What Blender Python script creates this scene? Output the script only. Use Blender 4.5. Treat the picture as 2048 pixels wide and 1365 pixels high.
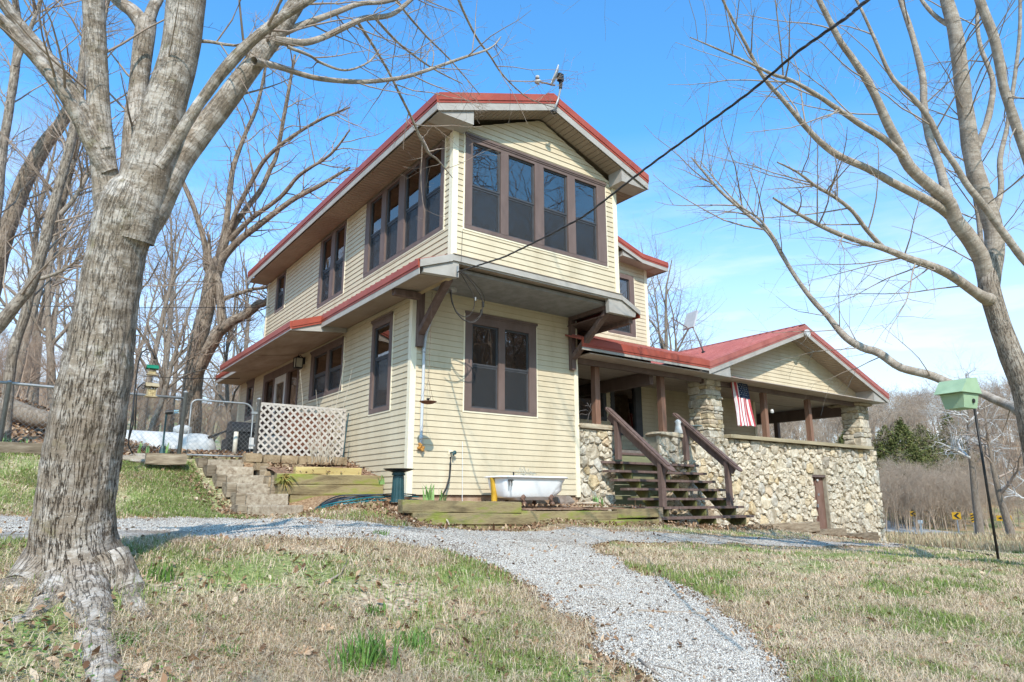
import bpy, math, random
import numpy as np
from math import radians, sin, cos, pi, sqrt, floor

for _o in list(bpy.data.objects):
    bpy.data.objects.remove(_o)
SC = bpy.context.scene
COL = SC.collection
RNG = np.random.default_rng(11)
random.seed(7)

# ------------------------------------------------------------------ camera
CAM_POS = np.array([-5.14464, -9.95153, -0.06593])
CR = np.array([8.08829196e-01, -5.88043404e-01, -5.35173268e-04])
CU = np.array([-0.13406723, -0.18528985, 0.97349558])
CF = np.array([0.57255682, 0.7873199, 0.22870519])
FPX = 1345.664
cam_d = bpy.data.cameras.new('camera')
cam = bpy.data.objects.new('camera', cam_d)
COL.objects.link(cam)
import mathutils
_m = mathutils.Matrix(((CR[0], CU[0], -CF[0], CAM_POS[0]), (CR[1], CU[1], -CF[1], CAM_POS[1]),
                       (CR[2], CU[2], -CF[2], CAM_POS[2]), (0, 0, 0, 1)))
cam.matrix_world = _m
cam_d.sensor_width = 36.0
cam_d.lens = FPX / 2048 * 36.0
cam_d.clip_start = 0.05
cam_d.clip_end = 2000
SC.camera = cam

# ------------------------------------------------------------------ world + sun
SUN = np.array([-0.52, -1.02, 1.0]); SUN = SUN / np.linalg.norm(SUN)
world = bpy.data.worlds.new('World')
SC.world = world
world.use_nodes = True
wt = world.node_tree
wt.nodes.clear()
def wn(t, **k):
    n = wt.nodes.new(t)
    for a, b in k.items(): setattr(n, a, b)
    return n
w_out = wn('ShaderNodeOutputWorld')
w_bg = wn('ShaderNodeBackground')
w_sky = wn('ShaderNodeTexSky')
w_sky.sky_type = 'NISHITA'
w_sky.sun_disc = False
w_sky.sun_elevation = math.asin(SUN[2])
w_sky.sun_rotation = math.atan2(SUN[0], SUN[1])
w_sky.air_density = 1.0
w_sky.dust_density = 1.2
w_sky.ozone_density = 2.0
w_bg.inputs['Strength'].default_value = 0.15
w_tc = wn('ShaderNodeTexCoord')
w_sep = wn('ShaderNodeSeparateXYZ')
wt.links.new(w_tc.outputs['Generated'], w_sep.inputs[0])
w_map = wn('ShaderNodeMapping')
w_map.inputs['Scale'].default_value = (1.3, 1.3, 7.0)
w_map.inputs['Location'].default_value = (0.3, 1.1, 0.35)
wt.links.new(w_tc.outputs['Generated'], w_map.inputs[0])
w_noise = wn('ShaderNodeTexNoise')
w_noise.inputs['Scale'].default_value = 2.2
w_noise.inputs['Detail'].default_value = 7
w_noise.inputs['Roughness'].default_value = 0.55
wt.links.new(w_map.outputs[0], w_noise.inputs['Vector'])
w_r1 = wn('ShaderNodeMapRange')          # wisps
w_r1.inputs[1].default_value = 0.40; w_r1.inputs[2].default_value = 0.60
wt.links.new(w_noise.outputs['Fac'], w_r1.inputs[0])
w_r2 = wn('ShaderNodeMapRange')          # more cloud low over the horizon
w_r2.inputs[1].default_value = 0.50; w_r2.inputs[2].default_value = 0.02
w_r2.inputs[3].default_value = 0.0; w_r2.inputs[4].default_value = 0.95
wt.links.new(w_sep.outputs[2], w_r2.inputs[0])
w_mul = wn('ShaderNodeMath', operation='MULTIPLY')
wt.links.new(w_r1.outputs[0], w_mul.inputs[0]); wt.links.new(w_r2.outputs[0], w_mul.inputs[1])
w_tint = wn('ShaderNodeMix', data_type='RGBA', blend_type='MULTIPLY')
w_r4 = wn('ShaderNodeMapRange'); w_r4.inputs[1].default_value = 0.02; w_r4.inputs[2].default_value = 0.48; w_r4.inputs[3].default_value = 0.35
wt.links.new(w_sep.outputs[2], w_r4.inputs[0])
wt.links.new(w_r4.outputs[0], w_tint.inputs[0])
w_tint.inputs[7].default_value = (0.49, 1.06, 1.36, 1)
wt.links.new(w_sky.outputs[0], w_tint.inputs[6])
w_mix = wn('ShaderNodeMix', data_type='RGBA')
w_mix.inputs[7].default_value = (4.4, 4.4, 4.45, 1)
w_r3 = wn('ShaderNodeMapRange')          # pale air low over the horizon
w_r3.interpolation_type = 'SMOOTHSTEP'
w_r3.inputs[1].default_value = 0.50; w_r3.inputs[2].default_value = -0.05
w_r3.inputs[3].default_value = 0.0; w_r3.inputs[4].default_value = 0.74
wt.links.new(w_sep.outputs[2], w_r3.inputs[0])
w_max = wn('ShaderNodeMath', operation='MAXIMUM')
wt.links.new(w_mul.outputs[0], w_max.inputs[0]); wt.links.new(w_r3.outputs[0], w_max.inputs[1])
wt.links.new(w_max.outputs[0], w_mix.inputs[0])
wt.links.new(w_tint.outputs[2], w_mix.inputs[6])
wt.links.new(w_mix.outputs[2], w_bg.inputs['Color'])
wt.links.new(w_bg.outputs[0], w_out.inputs['Surface'])

sun_d = bpy.data.lights.new('sun', 'SUN')
sun_d.energy = 2.75
sun_d.angle = radians(0.5)
sun_d.color = (1.0, 0.93, 0.83)
sun = bpy.data.objects.new('sun', sun_d)
COL.objects.link(sun)
sun.rotation_euler = mathutils.Vector(tuple(-SUN)).to_track_quat('-Z', 'Y').to_euler()

SC.view_settings.view_transform = 'Standard'
SC.view_settings.look = 'None'
SC.view_settings.exposure = 0.95
SC.view_settings.gamma = 1.0
SC.view_settings.use_curve_mapping = False
SC.render.engine = 'CYCLES'
SC.cycles.max_bounces = 6
SC.cycles.transparent_max_bounces = 12

# ------------------------------------------------------------------ pixel -> place helpers
def ray(px, py):
    return CF + CR * (px - 1024) / FPX - CU * (py - 682.5) / FPX
def onX(px, py, v): d = ray(px, py); return CAM_POS + d * (v - CAM_POS[0]) / d[0]
def onY(px, py, v): d = ray(px, py); return CAM_POS + d * (v - CAM_POS[1]) / d[1]
def onZ(px, py, v): d = ray(px, py); return CAM_POS + d * (v - CAM_POS[2]) / d[2]
def atD(px, py, dep): return CAM_POS + ray(px, py) * dep
def project(P):
    d = np.asarray(P, float) - CAM_POS
    z = d @ CF
    return 1024 + FPX * (d @ CR) / z, 682.5 - FPX * (d @ CU) / z, z

# ------------------------------------------------------------------ materials
MATS = {}
def nodes_of(name):
    m = bpy.data.materials.new(name)
    m.use_nodes = True
    nt = m.node_tree
    b = nt.nodes['Principled BSDF']
    return m, nt, b
def ramp(nt, stops):
    r = nt.nodes.new('ShaderNodeValToRGB')
    e = r.color_ramp.elements
    while len(e) < len(stops): e.new(0.5)
    for i, (p, c) in enumerate(stops):
        e[i].position = p
        e[i].color = (c[0], c[1], c[2], 1)
    return r
def M(name, stops, rough=0.8, scale=6.0, detail=6, stretch=(1, 1, 1), bump=0.0, bscale=None, metal=0.0, spec=0.3, coords='Object', per_object=0.0, vary=None):
    """noise coloured material: stops = list of colours or of (pos, colour)"""
    if name in MATS: return MATS[name]
    m, nt, b = nodes_of(name)
    if not isinstance(stops[0][0], (int, float)) or len(stops[0]) == 2:
        st = [(p, c) for p, c in stops]
    else:
        n = len(stops)
        st = [(0.3 + 0.4 * i / max(1, n - 1), c) for i, c in enumerate(stops)] if n > 1 else [(0.0, stops[0]), (1.0, stops[0])]
    tc = nt.nodes.new('ShaderNodeTexCoord')
    mp = nt.nodes.new('ShaderNodeMapping')
    mp.inputs['Scale'].default_value = stretch
    nt.links.new(tc.outputs[coords], mp.inputs[0])
    no = nt.nodes.new('ShaderNodeTexNoise')
    no.inputs['Scale'].default_value = scale
    no.inputs['Detail'].default_value = detail
    no.inputs['Roughness'].default_value = 0.62
    nt.links.new(mp.outputs[0], no.inputs['Vector'])
    rp = ramp(nt, st)
    nt.links.new(no.outputs['Fac'], rp.inputs[0])
    col = rp.outputs[0]
    if per_object:
        oi = nt.nodes.new('ShaderNodeObjectInfo')
        hs = nt.nodes.new('ShaderNodeHueSaturation')
        mr = nt.nodes.new('ShaderNodeMapRange')
        mr.inputs[3].default_value = 1 - per_object; mr.inputs[4].default_value = 1 + per_object
        nt.links.new(oi.outputs['Random'], mr.inputs[0])
        nt.links.new(mr.outputs[0], hs.inputs['Value'])
        nt.links.new(col, hs.inputs['Color'])
        col = hs.outputs[0]
    nt.links.new(col, b.inputs['Base Color'])
    b.inputs['Roughness'].default_value = rough
    b.inputs['Metallic'].default_value = metal
    b.inputs['Specular IOR Level'].default_value = spec
    if bump:
        n2 = nt.nodes.new('ShaderNodeTexNoise')
        n2.inputs['Scale'].default_value = bscale or scale * 3
        n2.inputs['Detail'].default_value = 5
        nt.links.new(mp.outputs[0], n2.inputs['Vector'])
        bp = nt.nodes.new('ShaderNodeBump')
        bp.inputs['Strength'].default_value = bump
        bp.inputs['Distance'].default_value = 0.02
        nt.links.new(n2.outputs['Fac'], bp.inputs['Height'])
        nt.links.new(bp.outputs[0], b.inputs['Normal'])
    MATS[name] = m
    return m

def attr_mat(name, stops, rough=0.8, spec=0.2, attr='tone', translucent=0.0, bump=0.0):
    """colour read from a per-vertex number that tells one blade, leaf or stone from the next"""
    m, nt, b = nodes_of(name)
    a = nt.nodes.new('ShaderNodeAttribute'); a.attribute_name = attr
    rp = ramp(nt, stops)
    nt.links.new(a.outputs['Fac'], rp.inputs[0])
    nt.links.new(rp.outputs[0], b.inputs['Base Color'])
    b.inputs['Roughness'].default_value = rough
    b.inputs['Specular IOR Level'].default_value = spec
    if translucent:
        tr = nt.nodes.new('ShaderNodeBsdfTranslucent')
        nt.links.new(rp.outputs[0], tr.inputs['Color'])
        mx = nt.nodes.new('ShaderNodeMixShader'); mx.inputs[0].default_value = translucent
        out = nt.nodes['Material Output']
        nt.links.new(b.outputs[0], mx.inputs[1]); nt.links.new(tr.outputs[0], mx.inputs[2])
        nt.links.new(mx.outputs[0], out.inputs['Surface'])
    MATS[name] = m
    return m

# ------------------------------------------------------------------ mesh builder
class MB:
    def __init__(s): s.v = []; s.f = []; s.n = 0; s.mi = []
    def add(s, V, Fs, mi=0):
        V = np.asarray(V, float).reshape(-1, 3)
        s.v.append(V)
        s.f += [tuple(i + s.n for i in f) for f in Fs]
        s.mi += [mi] * len(Fs)
        s.n += len(V)
        return s
    def box(s, a, b, mi=0):
        x0, y0, z0 = np.minimum(a, b); x1, y1, z1 = np.maximum(a, b)
        return s.hexa([(x0, y0, z0), (x1, y0, z0), (x1, y1, z0), (x0, y1, z0), (x0, y0, z1), (x1, y0, z1), (x1, y1, z1), (x0, y1, z1)], mi)
    def hexa(s, P, mi=0):
        return s.add(P, [(3, 2, 1, 0), (4, 5, 6, 7), (0, 1, 5, 4), (1, 2, 6, 5), (2, 3, 7, 6), (3, 0, 4, 7)], mi)
    def prism(s, poly, d, mi=0):
        """poly: 3D loop; d: extrusion vector"""
        P = np.asarray(poly, float); n = len(P)
        V = np.vstack([P, P + np.asarray(d, float)])
        F = [tuple(range(n))[::-1], tuple(range(n, 2 * n))] + [(i, (i + 1) % n, n + (i + 1) % n, n + i) for i in range(n)]
        return s.add(V, F, mi)
    def beam(s, a, b, w, h, up=(0, 0, 1), mi=0):
        a = np.asarray(a, float); b = np.asarray(b, float)
        t = (b - a) / np.linalg.norm(b - a)
        side = np.cross(t, up); side /= np.linalg.norm(side)
        u = np.cross(side, t)
        q = [a - side * w / 2 - u * h / 2, a + side * w / 2 - u * h / 2, a + side * w / 2 + u * h / 2, a - side * w / 2 + u * h / 2]
        P = [q[0], q[1], q[1] + (b - a), q[0] + (b - a), q[3], q[2], q[2] + (b - a), q[3] + (b - a)]
        return s.hexa(P, mi)
    def tube(s, P, r, k=8, caps=True, mi=0):
        V, F = tube_arrays(P, r, k, caps)
        return s.add(V, F, mi)
    def lathe(s, c, prof, k=20, mi=0, axis=(0, 0, 1)):
        c = np.asarray(c, float)
        ang = np.linspace(0, 2 * pi, k, endpoint=False)
        ax = np.asarray(axis, float); ax /= np.linalg.norm(ax)
        t = np.array([1, 0, 0]) if abs(ax[0]) < .9 else np.array([0, 1, 0])
        e1 = np.cross(ax, t); e1 /= np.linalg.norm(e1); e2 = np.cross(ax, e1)
        V = []; F = []
        for r, z in prof:
            V.append(c + ax * z + r * (np.cos(ang)[:, None] * e1 + np.sin(ang)[:, None] * e2))
        V = np.vstack(V)
        for i in range(len(prof) - 1):
            for j in range(k):
                a, b2 = i * k + j, i * k + (j + 1) % k
                F.append((a, b2, b2 + k, a + k))
        F.append(tuple(range(k))[::-1]); F.append(tuple(range((len(prof) - 1) * k, len(prof) * k)))
        return s.add(V, F, mi)
    def verts(s): return np.vstack(s.v) if s.v else np.zeros((0, 3))

def tube_arrays(P, r, k=8, caps=True):
    P = np.asarray(P, float); n = len(P)
    r = np.full(n, r, float) if np.isscalar(r) else np.asarray(r, float)
    T = np.gradient(P, axis=0); T /= np.linalg.norm(T, axis=1)[:, None] + 1e-12
    ref = np.array([0, 0, 1.0]) if abs(T[:, 2]).mean() < 0.8 else np.array([1.0, 0.1, 0])
    A = np.cross(T, ref); A /= np.linalg.norm(A, axis=1)[:, None] + 1e-12
    B = np.cross(T, A)
    an = np.linspace(0, 2 * pi, k, endpoint=False)
    V = (P[:, None, :] + r[:, None, None] * (np.cos(an)[None, :, None] * A[:, None, :] + np.sin(an)[None, :, None] * B[:, None, :])).reshape(-1, 3)
    F = []
    for i in range(n - 1):
        o = i * k
        for j in range(k):
            j2 = (j + 1) % k
            F.append((o + j, o + j2, o + k + j2, o + k + j))
    if caps and k > 2:
        F.append(tuple(range(k))[::-1]); F.append(tuple(range((n - 1) * k, n * k)))
    return V, F

OFF = {}
def thing(name, label, cat, loc=(0, 0, 0), group=None):
    o = bpy.data.objects.new(name, None)
    COL.objects.link(o)
    o.empty_display_size = 0.2
    o.location = tuple(float(a) for a in loc)
    o['label'] = label; o['category'] = cat
    if group: o['group'] = group
    OFF[o.name] = np.array(loc, float)
    return o
def put(name, mb, mat, parent=None, smooth=False, loc=None, label=None, cat=None, group=None, kind=None):
    me = bpy.data.meshes.new(name)
    V = mb.verts()
    off = OFF[parent.name] if parent is not None else (np.array(loc, float) if loc is not None else np.zeros(3))
    me.from_pydata((V - off).tolist(), [], mb.f)
    mats = mat if isinstance(mat, (list, tuple)) else [mat]
    for mm in mats: me.materials.append(mm)
    if len(mats) > 1: me.polygons.foreach_set('material_index', mb.mi)
    if smooth: me.polygons.foreach_set('use_smooth', [True] * len(me.polygons))
    me.update()
    o = bpy.data.objects.new(name, me)
    COL.objects.link(o)
    OFF[o.name] = off
    if parent is not None: o.parent = parent
    elif loc is not None: o.location = tuple(off)
    if label: o['label'] = label
    if cat: o['category'] = cat
    if group: o['group'] = group
    if kind: o['kind'] = kind
    return o
def raw(name, V, faces_n, loops, mat, tone=None, **k):
    """fast mesh from numpy: faces of equal size faces_n, loops = flat vertex ids"""
    me = bpy.data.meshes.new(name)
    V = np.asarray(V, np.float32); loops = np.asarray(loops, np.int32).ravel()
    nf = len(loops) // faces_n
    parent = k.get('parent')
    off = OFF[parent.name] if parent is not None else np.array(k.get('loc') if k.get('loc') is not None else (0, 0, 0), float)
    V = V - off.astype(np.float32)
    me.vertices.add(len(V)); me.vertices.foreach_set('co', V.ravel())
    me.loops.add(len(loops)); me.loops.foreach_set('vertex_index', loops)
    me.polygons.add(nf)
    me.polygons.foreach_set('loop_start', np.arange(0, nf * faces_n, faces_n, dtype=np.int32))
    if k.get('smooth'): me.polygons.foreach_set('use_smooth', np.ones(nf, dtype=bool))
    if tone is not None:
        a = me.attributes.new('tone', 'FLOAT', 'POINT')
        a.data.foreach_set('value', np.asarray(tone, np.float32))
    for nm, arr in (k.get('attrs') or {}).items():
        a = me.attributes.new(nm, 'FLOAT', 'POINT'); a.data.foreach_set('value', np.asarray(arr, np.float32))
    if k.get('uv') is not None:
        uvl = me.uv_layers.new(name='UVMap')
        uvl.data.foreach_set('uv', np.asarray(k['uv'], np.float32)[loops].ravel())
    me.materials.append(mat)
    me.update(calc_edges=True)
    o = bpy.data.objects.new(name, me)
    COL.objects.link(o)
    OFF[o.name] = off
    if parent is not None: o.parent = parent
    else: o.location = tuple(off)
    for a, b in (('label', 'label'), ('cat', 'category'), ('group', 'group'), ('kind', 'kind')):
        if k.get(a): o[b] = k[a]
    return o
def clone(o, delta, rotz=0.0, scale=1.0, label=None, parent=None):
    c = o.copy()
    COL.objects.link(c)
    if parent is not None: c.parent = parent
    else:
        c.location = tuple(np.array(o.location) + np.array(delta))
        c.rotation_euler = (o.rotation_euler[0], o.rotation_euler[1], o.rotation_euler[2] + rotz)
        c.scale = (scale,) * 3
    OFF[c.name] = OFF.get(o.name, np.zeros(3))
    if label: c['label'] = label
    for ch in list(o.children): clone(ch, (0, 0, 0), parent=c)
    return c

# value noise (numpy)
def _hash(ix, iy, seed):
    h = (ix.astype(np.int64) * 374761393 + iy.astype(np.int64) * 668265263 + seed * 1274126177) & 0x7fffffff
    h = ((h ^ (h >> 13)) * 1103515245) & 0x7fffffff
    h = (h ^ (h >> 16)) & 0xffff
    return h / 65535.0
def vnoise(x, y, seed=0, perx=None):
    x = np.asarray(x, float); y = np.asarray(y, float)
    ix = np.floor(x); iy = np.floor(y); fx = x - ix; fy = y - iy
    fx = fx * fx * (3 - 2 * fx); fy = fy * fy * (3 - 2 * fy)
    def H(a, b):
        if perx: a = np.mod(a, perx)
        return _hash(a, b, seed)
    return (H(ix, iy) * (1 - fx) + H(ix + 1, iy) * fx) * (1 - fy) + (H(ix, iy + 1) * (1 - fx) + H(ix + 1, iy + 1) * fx) * fy
def fnoise(x, y, seed=0, oct=4):
    t = 0; a = 0.5
    for i in range(oct):
        t = t + a * vnoise(np.asarray(x) * 2 ** i, np.asarray(y) * 2 ** i, seed + i); a *= 0.5
    return t / (1 - 0.5 ** oct)
# ------------------------------------------------------------------ terrain
CTRL = np.array([
 (-5.2,.2,-.23),(-4,.2,-.27),(-2.5,.1,-.30),(-.7,-1.55,-.38),(1.8,-1.6,-.45),(4.4,-1.6,-.53),(7,-1.7,-.66),(9,-.6,-.80),(12,-.4,-1.02),(15.3,-.2,-1.30),
 (-5.15,-4,-.36),(-4.4,-4,-.37),(-2.62,-4,-.40),(-1.6,-3.8,-.50),(1.2,-3,-.67),(4.5,-3,-.76),(10,-2.9,-1.05),(16,-2.5,-1.42),(18,0,-1.55),
 (-4.8,-5,-.48),(-2.9,-6.87,-1.0),(-1.8,-7.8,-1.02),(-4.9,-7,-.95),(-5.1,-9.95,-1.42),(0,-9,-1.2),(-1,-6,-.90),(2,-6,-.87),(5.7,-6.2,-.88),(9,-5.5,-1.02),(6,-10,-1.15),(-9,-9,-1.2),(-9,-4,-.35),
 (-.9,-.9,-.15),(-1.3,.3,-.10),(-.5,.4,-.10),(-.4,-.4,-.13),(1,-.6,-.42),(3.5,-.6,-.5),(1.8,-1.2,-.46),(.2,-1.0,-.42),(4.3,-1.1,-.5),(4.0,0,-.45),(5.4,-.2,-.5),(6.8,-.1,-.66),(5.5,-1.2,-.58),
 (-1,1.0,.02),(-1,1.9,.2),(-.1,1.1,.05),(0,2.0,.3),(-2.9,.3,-.29),(-2.9,1.2,.02),(-2.9,2.0,.36),(-1.6,.3,-.28),(-1.6,1.2,.02),(-1.6,2.0,.36),(-3,2.5,.62),(-5.5,2.5,.60),(-1.6,2.6,.62),(-4,1.2,.08),(-5.3,1.2,.12),(-4.2,2.05,.46),(-5.5,1.9,.48),(-4.2,1.75,.44),(-5.0,1.75,.44),
 (0,5,.90),(0,10,1.1),(-2,6,.85),(-3.2,4,.72),(-5.2,4,1.0),(-5.5,6,1.6),(-6,10,2.5),(-3,12,1.6),(0,16,1.7),(-9,5,2.2),(-10,0,.8),(-13,-6,.0),(-12,15,3.6),(0,30,3.0),(-15,30,6.5),(-6,20,3.3),
 (7,8,.3),(14,8,-1.2),(20,8,-1.75),(22,-6,-1.75),(16,-9,-1.5),(30,2,-2.1),(30,-12,-2.2),(45,5,-2.35),(45,-15,-2.5),(62,0,-2.6),(60,25,-2.6),(70,-30,-2.8),(80,10,-2.2),(80,30,0),(40,25,-2.2),(25,25,-1.6),(20,45,2.0),
 (105,10,4.5),(105,45,6),(105,-35,3.5),(140,20,9),(140,60,11),(140,-50,8),(60,70,7),(30,90,12),(-20,80,14),(-60,60,14),(-60,0,5),(-60,-60,0),(0,-60,-3),(60,-70,-3),(220,0,12),(200,200,14),(0,220,18),(-200,200,18),(-200,-200,0),(200,-200,0),(-220,0,8),(0,-220,-3)], float)
def _tps(d2):
    return np.where(d2 > 1e-12, 0.5 * d2 * np.log(np.maximum(d2, 1e-12)), 0.0)
_n = len(CTRL)
_d2 = ((CTRL[:, None, :2] - CTRL[None, :, :2]) ** 2).sum(-1)
_A = np.zeros((_n + 3, _n + 3))
_A[:_n, :_n] = _tps(_d2) + np.eye(_n) * 0.003
_A[:_n, _n] = 1; _A[:_n, _n + 1:] = CTRL[:, :2]
_A[_n:, :_n] = _A[:_n, _n:].T
_W = np.linalg.solve(_A, np.concatenate([CTRL[:, 2], np.zeros(3)]))
def gz(x, y):
    x = np.asarray(x, float); y = np.asarray(y, float)
    sh = x.shape
    X = x.ravel(); Y = y.ravel()
    out = np.empty(len(X))
    for i in range(0, len(X), 20000):
        a = X[i:i + 20000]; b = Y[i:i + 20000]
        d2 = (a[:, None] - CTRL[None, :, 0]) ** 2 + (b[:, None] - CTRL[None, :, 1]) ** 2
        out[i:i + 20000] = _tps(d2) @ _W[:_n] + _W[_n] + _W[_n + 1] * a + _W[_n + 2] * b
    near = np.exp(-((X + 1) ** 2 + (Y + 4) ** 2) / 120.0)
    out += (fnoise(X * 1.7, Y * 1.7, 5, 3) - .5) * 0.07 * near
    return out.reshape(sh)
def g1(x, y): return float(gz(np.array([x]), np.array([y]))[0])
def ground_px(px, py, tmax=120.0):
    d = ray(px, py)
    ts = np.concatenate([np.linspace(1.5, 20, 260), np.geomspace(20.2, tmax, 160)])
    P = CAM_POS[None] + ts[:, None] * d[None]
    h = P[:, 2] - gz(P[:, 0], P[:, 1])
    k = np.where(h <= 0)[0]
    if len(k) == 0: return P[-1]
    i = max(1, k[0]); t = ts[i - 1] + (ts[i] - ts[i - 1]) * h[i - 1] / (h[i - 1] - h[i] + 1e-12)
    return CAM_POS + d * t

def axis(pts):
    out = []
    for a, b, st in pts: out += list(np.arange(a, b, st))
    return np.array(out + [pts[-1][1]])
gx = axis([(-260, -60, 20), (-60, -16, 4), (-16, -7.5, .5), (-7.5, 10, .09), (10, 18, .2), (18, 40, 1), (40, 160, 4), (160, 300, 20)])
gy = axis([(-260, -60, 20), (-60, -14, 4), (-14, -9, .5), (-9, 3.5, .09), (3.5, 14, .4), (14, 40, 2), (40, 160, 6), (160, 300, 20)])
GX, GY = np.meshgrid(gx, gy, indexing='ij')
GZ = gz(GX, GY)
nx, ny = len(gx), len(gy)
idx = np.arange(nx * ny).reshape(nx, ny)
quads = np.stack([idx[:-1, :-1], idx[1:, :-1], idx[1:, 1:], idx[:-1, 1:]], -1).reshape(-1, 4)

def ground_material():
    m, nt, b = nodes_of('lawn_soil')
    tc = nt.nodes.new('ShaderNodeTexCoord')
    def noise(sc, det=6, off=0, rough=.6):
        mp = nt.nodes.new('ShaderNodeMapping'); mp.inputs['Location'].default_value = (off, off * 1.7, 0)
        nt.links.new(tc.outputs['Object'], mp.inputs[0])
        n = nt.nodes.new('ShaderNodeTexNoise'); n.inputs['Scale'].default_value = sc; n.inputs['Detail'].default_value = det
        n.inputs['Roughness'].default_value = rough
        nt.links.new(mp.outputs[0], n.inputs['Vector']); return n
    n1 = noise(28, 8)
    r1 = ramp(nt, [(.30, (.15, .10, .065)), (.46, (.37, .27, .18)), (.58, (.58, .455, .32)), (.72, (.70, .57, .42))])
    nt.links.new(n1.outputs['Fac'], r1.inputs[0])
    n2 = noise(1.1, 5, 3)
    r2 = ramp(nt, [(.42, (0, 0, 0)), (.56, (1, 1, 1))])
    nt.links.new(n2.outputs['Fac'], r2.inputs[0])
    n3 = noise(40, 5, 9)
    r3 = ramp(nt, [(.35, (.11, .14, .045)), (.6, (.30, .32, .12)), (.75, (.50, .44, .24))])
    nt.links.new(n3.outputs['Fac'], r3.inputs[0])
    mx = nt.nodes.new('ShaderNodeMix'); mx.data_type = 'RGBA'
    nt.links.new(r2.outputs[0], mx.inputs[0]); nt.links.new(r1.outputs[0], mx.inputs[6]); nt.links.new(r3.outputs[0], mx.inputs[7])
    # soil bare patches
    n4 = noise(.9, 6, 21)
    r4 = ramp(nt, [(.56, (0, 0, 0)), (.66, (1, 1, 1))])
    nt.links.new(n4.outputs['Fac'], r4.inputs[0])
    r5 = ramp(nt, [(.35, (.15, .095, .06)), (.65, (.40, .28, .19))])
    nt.links.new(n1.outputs['Fac'], r5.inputs[0])
    mx2 = nt.nodes.new('ShaderNodeMix'); mx2.data_type = 'RGBA'
    nt.links.new(r4.outputs[0], mx2.inputs[0]); nt.links.new(mx.outputs[2], mx2.inputs[6]); nt.links.new(r5.outputs[0], mx2.inputs[7])
    # leaf litter of the wooded slope and open clay field, by place
    at = nt.nodes.new('ShaderNodeAttribute'); at.attribute_name = 'litter'
    r6 = ramp(nt, [(.33, (.12, .065, .035)), (.5, (.30, .18, .10)), (.68, (.48, .33, .20))])
    nt.links.new(n1.outputs['Fac'], r6.inputs[0])
    mx3 = nt.nodes.new('ShaderNodeMix'); mx3.data_type = 'RGBA'
    nt.links.new(at.outputs['Fac'], mx3.inputs[0]); nt.links.new(mx2.outputs[2], mx3.inputs[6]); nt.links.new(r6.outputs[0], mx3.inputs[7])
    at2 = nt.nodes.new('ShaderNodeAttribute'); at2.attribute_name = 'field'
    n7 = noise(.35, 6, 31)
    r7 = ramp(nt, [(.34, (.17, .19, .06)), (.46, (.34, .27, .15)), (.56, (.38, .26, .14)), (.68, (.40, .22, .11))])
    nt.links.new(n7.outputs['Fac'], r7.inputs[0])
    mx4 = nt.nodes.new('ShaderNodeMix'); mx4.data_type = 'RGBA'
    nt.links.new(at2.outputs['Fac'], mx4.inputs[0]); nt.links.new(mx3.outputs[2], mx4.inputs[6]); nt.links.new(r7.outputs[0], mx4.inputs[7])
    nt.links.new(mx4.outputs[2], b.inputs['Base Color'])
    b.inputs['Roughness'].default_value = .95
    b.inputs['Specular IOR Level'].default_value = .1
    bp = nt.nodes.new('ShaderNodeBump'); bp.inputs['Strength'].default_value = .7; bp.inputs['Distance'].default_value = .03
    nt.links.new(n1.outputs['Fac'], bp.inputs['Height'])
    nt.links.new(bp.outputs[0], b.inputs['Normal'])
    return m
def sstep(a, b, x): t = np.clip((x - a) / (b - a), 0, 1); return t * t * (3 - 2 * t)
def litter_w(x, y):
    hill = sstep(2.3, 3.0, y) * sstep(1.5, -.5, x)
    bed = sstep(-2.3, -1.9, x) * sstep(6.9, 6.2, x) * sstep(-1.9, -1.5, y) * sstep(2.6, 2.3, y)
    edge = sstep(6.0, 6.5, x) * sstep(15.5, 14.8, x) * sstep(-1.4, -.9, y) * sstep(1, .5, y)
    far = sstep(75, 90, np.hypot(x, y))
    return np.clip(np.maximum.reduce([hill, bed, edge, far]), 0, 1)
def field_w(x, y): return sstep(17.5, 21, x + .2 * y) * sstep(95, 80, np.hypot(x, y))
ground = raw('ground', np.stack([GX.ravel(), GY.ravel(), GZ.ravel()], 1), 4, quads, ground_material(), smooth=True,
             attrs={'litter': litter_w(GX.ravel(), GY.ravel()), 'field': field_w(GX.ravel(), GY.ravel())}, kind='structure')

# ------------------------------------------------------------------ gravel drive and path (one sheet over the ground)
def poly_px(L): return np.array([ground_px(a, b)[:2] for a, b in L])
EDGE_FAR = [(0, 1029), (150, 1033), (300, 1035), (470, 1036), (600, 1039), (700, 1044), (800, 1051), (900, 1055), (1100, 1060), (1330, 1066), (1500, 1074), (1640, 1083), (1750, 1089)]
EDGE_NEAR = [(1800, 1097), (1700, 1094), (1500, 1090), (1330, 1087), (1215, 1088), (1185, 1098), (1230, 1118), (1290, 1150), (1370, 1185), (1440, 1220), (1500, 1268), (1545, 1312), (1585, 1364)]
EDGE_BACK = [(1285, 1364), (1235, 1330), (1190, 1290), (1175, 1255), (1125, 1222), (1070, 1195), (1040, 1165), (1000, 1142), (940, 1118), (880, 1100), (800, 1086), (700, 1078), (600, 1079), (520, 1079), (400, 1083), (240, 1085), (120, 1088), (0, 1091)]
pf = poly_px(EDGE_FAR); pn = poly_px(EDGE_NEAR); pb = poly_px(EDGE_BACK)
DRIVE = np.vstack([[(-14, pf[0][1] + .3)], pf, [(15.2, -1.05)], pn, pn[-1:] + (pn[-1] - pn[-3]) * 1.5, pb[:1] + (pb[0] - pb[1]) * 2.6, pb, [(-14, pb[-1][1] - .3)]])
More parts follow.
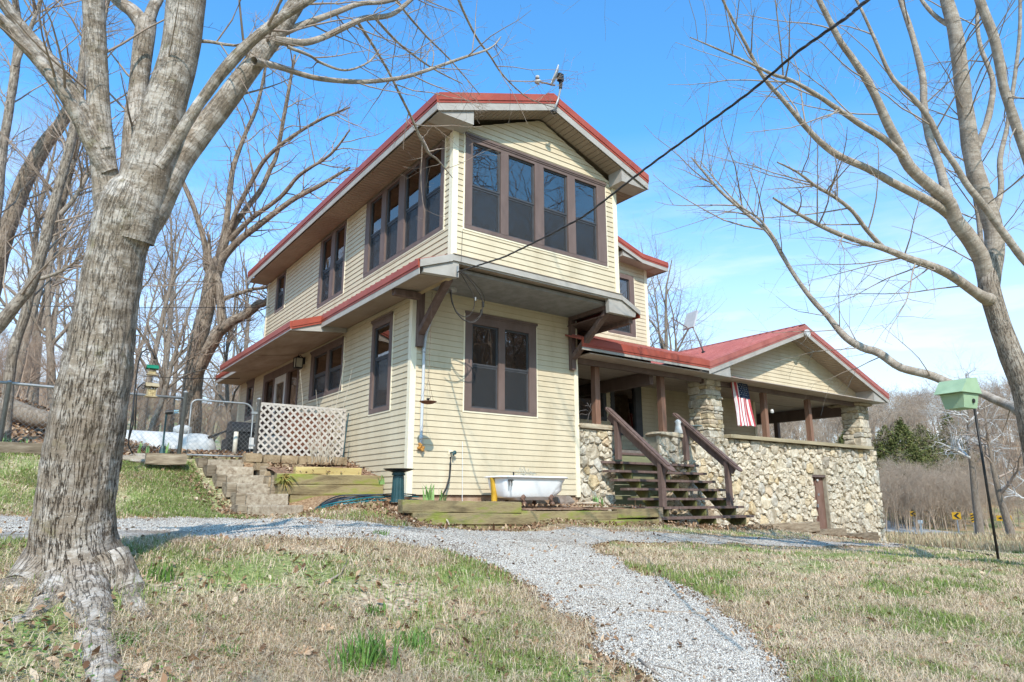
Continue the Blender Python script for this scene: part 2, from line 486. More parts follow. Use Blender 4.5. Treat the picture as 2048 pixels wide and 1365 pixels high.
def inside(poly, x, y):
    x = np.asarray(x); y = np.asarray(y)
    r = np.zeros(x.shape, bool); n = len(poly)
    for i in range(n):
        x0, y0 = poly[i]; x1, y1 = poly[(i + 1) % n]
        if y0 == y1: continue
        c = ((y0 > y) != (y1 > y)) & (x < (x1 - x0) * (y - y0) / (y1 - y0) + x0)
        r ^= c
    return r
def dist_edge(poly, x, y):
    d = np.full(np.shape(x), 1e9); n = len(poly)
    for i in range(n):
        a = poly[i]; b2 = poly[(i + 1) % n]; e = b2 - a; L = (e @ e) + 1e-12
        t = np.clip(((x - a[0]) * e[0] + (y - a[1]) * e[1]) / L, 0, 1)
        d = np.minimum(d, np.hypot(x - a[0] - t * e[0], y - a[1] - t * e[1]))
    return d
def sd_drive(x, y):
    s = np.where(inside(DRIVE, x, y), 1, -1) * dist_edge(DRIVE, x, y)
    return s + (fnoise(x * 2.2, y * 2.2, 40, 4) - .5) * .42
_v = np.stack([GX.ravel(), GY.ravel()], 1); _k = (_v[:, 0] > -9) & (_v[:, 0] < 15) & (_v[:, 1] > -9.4) & (_v[:, 1] < 2)
_lit = litter_w(GX.ravel(), GY.ravel()); _sd = sd_drive(_v[_k, 0], _v[_k, 1]) + (fnoise(_v[_k, 0] * 3, _v[_k, 1] * 3, 71, 3) - .5) * .5
_lit[_k] = np.maximum(_lit[_k], sstep(-.34, -.04, _sd) * .85); ground.data.attributes['litter'].data.foreach_set('value', _lit.astype(np.float32))   # bare brown soil along the gravel edge
ST = .05
ax_ = np.arange(-9, 15.4, ST); ay_ = np.arange(-9.4, 1.6, ST)
AX, AY = np.meshgrid(ax_, ay_, indexing='ij')
SD = sd_drive(AX, AY)
cell = (SD[:-1, :-1] > 0) & (SD[1:, 1:] > 0) & (SD[1:, :-1] > 0) & (SD[:-1, 1:] > 0)
ii = np.arange(AX.size).reshape(AX.shape)
q = np.stack([ii[:-1, :-1], ii[1:, :-1], ii[1:, 1:], ii[:-1, 1:]], -1)[cell]
used, inv = np.unique(q, return_inverse=True)
vx = AX.ravel()[used]; vy = AY.ravel()[used]
vz = gz(vx, vy) + np.clip(SD.ravel()[used] * .12, 0, .012) + .003
def gravel_material():
    m, nt, b = nodes_of('crushed_gravel')
    tc = nt.nodes.new('ShaderNodeTexCoord')
    vo = nt.nodes.new('ShaderNodeTexVoronoi'); vo.inputs['Scale'].default_value = 62
    nt.links.new(tc.outputs['Object'], vo.inputs['Vector'])
    sp = nt.nodes.new('ShaderNodeSeparateColor'); nt.links.new(vo.outputs['Color'], sp.inputs[0])
    rp = ramp(nt, [(0, (.14, .118, .098)), (.35, (.31, .272, .23)), (.8, (.44, .392, .34)), (1, (.53, .48, .42))])
    nt.links.new(sp.outputs[0], rp.inputs[0])
    no = nt.nodes.new('ShaderNodeTexNoise'); no.inputs['Scale'].default_value = 1.3; no.inputs['Detail'].default_value = 6
    nt.links.new(tc.outputs['Object'], no.inputs['Vector'])
    r2 = ramp(nt, [(.52, (1, 1, 1)), (.70, (.62, .52, .42))])
    nt.links.new(no.outputs['Fac'], r2.inputs[0])
    mx = nt.nodes.new('ShaderNodeMix'); mx.data_type = 'RGBA'; mx.blend_type = 'MULTIPLY'; mx.inputs[0].default_value = 1
    nt.links.new(rp.outputs[0], mx.inputs[6]); nt.links.new(r2.outputs[0], mx.inputs[7])
    nt.links.new(mx.outputs[2], b.inputs['Base Color'])
    b.inputs['Roughness'].default_value = .9
    bp = nt.nodes.new('ShaderNodeBump'); bp.inputs['Strength'].default_value = .8; bp.inputs['Distance'].default_value = .012; bp.invert = True
    nt.links.new(vo.outputs['Distance'], bp.inputs['Height']); nt.links.new(bp.outputs[0], b.inputs['Normal'])
    return m
raw('gravel_drive', np.stack([vx, vy, vz], 1), 4, inv.reshape(-1, 4), gravel_material(), smooth=True, kind='structure')
# ------------------------------------------------------------------ house materials
E4 = 0.1016
SIDING = M('cream_vinyl', [(0.25, (.44, .36, .24)), (.42, (.53, .44, .30)), (.6, (.57, .48, .335)), (.78, (.61, .52, .37))], rough=.55, scale=1.6, detail=8, stretch=(1.6, 1.6, .45), bump=.04, bscale=40, spec=.35)
BACKING = M('siding_shadow', [(.3, (.42, .31, .17)), (.7, (.50, .38, .22))], rough=.9)
TRIMC = M('cream_trim', [(0.3, (.73, .64, .47)), (.7, (.79, .70, .53))], rough=.5, scale=3)
BROWN = M('brown_paint', [(.3, (.115, .078, .066)), (.7, (.165, .115, .10))], rough=.6, scale=5, stretch=(1, 1, .3), bump=.1, bscale=60)
WOODBR = M('brown_porch_timber', [(.25, (.085, .055, .045)), (.55, (.14, .09, .075)), (.8, (.20, .14, .115))], rough=.75, scale=5, stretch=(3, 3, .4), bump=.2, bscale=30)
POSTBR = M('reddish_brown_post', [(.25, (.16, .085, .055)), (.6, (.23, .125, .085)), (.85, (.30, .18, .13))], rough=.75, scale=6, stretch=(4, 4, .4), bump=.2)
SASH = M('dark_sash', [(.3, (.045, .046, .050)), (.7, (.065, .066, .072))], rough=.45, scale=8)
RED = M('red_roof_metal', [(.25, (.24, .045, .024)), (.55, (.33, .065, .036)), (.8, (.38, .105, .065))], rough=.45, scale=2.2, spec=.4, bump=.03)
REDF = M('faded_red_metal', [(.25, (.27, .07, .05)), (.5, (.35, .10, .075)), (.68, (.39, .13, .10)), (.82, (.45, .20, .165))], rough=.5, scale=2.5, spec=.4)
GREYF = M('grey_fascia', [(.25, (.30, .265, .23)), (.55, (.37, .335, .295)), (.8, (.43, .395, .355))], rough=.6, scale=3, stretch=(1, 1, 2))
SOFF = M('taupe_soffit', [(.3, (.27, .205, .15)), (.7, (.34, .265, .20))], rough=.7, scale=2)
SOFFW = M('weathered_soffit_board', [(.25, (.23, .16, .115)), (.5, (.34, .255, .19)), (.75, (.43, .345, .27))], rough=.8, scale=3, stretch=(1, .4, 1))
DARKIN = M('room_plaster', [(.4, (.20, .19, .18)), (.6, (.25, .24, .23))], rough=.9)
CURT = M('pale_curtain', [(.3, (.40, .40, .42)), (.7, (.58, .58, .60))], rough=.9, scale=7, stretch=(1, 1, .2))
WHITEP = M('white_paint', [(.3, (.47, .46, .44)), (.7, (.58, .57, .55))], rough=.5, scale=4)
BLACKM = M('black_metal', [(.4, (.012, .012, .013)), (.6, (.022, .021, .02))], rough=.45, scale=9)
GALV = M('galvanised_steel', [(.25, (.20, .205, .205)), (.55, (.28, .285, .285)), (.8, (.36, .365, .365))], rough=.45, scale=14, metal=.3, spec=.5)

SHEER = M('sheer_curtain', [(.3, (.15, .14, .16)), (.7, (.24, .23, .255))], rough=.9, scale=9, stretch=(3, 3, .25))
def glass_mat():
    m, nt, b = nodes_of('window_glass')
    out = nt.nodes['Material Output']
    nt.nodes.remove(b)
    fr = nt.nodes.new('ShaderNodeFresnel'); fr.inputs['IOR'].default_value = 2.7
    gl = nt.nodes.new('ShaderNodeBsdfGlossy'); gl.inputs['Roughness'].default_value = .012
    gl.inputs['Color'].default_value = (1, .87, .78, 1)
    tr = nt.nodes.new('ShaderNodeBsdfTransparent'); tr.inputs['Color'].default_value = (.70, .70, .70, 1)
    tc = nt.nodes.new('ShaderNodeTexCoord')
    no = nt.nodes.new('ShaderNodeTexNoise'); no.inputs['Scale'].default_value = 1.6
    nt.links.new(tc.outputs['Object'], no.inputs['Vector'])
    bp = nt.nodes.new('ShaderNodeBump'); bp.inputs['Strength'].default_value = .05; bp.inputs['Distance'].default_value = .03
    nt.links.new(no.outputs['Fac'], bp.inputs['Height'])
    nt.links.new(bp.outputs[0], gl.inputs['Normal'])
    mx = nt.nodes.new('ShaderNodeMixShader')
    nt.links.new(fr.outputs[0], mx.inputs[0]); nt.links.new(tr.outputs[0], mx.inputs[1]); nt.links.new(gl.outputs[0], mx.inputs[2])
    nt.links.new(mx.outputs[0], out.inputs['Surface'])
    return m
GLASS = glass_mat()
def screen_mat():
    m, nt, b = nodes_of('insect_screen')
    out = nt.nodes['Material Output']
    b.inputs['Base Color'].default_value = (.036, .037, .040, 1); b.inputs['Roughness'].default_value = .7
    tr = nt.nodes.new('ShaderNodeBsdfTransparent')
    mx = nt.nodes.new('ShaderNodeMixShader'); mx.inputs[0].default_value = .38
    nt.links.new(tr.outputs[0], mx.inputs[1]); nt.links.new(b.outputs[0], mx.inputs[2])
    nt.links.new(mx.outputs[0], out.inputs['Surface'])
    return m
SCREEN = screen_mat()

# ------------------------------------------------------------------ house frame helpers
W = 3.684; DB = 1.245
class Face:
    """a wall plane: u along the wall, o outward, z up"""
    def __init__(s, origin, U, N): s.o = np.array(origin, float); s.U = np.array(U, float); s.N = np.array(N, float)
    def p(s, u, z, o=0.0): q = s.o + s.U * u + s.N * o; return np.array([q[0], q[1], q[2] + z])
    def box(s, mb, u0, u1, z0, z1, o0, o1, mi=0):
        if u1 - u0 < 1e-4 or z1 - z0 < 1e-4: return
        P = [s.p(u0, z0, o0), s.p(u1, z0, o0), s.p(u1, z0, o1), s.p(u0, z0, o1), s.p(u0, z1, o0), s.p(u1, z1, o0), s.p(u1, z1, o1), s.p(u0, z1, o1)]
        # orientation check
        if np.dot(np.cross(s.U, s.N), [0, 0, 1]) < 0: P = [P[i] for i in (1, 0, 3, 2, 5, 4, 7, 6)]
        mb.hexa(P, mi)
HOUSE = thing('house', 'two storey cream sided farmhouse with red metal roofs and jutting upper bay', 'house', (0, 0, -.1))

def cut(iv, holes):
    out = [iv]
    for a, b in holes:
        nx_ = []
        for c, d in out:
            if b <= c or a >= d: nx_.append((c, d)); continue
            if a - c > 1e-3: nx_.append((c, a))
            if d - b > 1e-3: nx_.append((b, d))
        out = nx_
    return out
def siding(face, zb, zt, span, holes=(), breaks=(), e=E4, name='wall', clad=True, zstart=None, mat=None):
    """span(z) -> (u0,u1). holes: (u0,u1,z0,z1)"""
    zs = sorted({round(z, 5) for z in [zb, zt] + list(breaks) + [h[2] for h in holes] + [h[3] for h in holes] if zb <= z <= zt})
    mb = MB()
    for z0, z1 in zip(zs[:-1], zs[1:]):
        a0, b0 = span(z0 + 1e-6); a1, b1 = span(z1 - 1e-6)
        hs = [(h[0], h[1]) for h in holes if h[2] < (z0 + z1) / 2 < h[3]]
        segs = cut((min(a0, a1), max(b0, b1)), hs)
        for i, (c, d) in enumerate(segs):
            lo0 = a0 if i == 0 and abs(c - min(a0, a1)) < 1e-6 else c
            lo1 = a1 if i == 0 and abs(c - min(a0, a1)) < 1e-6 else c
            hi0 = b0 if abs(d - max(b0, b1)) < 1e-6 else d
            hi1 = b1 if abs(d - max(b0, b1)) < 1e-6 else d
            P = [face.p(lo0, z0, -.1), face.p(hi0, z0, -.1), face.p(hi0, z0, 0), face.p(lo0, z0, 0), face.p(lo1, z1, -.1), face.p(hi1, z1, -.1), face.p(hi1, z1, 0), face.p(lo1, z1, 0)]
            mb.hexa(P)
    wall = put(name, mb, BACKING, HOUSE)
    k = 0
    z = zb if zstart is None else zstart
    while z < zt - 1e-3:
        z1 = min(z + e, zt)
        bz = sorted({z, z1} | {zz for h in holes for zz in (h[2], h[3]) if z + .004 < zz < z1 - .004} | {zz for zz in breaks if z + .004 < zz < z1 - .004})
        mbb = MB(); segs_out = {}
        o_at = lambda q: .016 - .012 * (q - z) / e
        for q0, q1 in zip(bz[:-1], bz[1:]):
            a0, b0 = span(q0 + 1e-6); a1, b1 = span(q1 - 1e-6)
            hs = [(h[0], h[1]) for h in holes if h[2] < (q0 + q1) / 2 < h[3]]
            lo, hi = min(a0, a1), max(b0, b1)
            for c, d in cut((lo, hi), hs):
                lo0, lo1 = (a0, a1) if abs(c - lo) < 1e-6 else (c, c)
                hi0, hi1 = (b0, b1) if abs(d - hi) < 1e-6 else (d, d)
                if hi0 - lo0 < .005 and hi1 - lo1 < .005: continue
                g = 0.0045 if q0 == bz[0] else 0
                P = [face.p(lo0, q0 + g, .001), face.p(hi0, q0 + g, .001), face.p(hi0, q0 + g, o_at(q0)), face.p(lo0, q0 + g, o_at(q0)),
                     face.p(lo1, q1, .001), face.p(hi1, q1, .001), face.p(hi1, q1, o_at(q1)), face.p(lo1, q1, o_at(q1))]
                key = sum(1 for h in holes if h[1] <= c + .01)
                segs_out.setdefault(key, MB()).hexa(P)
        for mbb in segs_out.values(): put('siding_board', mbb, mat or SIDING, wall)
        z = z1; k += 1
    return wall

def window(face, u0, u1, z0, z1, units, uz0, uz1, meet, head=True, curtain=None, jt=True, label=None, screens=True, sill=.0):
    """units: list of (ua, ub) glazed openings inside the brown casing"""
    mb = MB()
    us = sorted(units)
    face.box(mb, u0, u1, uz1, z1, -.09, .030)                       # head casing
    face.box(mb, u0, u1, z0, uz0, -.09, .026)                       # sill casing
    ed = [u0] + [x for un in us for x in un] + [u1]
    for a, b in zip(ed[0::2], ed[1::2]): face.box(mb, a, b, uz0, uz1, -.09, .030 if a != u0 else .028)
    w = put('window', mb, BROWN, HOUSE, label=label)
    if head:
        h = MB()
        face.box(h, u0 - .02, u1 + .02, z1 - .03, z1 + .012, .031, .055)
        face.box(h, u0, u1, z1 - .058, z1 - .033, .031, .043)
        put('head_moulding', h, BROWN, w)
    if jt:
        j = MB(); t = .028
        face.box(j, u0 - t, u0 - .001, z0 - t, z1, .001, .020)
        face.box(j, u1 + .001, u1 + t, z0 - t, z1, .001, .020)
        face.box(j, u0, u1, z0 - t, z0 - .001, .001, .020)
        put('channel_trim', j, TRIMC, w)
    for a, b in us:
        s = MB(); f = .032
        for (za, zb_, o) in ((meet, uz1, .0), (uz0, meet, -.012)):
            face.box(s, a, a + f, za, zb_, o - .035, o)
            face.box(s, b - f, b, za, zb_, o - .035, o)
            face.box(s, a + f, b - f, zb_ - f, zb_, o - .035, o - .001)
            face.box(s, a + f, b - f, za, za + f, o - .035, o - .001)
        put('sash', s, SASH, w)
        for (za, zb_, o) in ((meet, uz1, -.018), (uz0, meet, -.034)):
            p = MB()
            face.box(p, a + f, b - f, za + f, zb_ - f, o - .004, o)
            put('pane', p, GLASS, w)
        if screens:
            p = MB(); face.box(p, a + f, b - f, uz0 + f, meet - .002, -.0165, -.0155)
            put('screen', p, SCREEN, w)
        if curtain:
            c0, c1, zt_ = curtain[:3]; cm = SHEER if len(curtain) > 3 else CURT
            uu = np.linspace(a, b, 25)
            off = -.16 + .018 * np.sin(uu * 70)
            zb2 = uz0 - .02
            V = [face.p(u, zb2, o) for u, o in zip(uu, off)] + [face.p(u, zt_, o) for u, o in zip(uu, off)]
            F = [(i, i + 1, 26 + i, 25 + i) for i in range(24)]
            # parted curtains
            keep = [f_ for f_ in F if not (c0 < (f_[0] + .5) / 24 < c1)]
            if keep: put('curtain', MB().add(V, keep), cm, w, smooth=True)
    return w

FR = Face((0, 0, 0), (1, 0, 0), (0, -1, 0))            # lower front
LE = Face((0, 0, 0), (0, 1, 0), (-1, 0, 0))            # whole left side
UF = Face((0, -DB, 0), (1, 0, 0), (0, -1, 0))          # upper bay front
UR = Face((W, 0, 0), (0, 1, 0), (1, 0, 0))             # bay right side
WG = Face((0, 1.8, 0), (1, 0, 0), (0, -1, 0))          # wing / porch back wall
PG = Face((0, .10, 0), (1, 0, 0), (0, -1, 0))          # porch gable
LB = 10.95
ZU = 3.72                                              # bottom of upper siding
ZS = 5.87                                              # upper soffit

# --- lower front wall
hF = (1.045, 2.65, 1.437, 3.22)
siding(FR, 0, 3.60, lambda z: (.045, W - .045), [hF], name='front_wall')
window(FR, *hF[:2], *hF[2:], [(1.19, 1.767), (1.907, 2.473)], 1.50, 3.02, 2.27, curtain=(.25, .75, 2.3), label='paired sash window under the overhanging bay')
# --- lower left wall
hT = (.72, 1.577, 1.446, 3.2); hK = (2.97, 4.85, 2.075, 3.18); hD = (5.65, 8.5, .95, 3.18); hS = (9.38, 10.10, 2.09, 3.22)
siding(LE, 0, 3.34, lambda z: (.045, LB - .05), [hT, hK, hD, hS], name='left_wall')
window(LE, *hT, [(.83, 1.47)], 1.53, 3.05, 2.45, curtain=(.2, .6, 2.9), label='single tall narrow sash window')
window(LE, *hK, [(3.035, 3.747), (3.872, 4.66)], 2.148, 3.05, 2.6, curtain=(.3, .7, 3.0))
window(LE, *hS, [(9.5, 10.0)], 2.2, 3.05, 2.65)
# left entrance: brown frame, two sidelights, white storm door
mb = MB()
LE.box(mb, hD[0], hD[1], 2.98, hD[3], -.09, .03)
for a, b in ((5.65, 5.73), (6.43, 6.58), (7.48, 7.60), (8.32, 8.5)): LE.box(mb, a, b, .95, 2.98, -.09, .028)
for a, b in ((5.73, 6.43), (7.60, 8.32)): LE.box(mb, a, b, .95, 1.30, -.09, .024)
ent = put('entrance_frame', mb, BROWN, HOUSE)
for a, b in ((5.73, 6.43), (7.60, 8.32)):
    p = MB(); LE.box(p, a, b, 1.30, 2.98, -.03, -.026); put('sidelight', p, GLASS, ent)
mb = MB()
for a, b, c, d in ((6.585, 6.72, .97, 2.97), (7.34, 7.475, .97, 2.97), (6.72, 7.34, 2.80, 2.97), (6.72, 7.34, .97, 1.30)): LE.box(mb, a, b, c, d, -.02, .022)
dr = put('storm_door', mb, WHITEP, HOUSE)
p = MB(); LE.box(p, 6.72, 7.34, 1.30, 2.80, -.004, 0); put('door_glass', p, GLASS, dr)
p = MB(); LE.box(p, 6.74, 6.77, 1.9, 2.05, .022, .06); put('door_handle', p, BLACKM, dr)
# --- upper left wall (bay side and main block share the plane)
h1 = (-.99, 2.15, 4.225, ZS - .03); h2 = (3.19, 4.72, 4.19, ZS - .03); h3 = (7.24, 8.02, 4.81, ZS - .03)
siding(LE, 3.35, ZS, lambda z: (-DB + .05, 8.84), [h1, h2, h3], name='upper_left_wall', zstart=ZU - 4 * E4 + .0364)
window(LE, *h1, [(-.885, -.315), (-.115, .43), (.67, 1.21), (1.41, 1.95)], 4.30, 5.78, 5.04, head=False, curtain=(.42, .5, 5.2), label='row of four sash windows beside the front corner')
window(LE, *h2, [(3.27, 3.80), (4.02, 4.57)], 4.27, 5.78, 5.02, head=False, curtain=(.45, .5, 5.3))
window(LE, *h3, [(7.35, 7.90)], 4.88, 5.78, 5.30, head=False, curtain=(.4, .6, 5.4))
# --- upper bay front with shallow gable
hU = (.2183, 3.3985, 4.208, 5.90)
PEAK = 7.036; EAVE = 6.165; SL = (PEAK - EAVE) / (W / 2 + .525)
def gable_span(z):
    zr = 6.62 + .0                                      # underside of rake at the wall
    if z <= 5.95: return (.05, W - .05)
    h = (z - 5.95) / (6.72 - 5.95) * (W / 2 - .05)
    return (.05 + h, W - .05 - h)
siding(UF, ZU, 6.70, gable_span, [hU], breaks=(5.95,), name='upper_front_wall')
window(UF, *hU, [(.355, .935), (1.093, 1.672), (1.873, 2.438), (2.621, 3.174)], 4.275, 5.785, 5.0, curtain=(2, 2, 5.80, 1), label='row of four sash windows facing forward from the bay')
# bay right side, back and hidden sides as plain walls
hR = (-1.0, .3, 4.25, 5.7)
siding(UR, ZU, ZS, lambda z: (-DB + .05, 1.75), [hR], name='bay_side_wall')
window(UR, *hR, [(-.9, -.45), (-.25, .2)], 4.33, 5.6, 5.0, head=False)
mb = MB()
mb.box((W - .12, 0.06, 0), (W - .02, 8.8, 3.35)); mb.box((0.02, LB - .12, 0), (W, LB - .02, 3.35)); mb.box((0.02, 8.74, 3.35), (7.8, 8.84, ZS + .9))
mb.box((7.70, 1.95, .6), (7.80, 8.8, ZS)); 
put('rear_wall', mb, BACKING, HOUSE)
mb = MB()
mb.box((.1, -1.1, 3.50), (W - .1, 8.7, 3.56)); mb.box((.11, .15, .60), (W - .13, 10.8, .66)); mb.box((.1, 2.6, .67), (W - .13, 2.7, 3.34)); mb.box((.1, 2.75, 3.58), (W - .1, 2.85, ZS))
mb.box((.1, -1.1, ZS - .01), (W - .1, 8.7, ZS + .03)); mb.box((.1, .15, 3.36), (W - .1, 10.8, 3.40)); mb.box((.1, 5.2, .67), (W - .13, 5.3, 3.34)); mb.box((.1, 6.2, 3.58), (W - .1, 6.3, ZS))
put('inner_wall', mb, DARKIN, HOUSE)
# corner posts
def corner(x, y, z0, z1, sx, sy, w=.085):
    mb = MB()
    ex, ey = .022, .022
    mb.box((x - sx * ex, y - sy * ey, z0), (x + sx * w, y + sy * .02, z1))
    mb.box((x - sx * (ex - .001), y + sy * .0205, z0), (x + sx * .02, y + sy * w, z1))
    put('corner_trim', mb, TRIMC, HOUSE)
corner(0, 0, -.03, 3.39, 1, 1)
corner(W, 0, -.03, 3.58, -1, 1)
corner(0, -DB, ZU - .02, ZS, 1, 1)
corner(W, -DB, ZU - .02, ZS, -1, 1)
corner(0, LB, 0, 3.3, 1, -1)
corner(0, 8.86, 3.3, ZS, 1, -1)
# foundation under the front wall
STONEF = M('sandstone_footing', [(.3, (.22, .13, .08)), (.5, (.36, .24, .16)), (.75, (.46, .34, .24))], rough=.95, scale=7, bump=.6)
mb = MB(); mb.box((.05, .03, -.5), (W, .2, -.01)); mb.box((.03, .25, -.5), (.2, LB, -.01)); put('footing', mb, STONEF, HOUSE)

# ------------------------------------------------------------------ roofs
def ribbed(P00, P10, P01, P11, n_pan, name='roof_panel', mat=RED, parent=None, ribs=4, th=.03, rh=.032):
    """sheet metal between four corners (P0*->P1* is across the ribs, *0->*1 along the ribs); one object per panel"""
    P00, P10, P01, P11 = map(lambda a: np.array(a, float), (P00, P10, P01, P11))
    nrm = np.cross(P10 - P00, P01 - P00); nrm /= np.linalg.norm(nrm)
    if nrm[2] < 0: nrm = -nrm
    res = []
    for i in range(n_pan):
        prof = [(0, 0)]
        for r in range(ribs):
            c = (r + .5) / ribs; hw = .075 / ribs * 1.3
            prof += [(c - hw * 1.6, 0), (c - hw * .8, 1), (c + hw * .8, 1), (c + hw * 1.6, 0)]
        prof += [(1, 0)]
        V = []
        for t, h in prof:
            s = (i + t) / n_pan
            a = P00 + (P10 - P00) * s; b = P01 + (P11 - P01) * s
            V += [a + nrm * (h * rh), b + nrm * (h * rh), a - nrm * th, b - nrm * th]
        k = len(prof); F = []
        for j in range(k - 1):
            o = j * 4
            F += [(o, o + 4, o + 5, o + 1), (o + 2, o + 3, o + 7, o + 6), (o, o + 2, o + 6, o + 4), (o + 1, o + 5, o + 7, o + 3)]
        F += [(0, 1, 3, 2), ((k - 1) * 4, (k - 1) * 4 + 2, (k - 1) * 4 + 3, (k - 1) * 4 + 1)]
        mb = MB(); mb.add(V, F)
        res.append(put(name, mb, mat, parent))
    return res
def strip(mb, a, b, dz0, dz1, t):
    """upright fascia strip along a->b; t = outward thickness vector"""
    a = np.array(a, float); b = np.array(b, float); t = np.array(t, float)
    P = [a + (0, 0, dz0), b + (0, 0, dz0), b + t + (0, 0, dz0), a + t + (0, 0, dz0), a + (0, 0, dz1), b + (0, 0, dz1), b + t + (0, 0, dz1), a + t + (0, 0, dz1)]
    mb.hexa(P)
def fascia(parent, a, b, t, red=.155, grey=.12, off=0.0, mats=(None, None), gap=.012):
    """red drip edge above a grey board, hanging below the line a->b (top edge)"""
    a = np.array(a, float); b = np.array(b, float); t = np.array(t, float)
    m1 = MB(); strip(m1, a, b, -red * .72 - off, .012 - off, t * .035); strip(m1, a, b, -red - off, -red * .72 - off - .0005, t * .022); put('drip_edge', m1, mats[0] or RED, parent)
    if grey > 0:
        m2 = MB(); strip(m2, a - t * .002, b - t * .002, -red - grey - off, -red - off - .001, t * .016); put('fascia', m2, mats[1] or GREYF, parent)
def soffit_boards(name, P0, P1, Q0, Q1, parent, w=.1, mat=SOFF):
    """V-grooved soffit between edge P0->P1 and edge Q0->Q1, boards running P->Q"""
    P0, P1, Q0, Q1 = map(lambda a: np.array(a, float), (P0, P1, Q0, Q1))
    L = max(np.linalg.norm(P1 - P0), np.linalg.norm(Q1 - Q0)); n = max(1, int(L / w))
    nr = np.cross(P1 - P0, Q0 - P0); nr /= np.linalg.norm(nr)
    if nr[2] < 0: nr = -nr
    mb = MB(); g = .06
    for i in range(n):
        s0, s1 = (i + g) / n, (i + 1 - g) / n
        a, b = P0 + (P1 - P0) * s0, P0 + (P1 - P0) * s1
        c, d = Q0 + (Q1 - Q0) * s0, Q0 + (Q1 - Q0) * s1
        mb.hexa([a, b, d, c, a + nr * .02, b + nr * .02, d + nr * .02, c + nr * .02])
    mb.hexa([P0 + nr * .012, P1 + nr * .012, Q1 + nr * .012, Q0 + nr * .012, P0 + nr * .026, P1 + nr * .026, Q1 + nr * .026, Q0 + nr * .026])
    return put(name, mb, mat, parent)

# main roof
YF, YB = -1.63, 9.05
XL, XR, XM = -.525, 4.232, W / 2
mb = MB()
z_in = -.10
mb.prism([(XL + .08, YF + .06, EAVE - .06), (XM, YF + .06, PEAK - .06), (XR - .08, YF + .06, EAVE - .06), (XR - .2, YF + .06, EAVE - .13), (XM, YF + .06, PEAK - .22), (XL + .2, YF + .06, EAVE - .13)][::-1], (0, YB - YF - .1, 0))
roof = put('main_roof', mb, SOFF, HOUSE)
ribbed((XL, YF, EAVE), (XL, YB, EAVE), (XM, YF, PEAK), (XM, YB, PEAK), 12, parent=roof)
ribbed((XR, YF, EAVE), (XR, YB, EAVE), (XM, YF, PEAK), (XM, YB, PEAK), 12, parent=roof)
mb = MB()
for s in (-1, 1):
    mb.hexa([(XM, YF - .01, PEAK + .03), (XM + s * .16, YF - .01, PEAK + .03 - .16 * SL), (XM + s * .16, YB, PEAK + .03 - .16 * SL), (XM, YB, PEAK + .03),
             (XM, YF - .01, PEAK + .05), (XM + s * .16, YF - .01, PEAK + .05 - .16 * SL), (XM + s * .16, YB, PEAK + .05 - .16 * SL), (XM, YB, PEAK + .05)])
put('ridge_cap', mb, RED, roof)
fascia(roof, (XL, YF, EAVE), (XL, YB, EAVE), (-1, 0, 0))
fascia(roof, (XR, YF, EAVE), (XR, YB, EAVE), (1, 0, 0))
for xa in (XL, XR): fascia(roof, (xa, YF, EAVE), (XM, YF, PEAK), (0, -1, 0), red=.165, grey=.13)
zb_ = 5.885
soffit_boards('eave_soffit', (XL + .03, YF + .03, zb_), (XL + .03, YB, zb_), (-.001, YF + .03, zb_), (-.001, YB, zb_), roof)
soffit_boards('eave_soffit', (XR - .03, YF + .03, zb_), (XR - .03, YB, zb_), (W + .001, YF + .03, zb_), (W + .001, YB, zb_), roof)
for s, xe in ((-1, XL), (1, XR)):      # sloping rake soffit and the boxed returns at the eaves
    a = XM + s * (XM + .525 - .68)
    zr = lambda x: PEAK - .29 - abs(x - XM) * SL
    soffit_boards('rake_soffit', (XM, YF + .02, zr(XM)), (a, YF + .02, zr(a)), (XM, -DB - .02, zr(XM)), (a, -DB - .02, zr(a)), roof)
    mb = MB()
    x0 = xe - s * .03; x1 = a
    mb.prism([(x0, YF + .022, 5.87), (x1, YF + .022, 5.87), (x1, YF + .022, zr(x1) + .01), (x0, YF + .022, zr(x0) + .12)], (0, -YF - DB - .03 + .0, 0))
    put('eave_return', mb, GREYF, roof)
# skirt roof round the overhanging floor
SZ = 3.50; SZW = 3.70
mb = MB(); mb.prism([(-.50, -1.27, 3.31), (.13, -1.27, 3.345), (.13, -1.27, 3.60), (-.0, -1.27, 3.66), (-.50, -1.27, 3.46)][::-1], (0, .10, 0))
skirt = put('skirt_roof', mb, GREYF, HOUSE)
yj = 2.814
ribbed((-.58, -1.26, SZ), (-.58, yj, SZ), (-.004, -1.26, SZW), (-.004, yj, SZW), 5, parent=skirt)
fascia(skirt, (-.56, -1.26, SZ), (-.56, yj, SZ), (-1, 0, 0), red=.13, grey=.10)
m2 = MB(); a_, b_ = np.array((-.575, -1.285, SZ)), np.array((.0, -1.285, SZW + .01))
strip(m2, a_, b_, -.125, -.005, (0, -.02, 0)); put('rake_board', m2, GREYF, skirt)
soffit_boards('skirt_soffit', (-.555, -1.16, 3.30), (-.555, yj, 3.30), (-.024, -1.16, 3.335), (-.024, yj, 3.335), skirt, w=.07)
# bay underside
soffit_boards('bay_soffit', (.13, -1.24, 3.585), (W - .1, -1.24, 3.585), (.03, .02, 3.60), (W - .02, .02, 3.60), skirt, w=.1)
m2 = MB(); m2.box((-.02, -1.30, 3.60), (3.72, -1.262, 3.705)); m2.box((-.02, -1.272, 3.575), (3.72, -1.262, 3.5995)); put('bay_fascia', m2, GREYF, skirt)
m2 = MB(); m2.box((0, -1.315, 3.7052), (3.72, -1.262, 3.714)); put('flashing', m2, SOFFW, skirt)
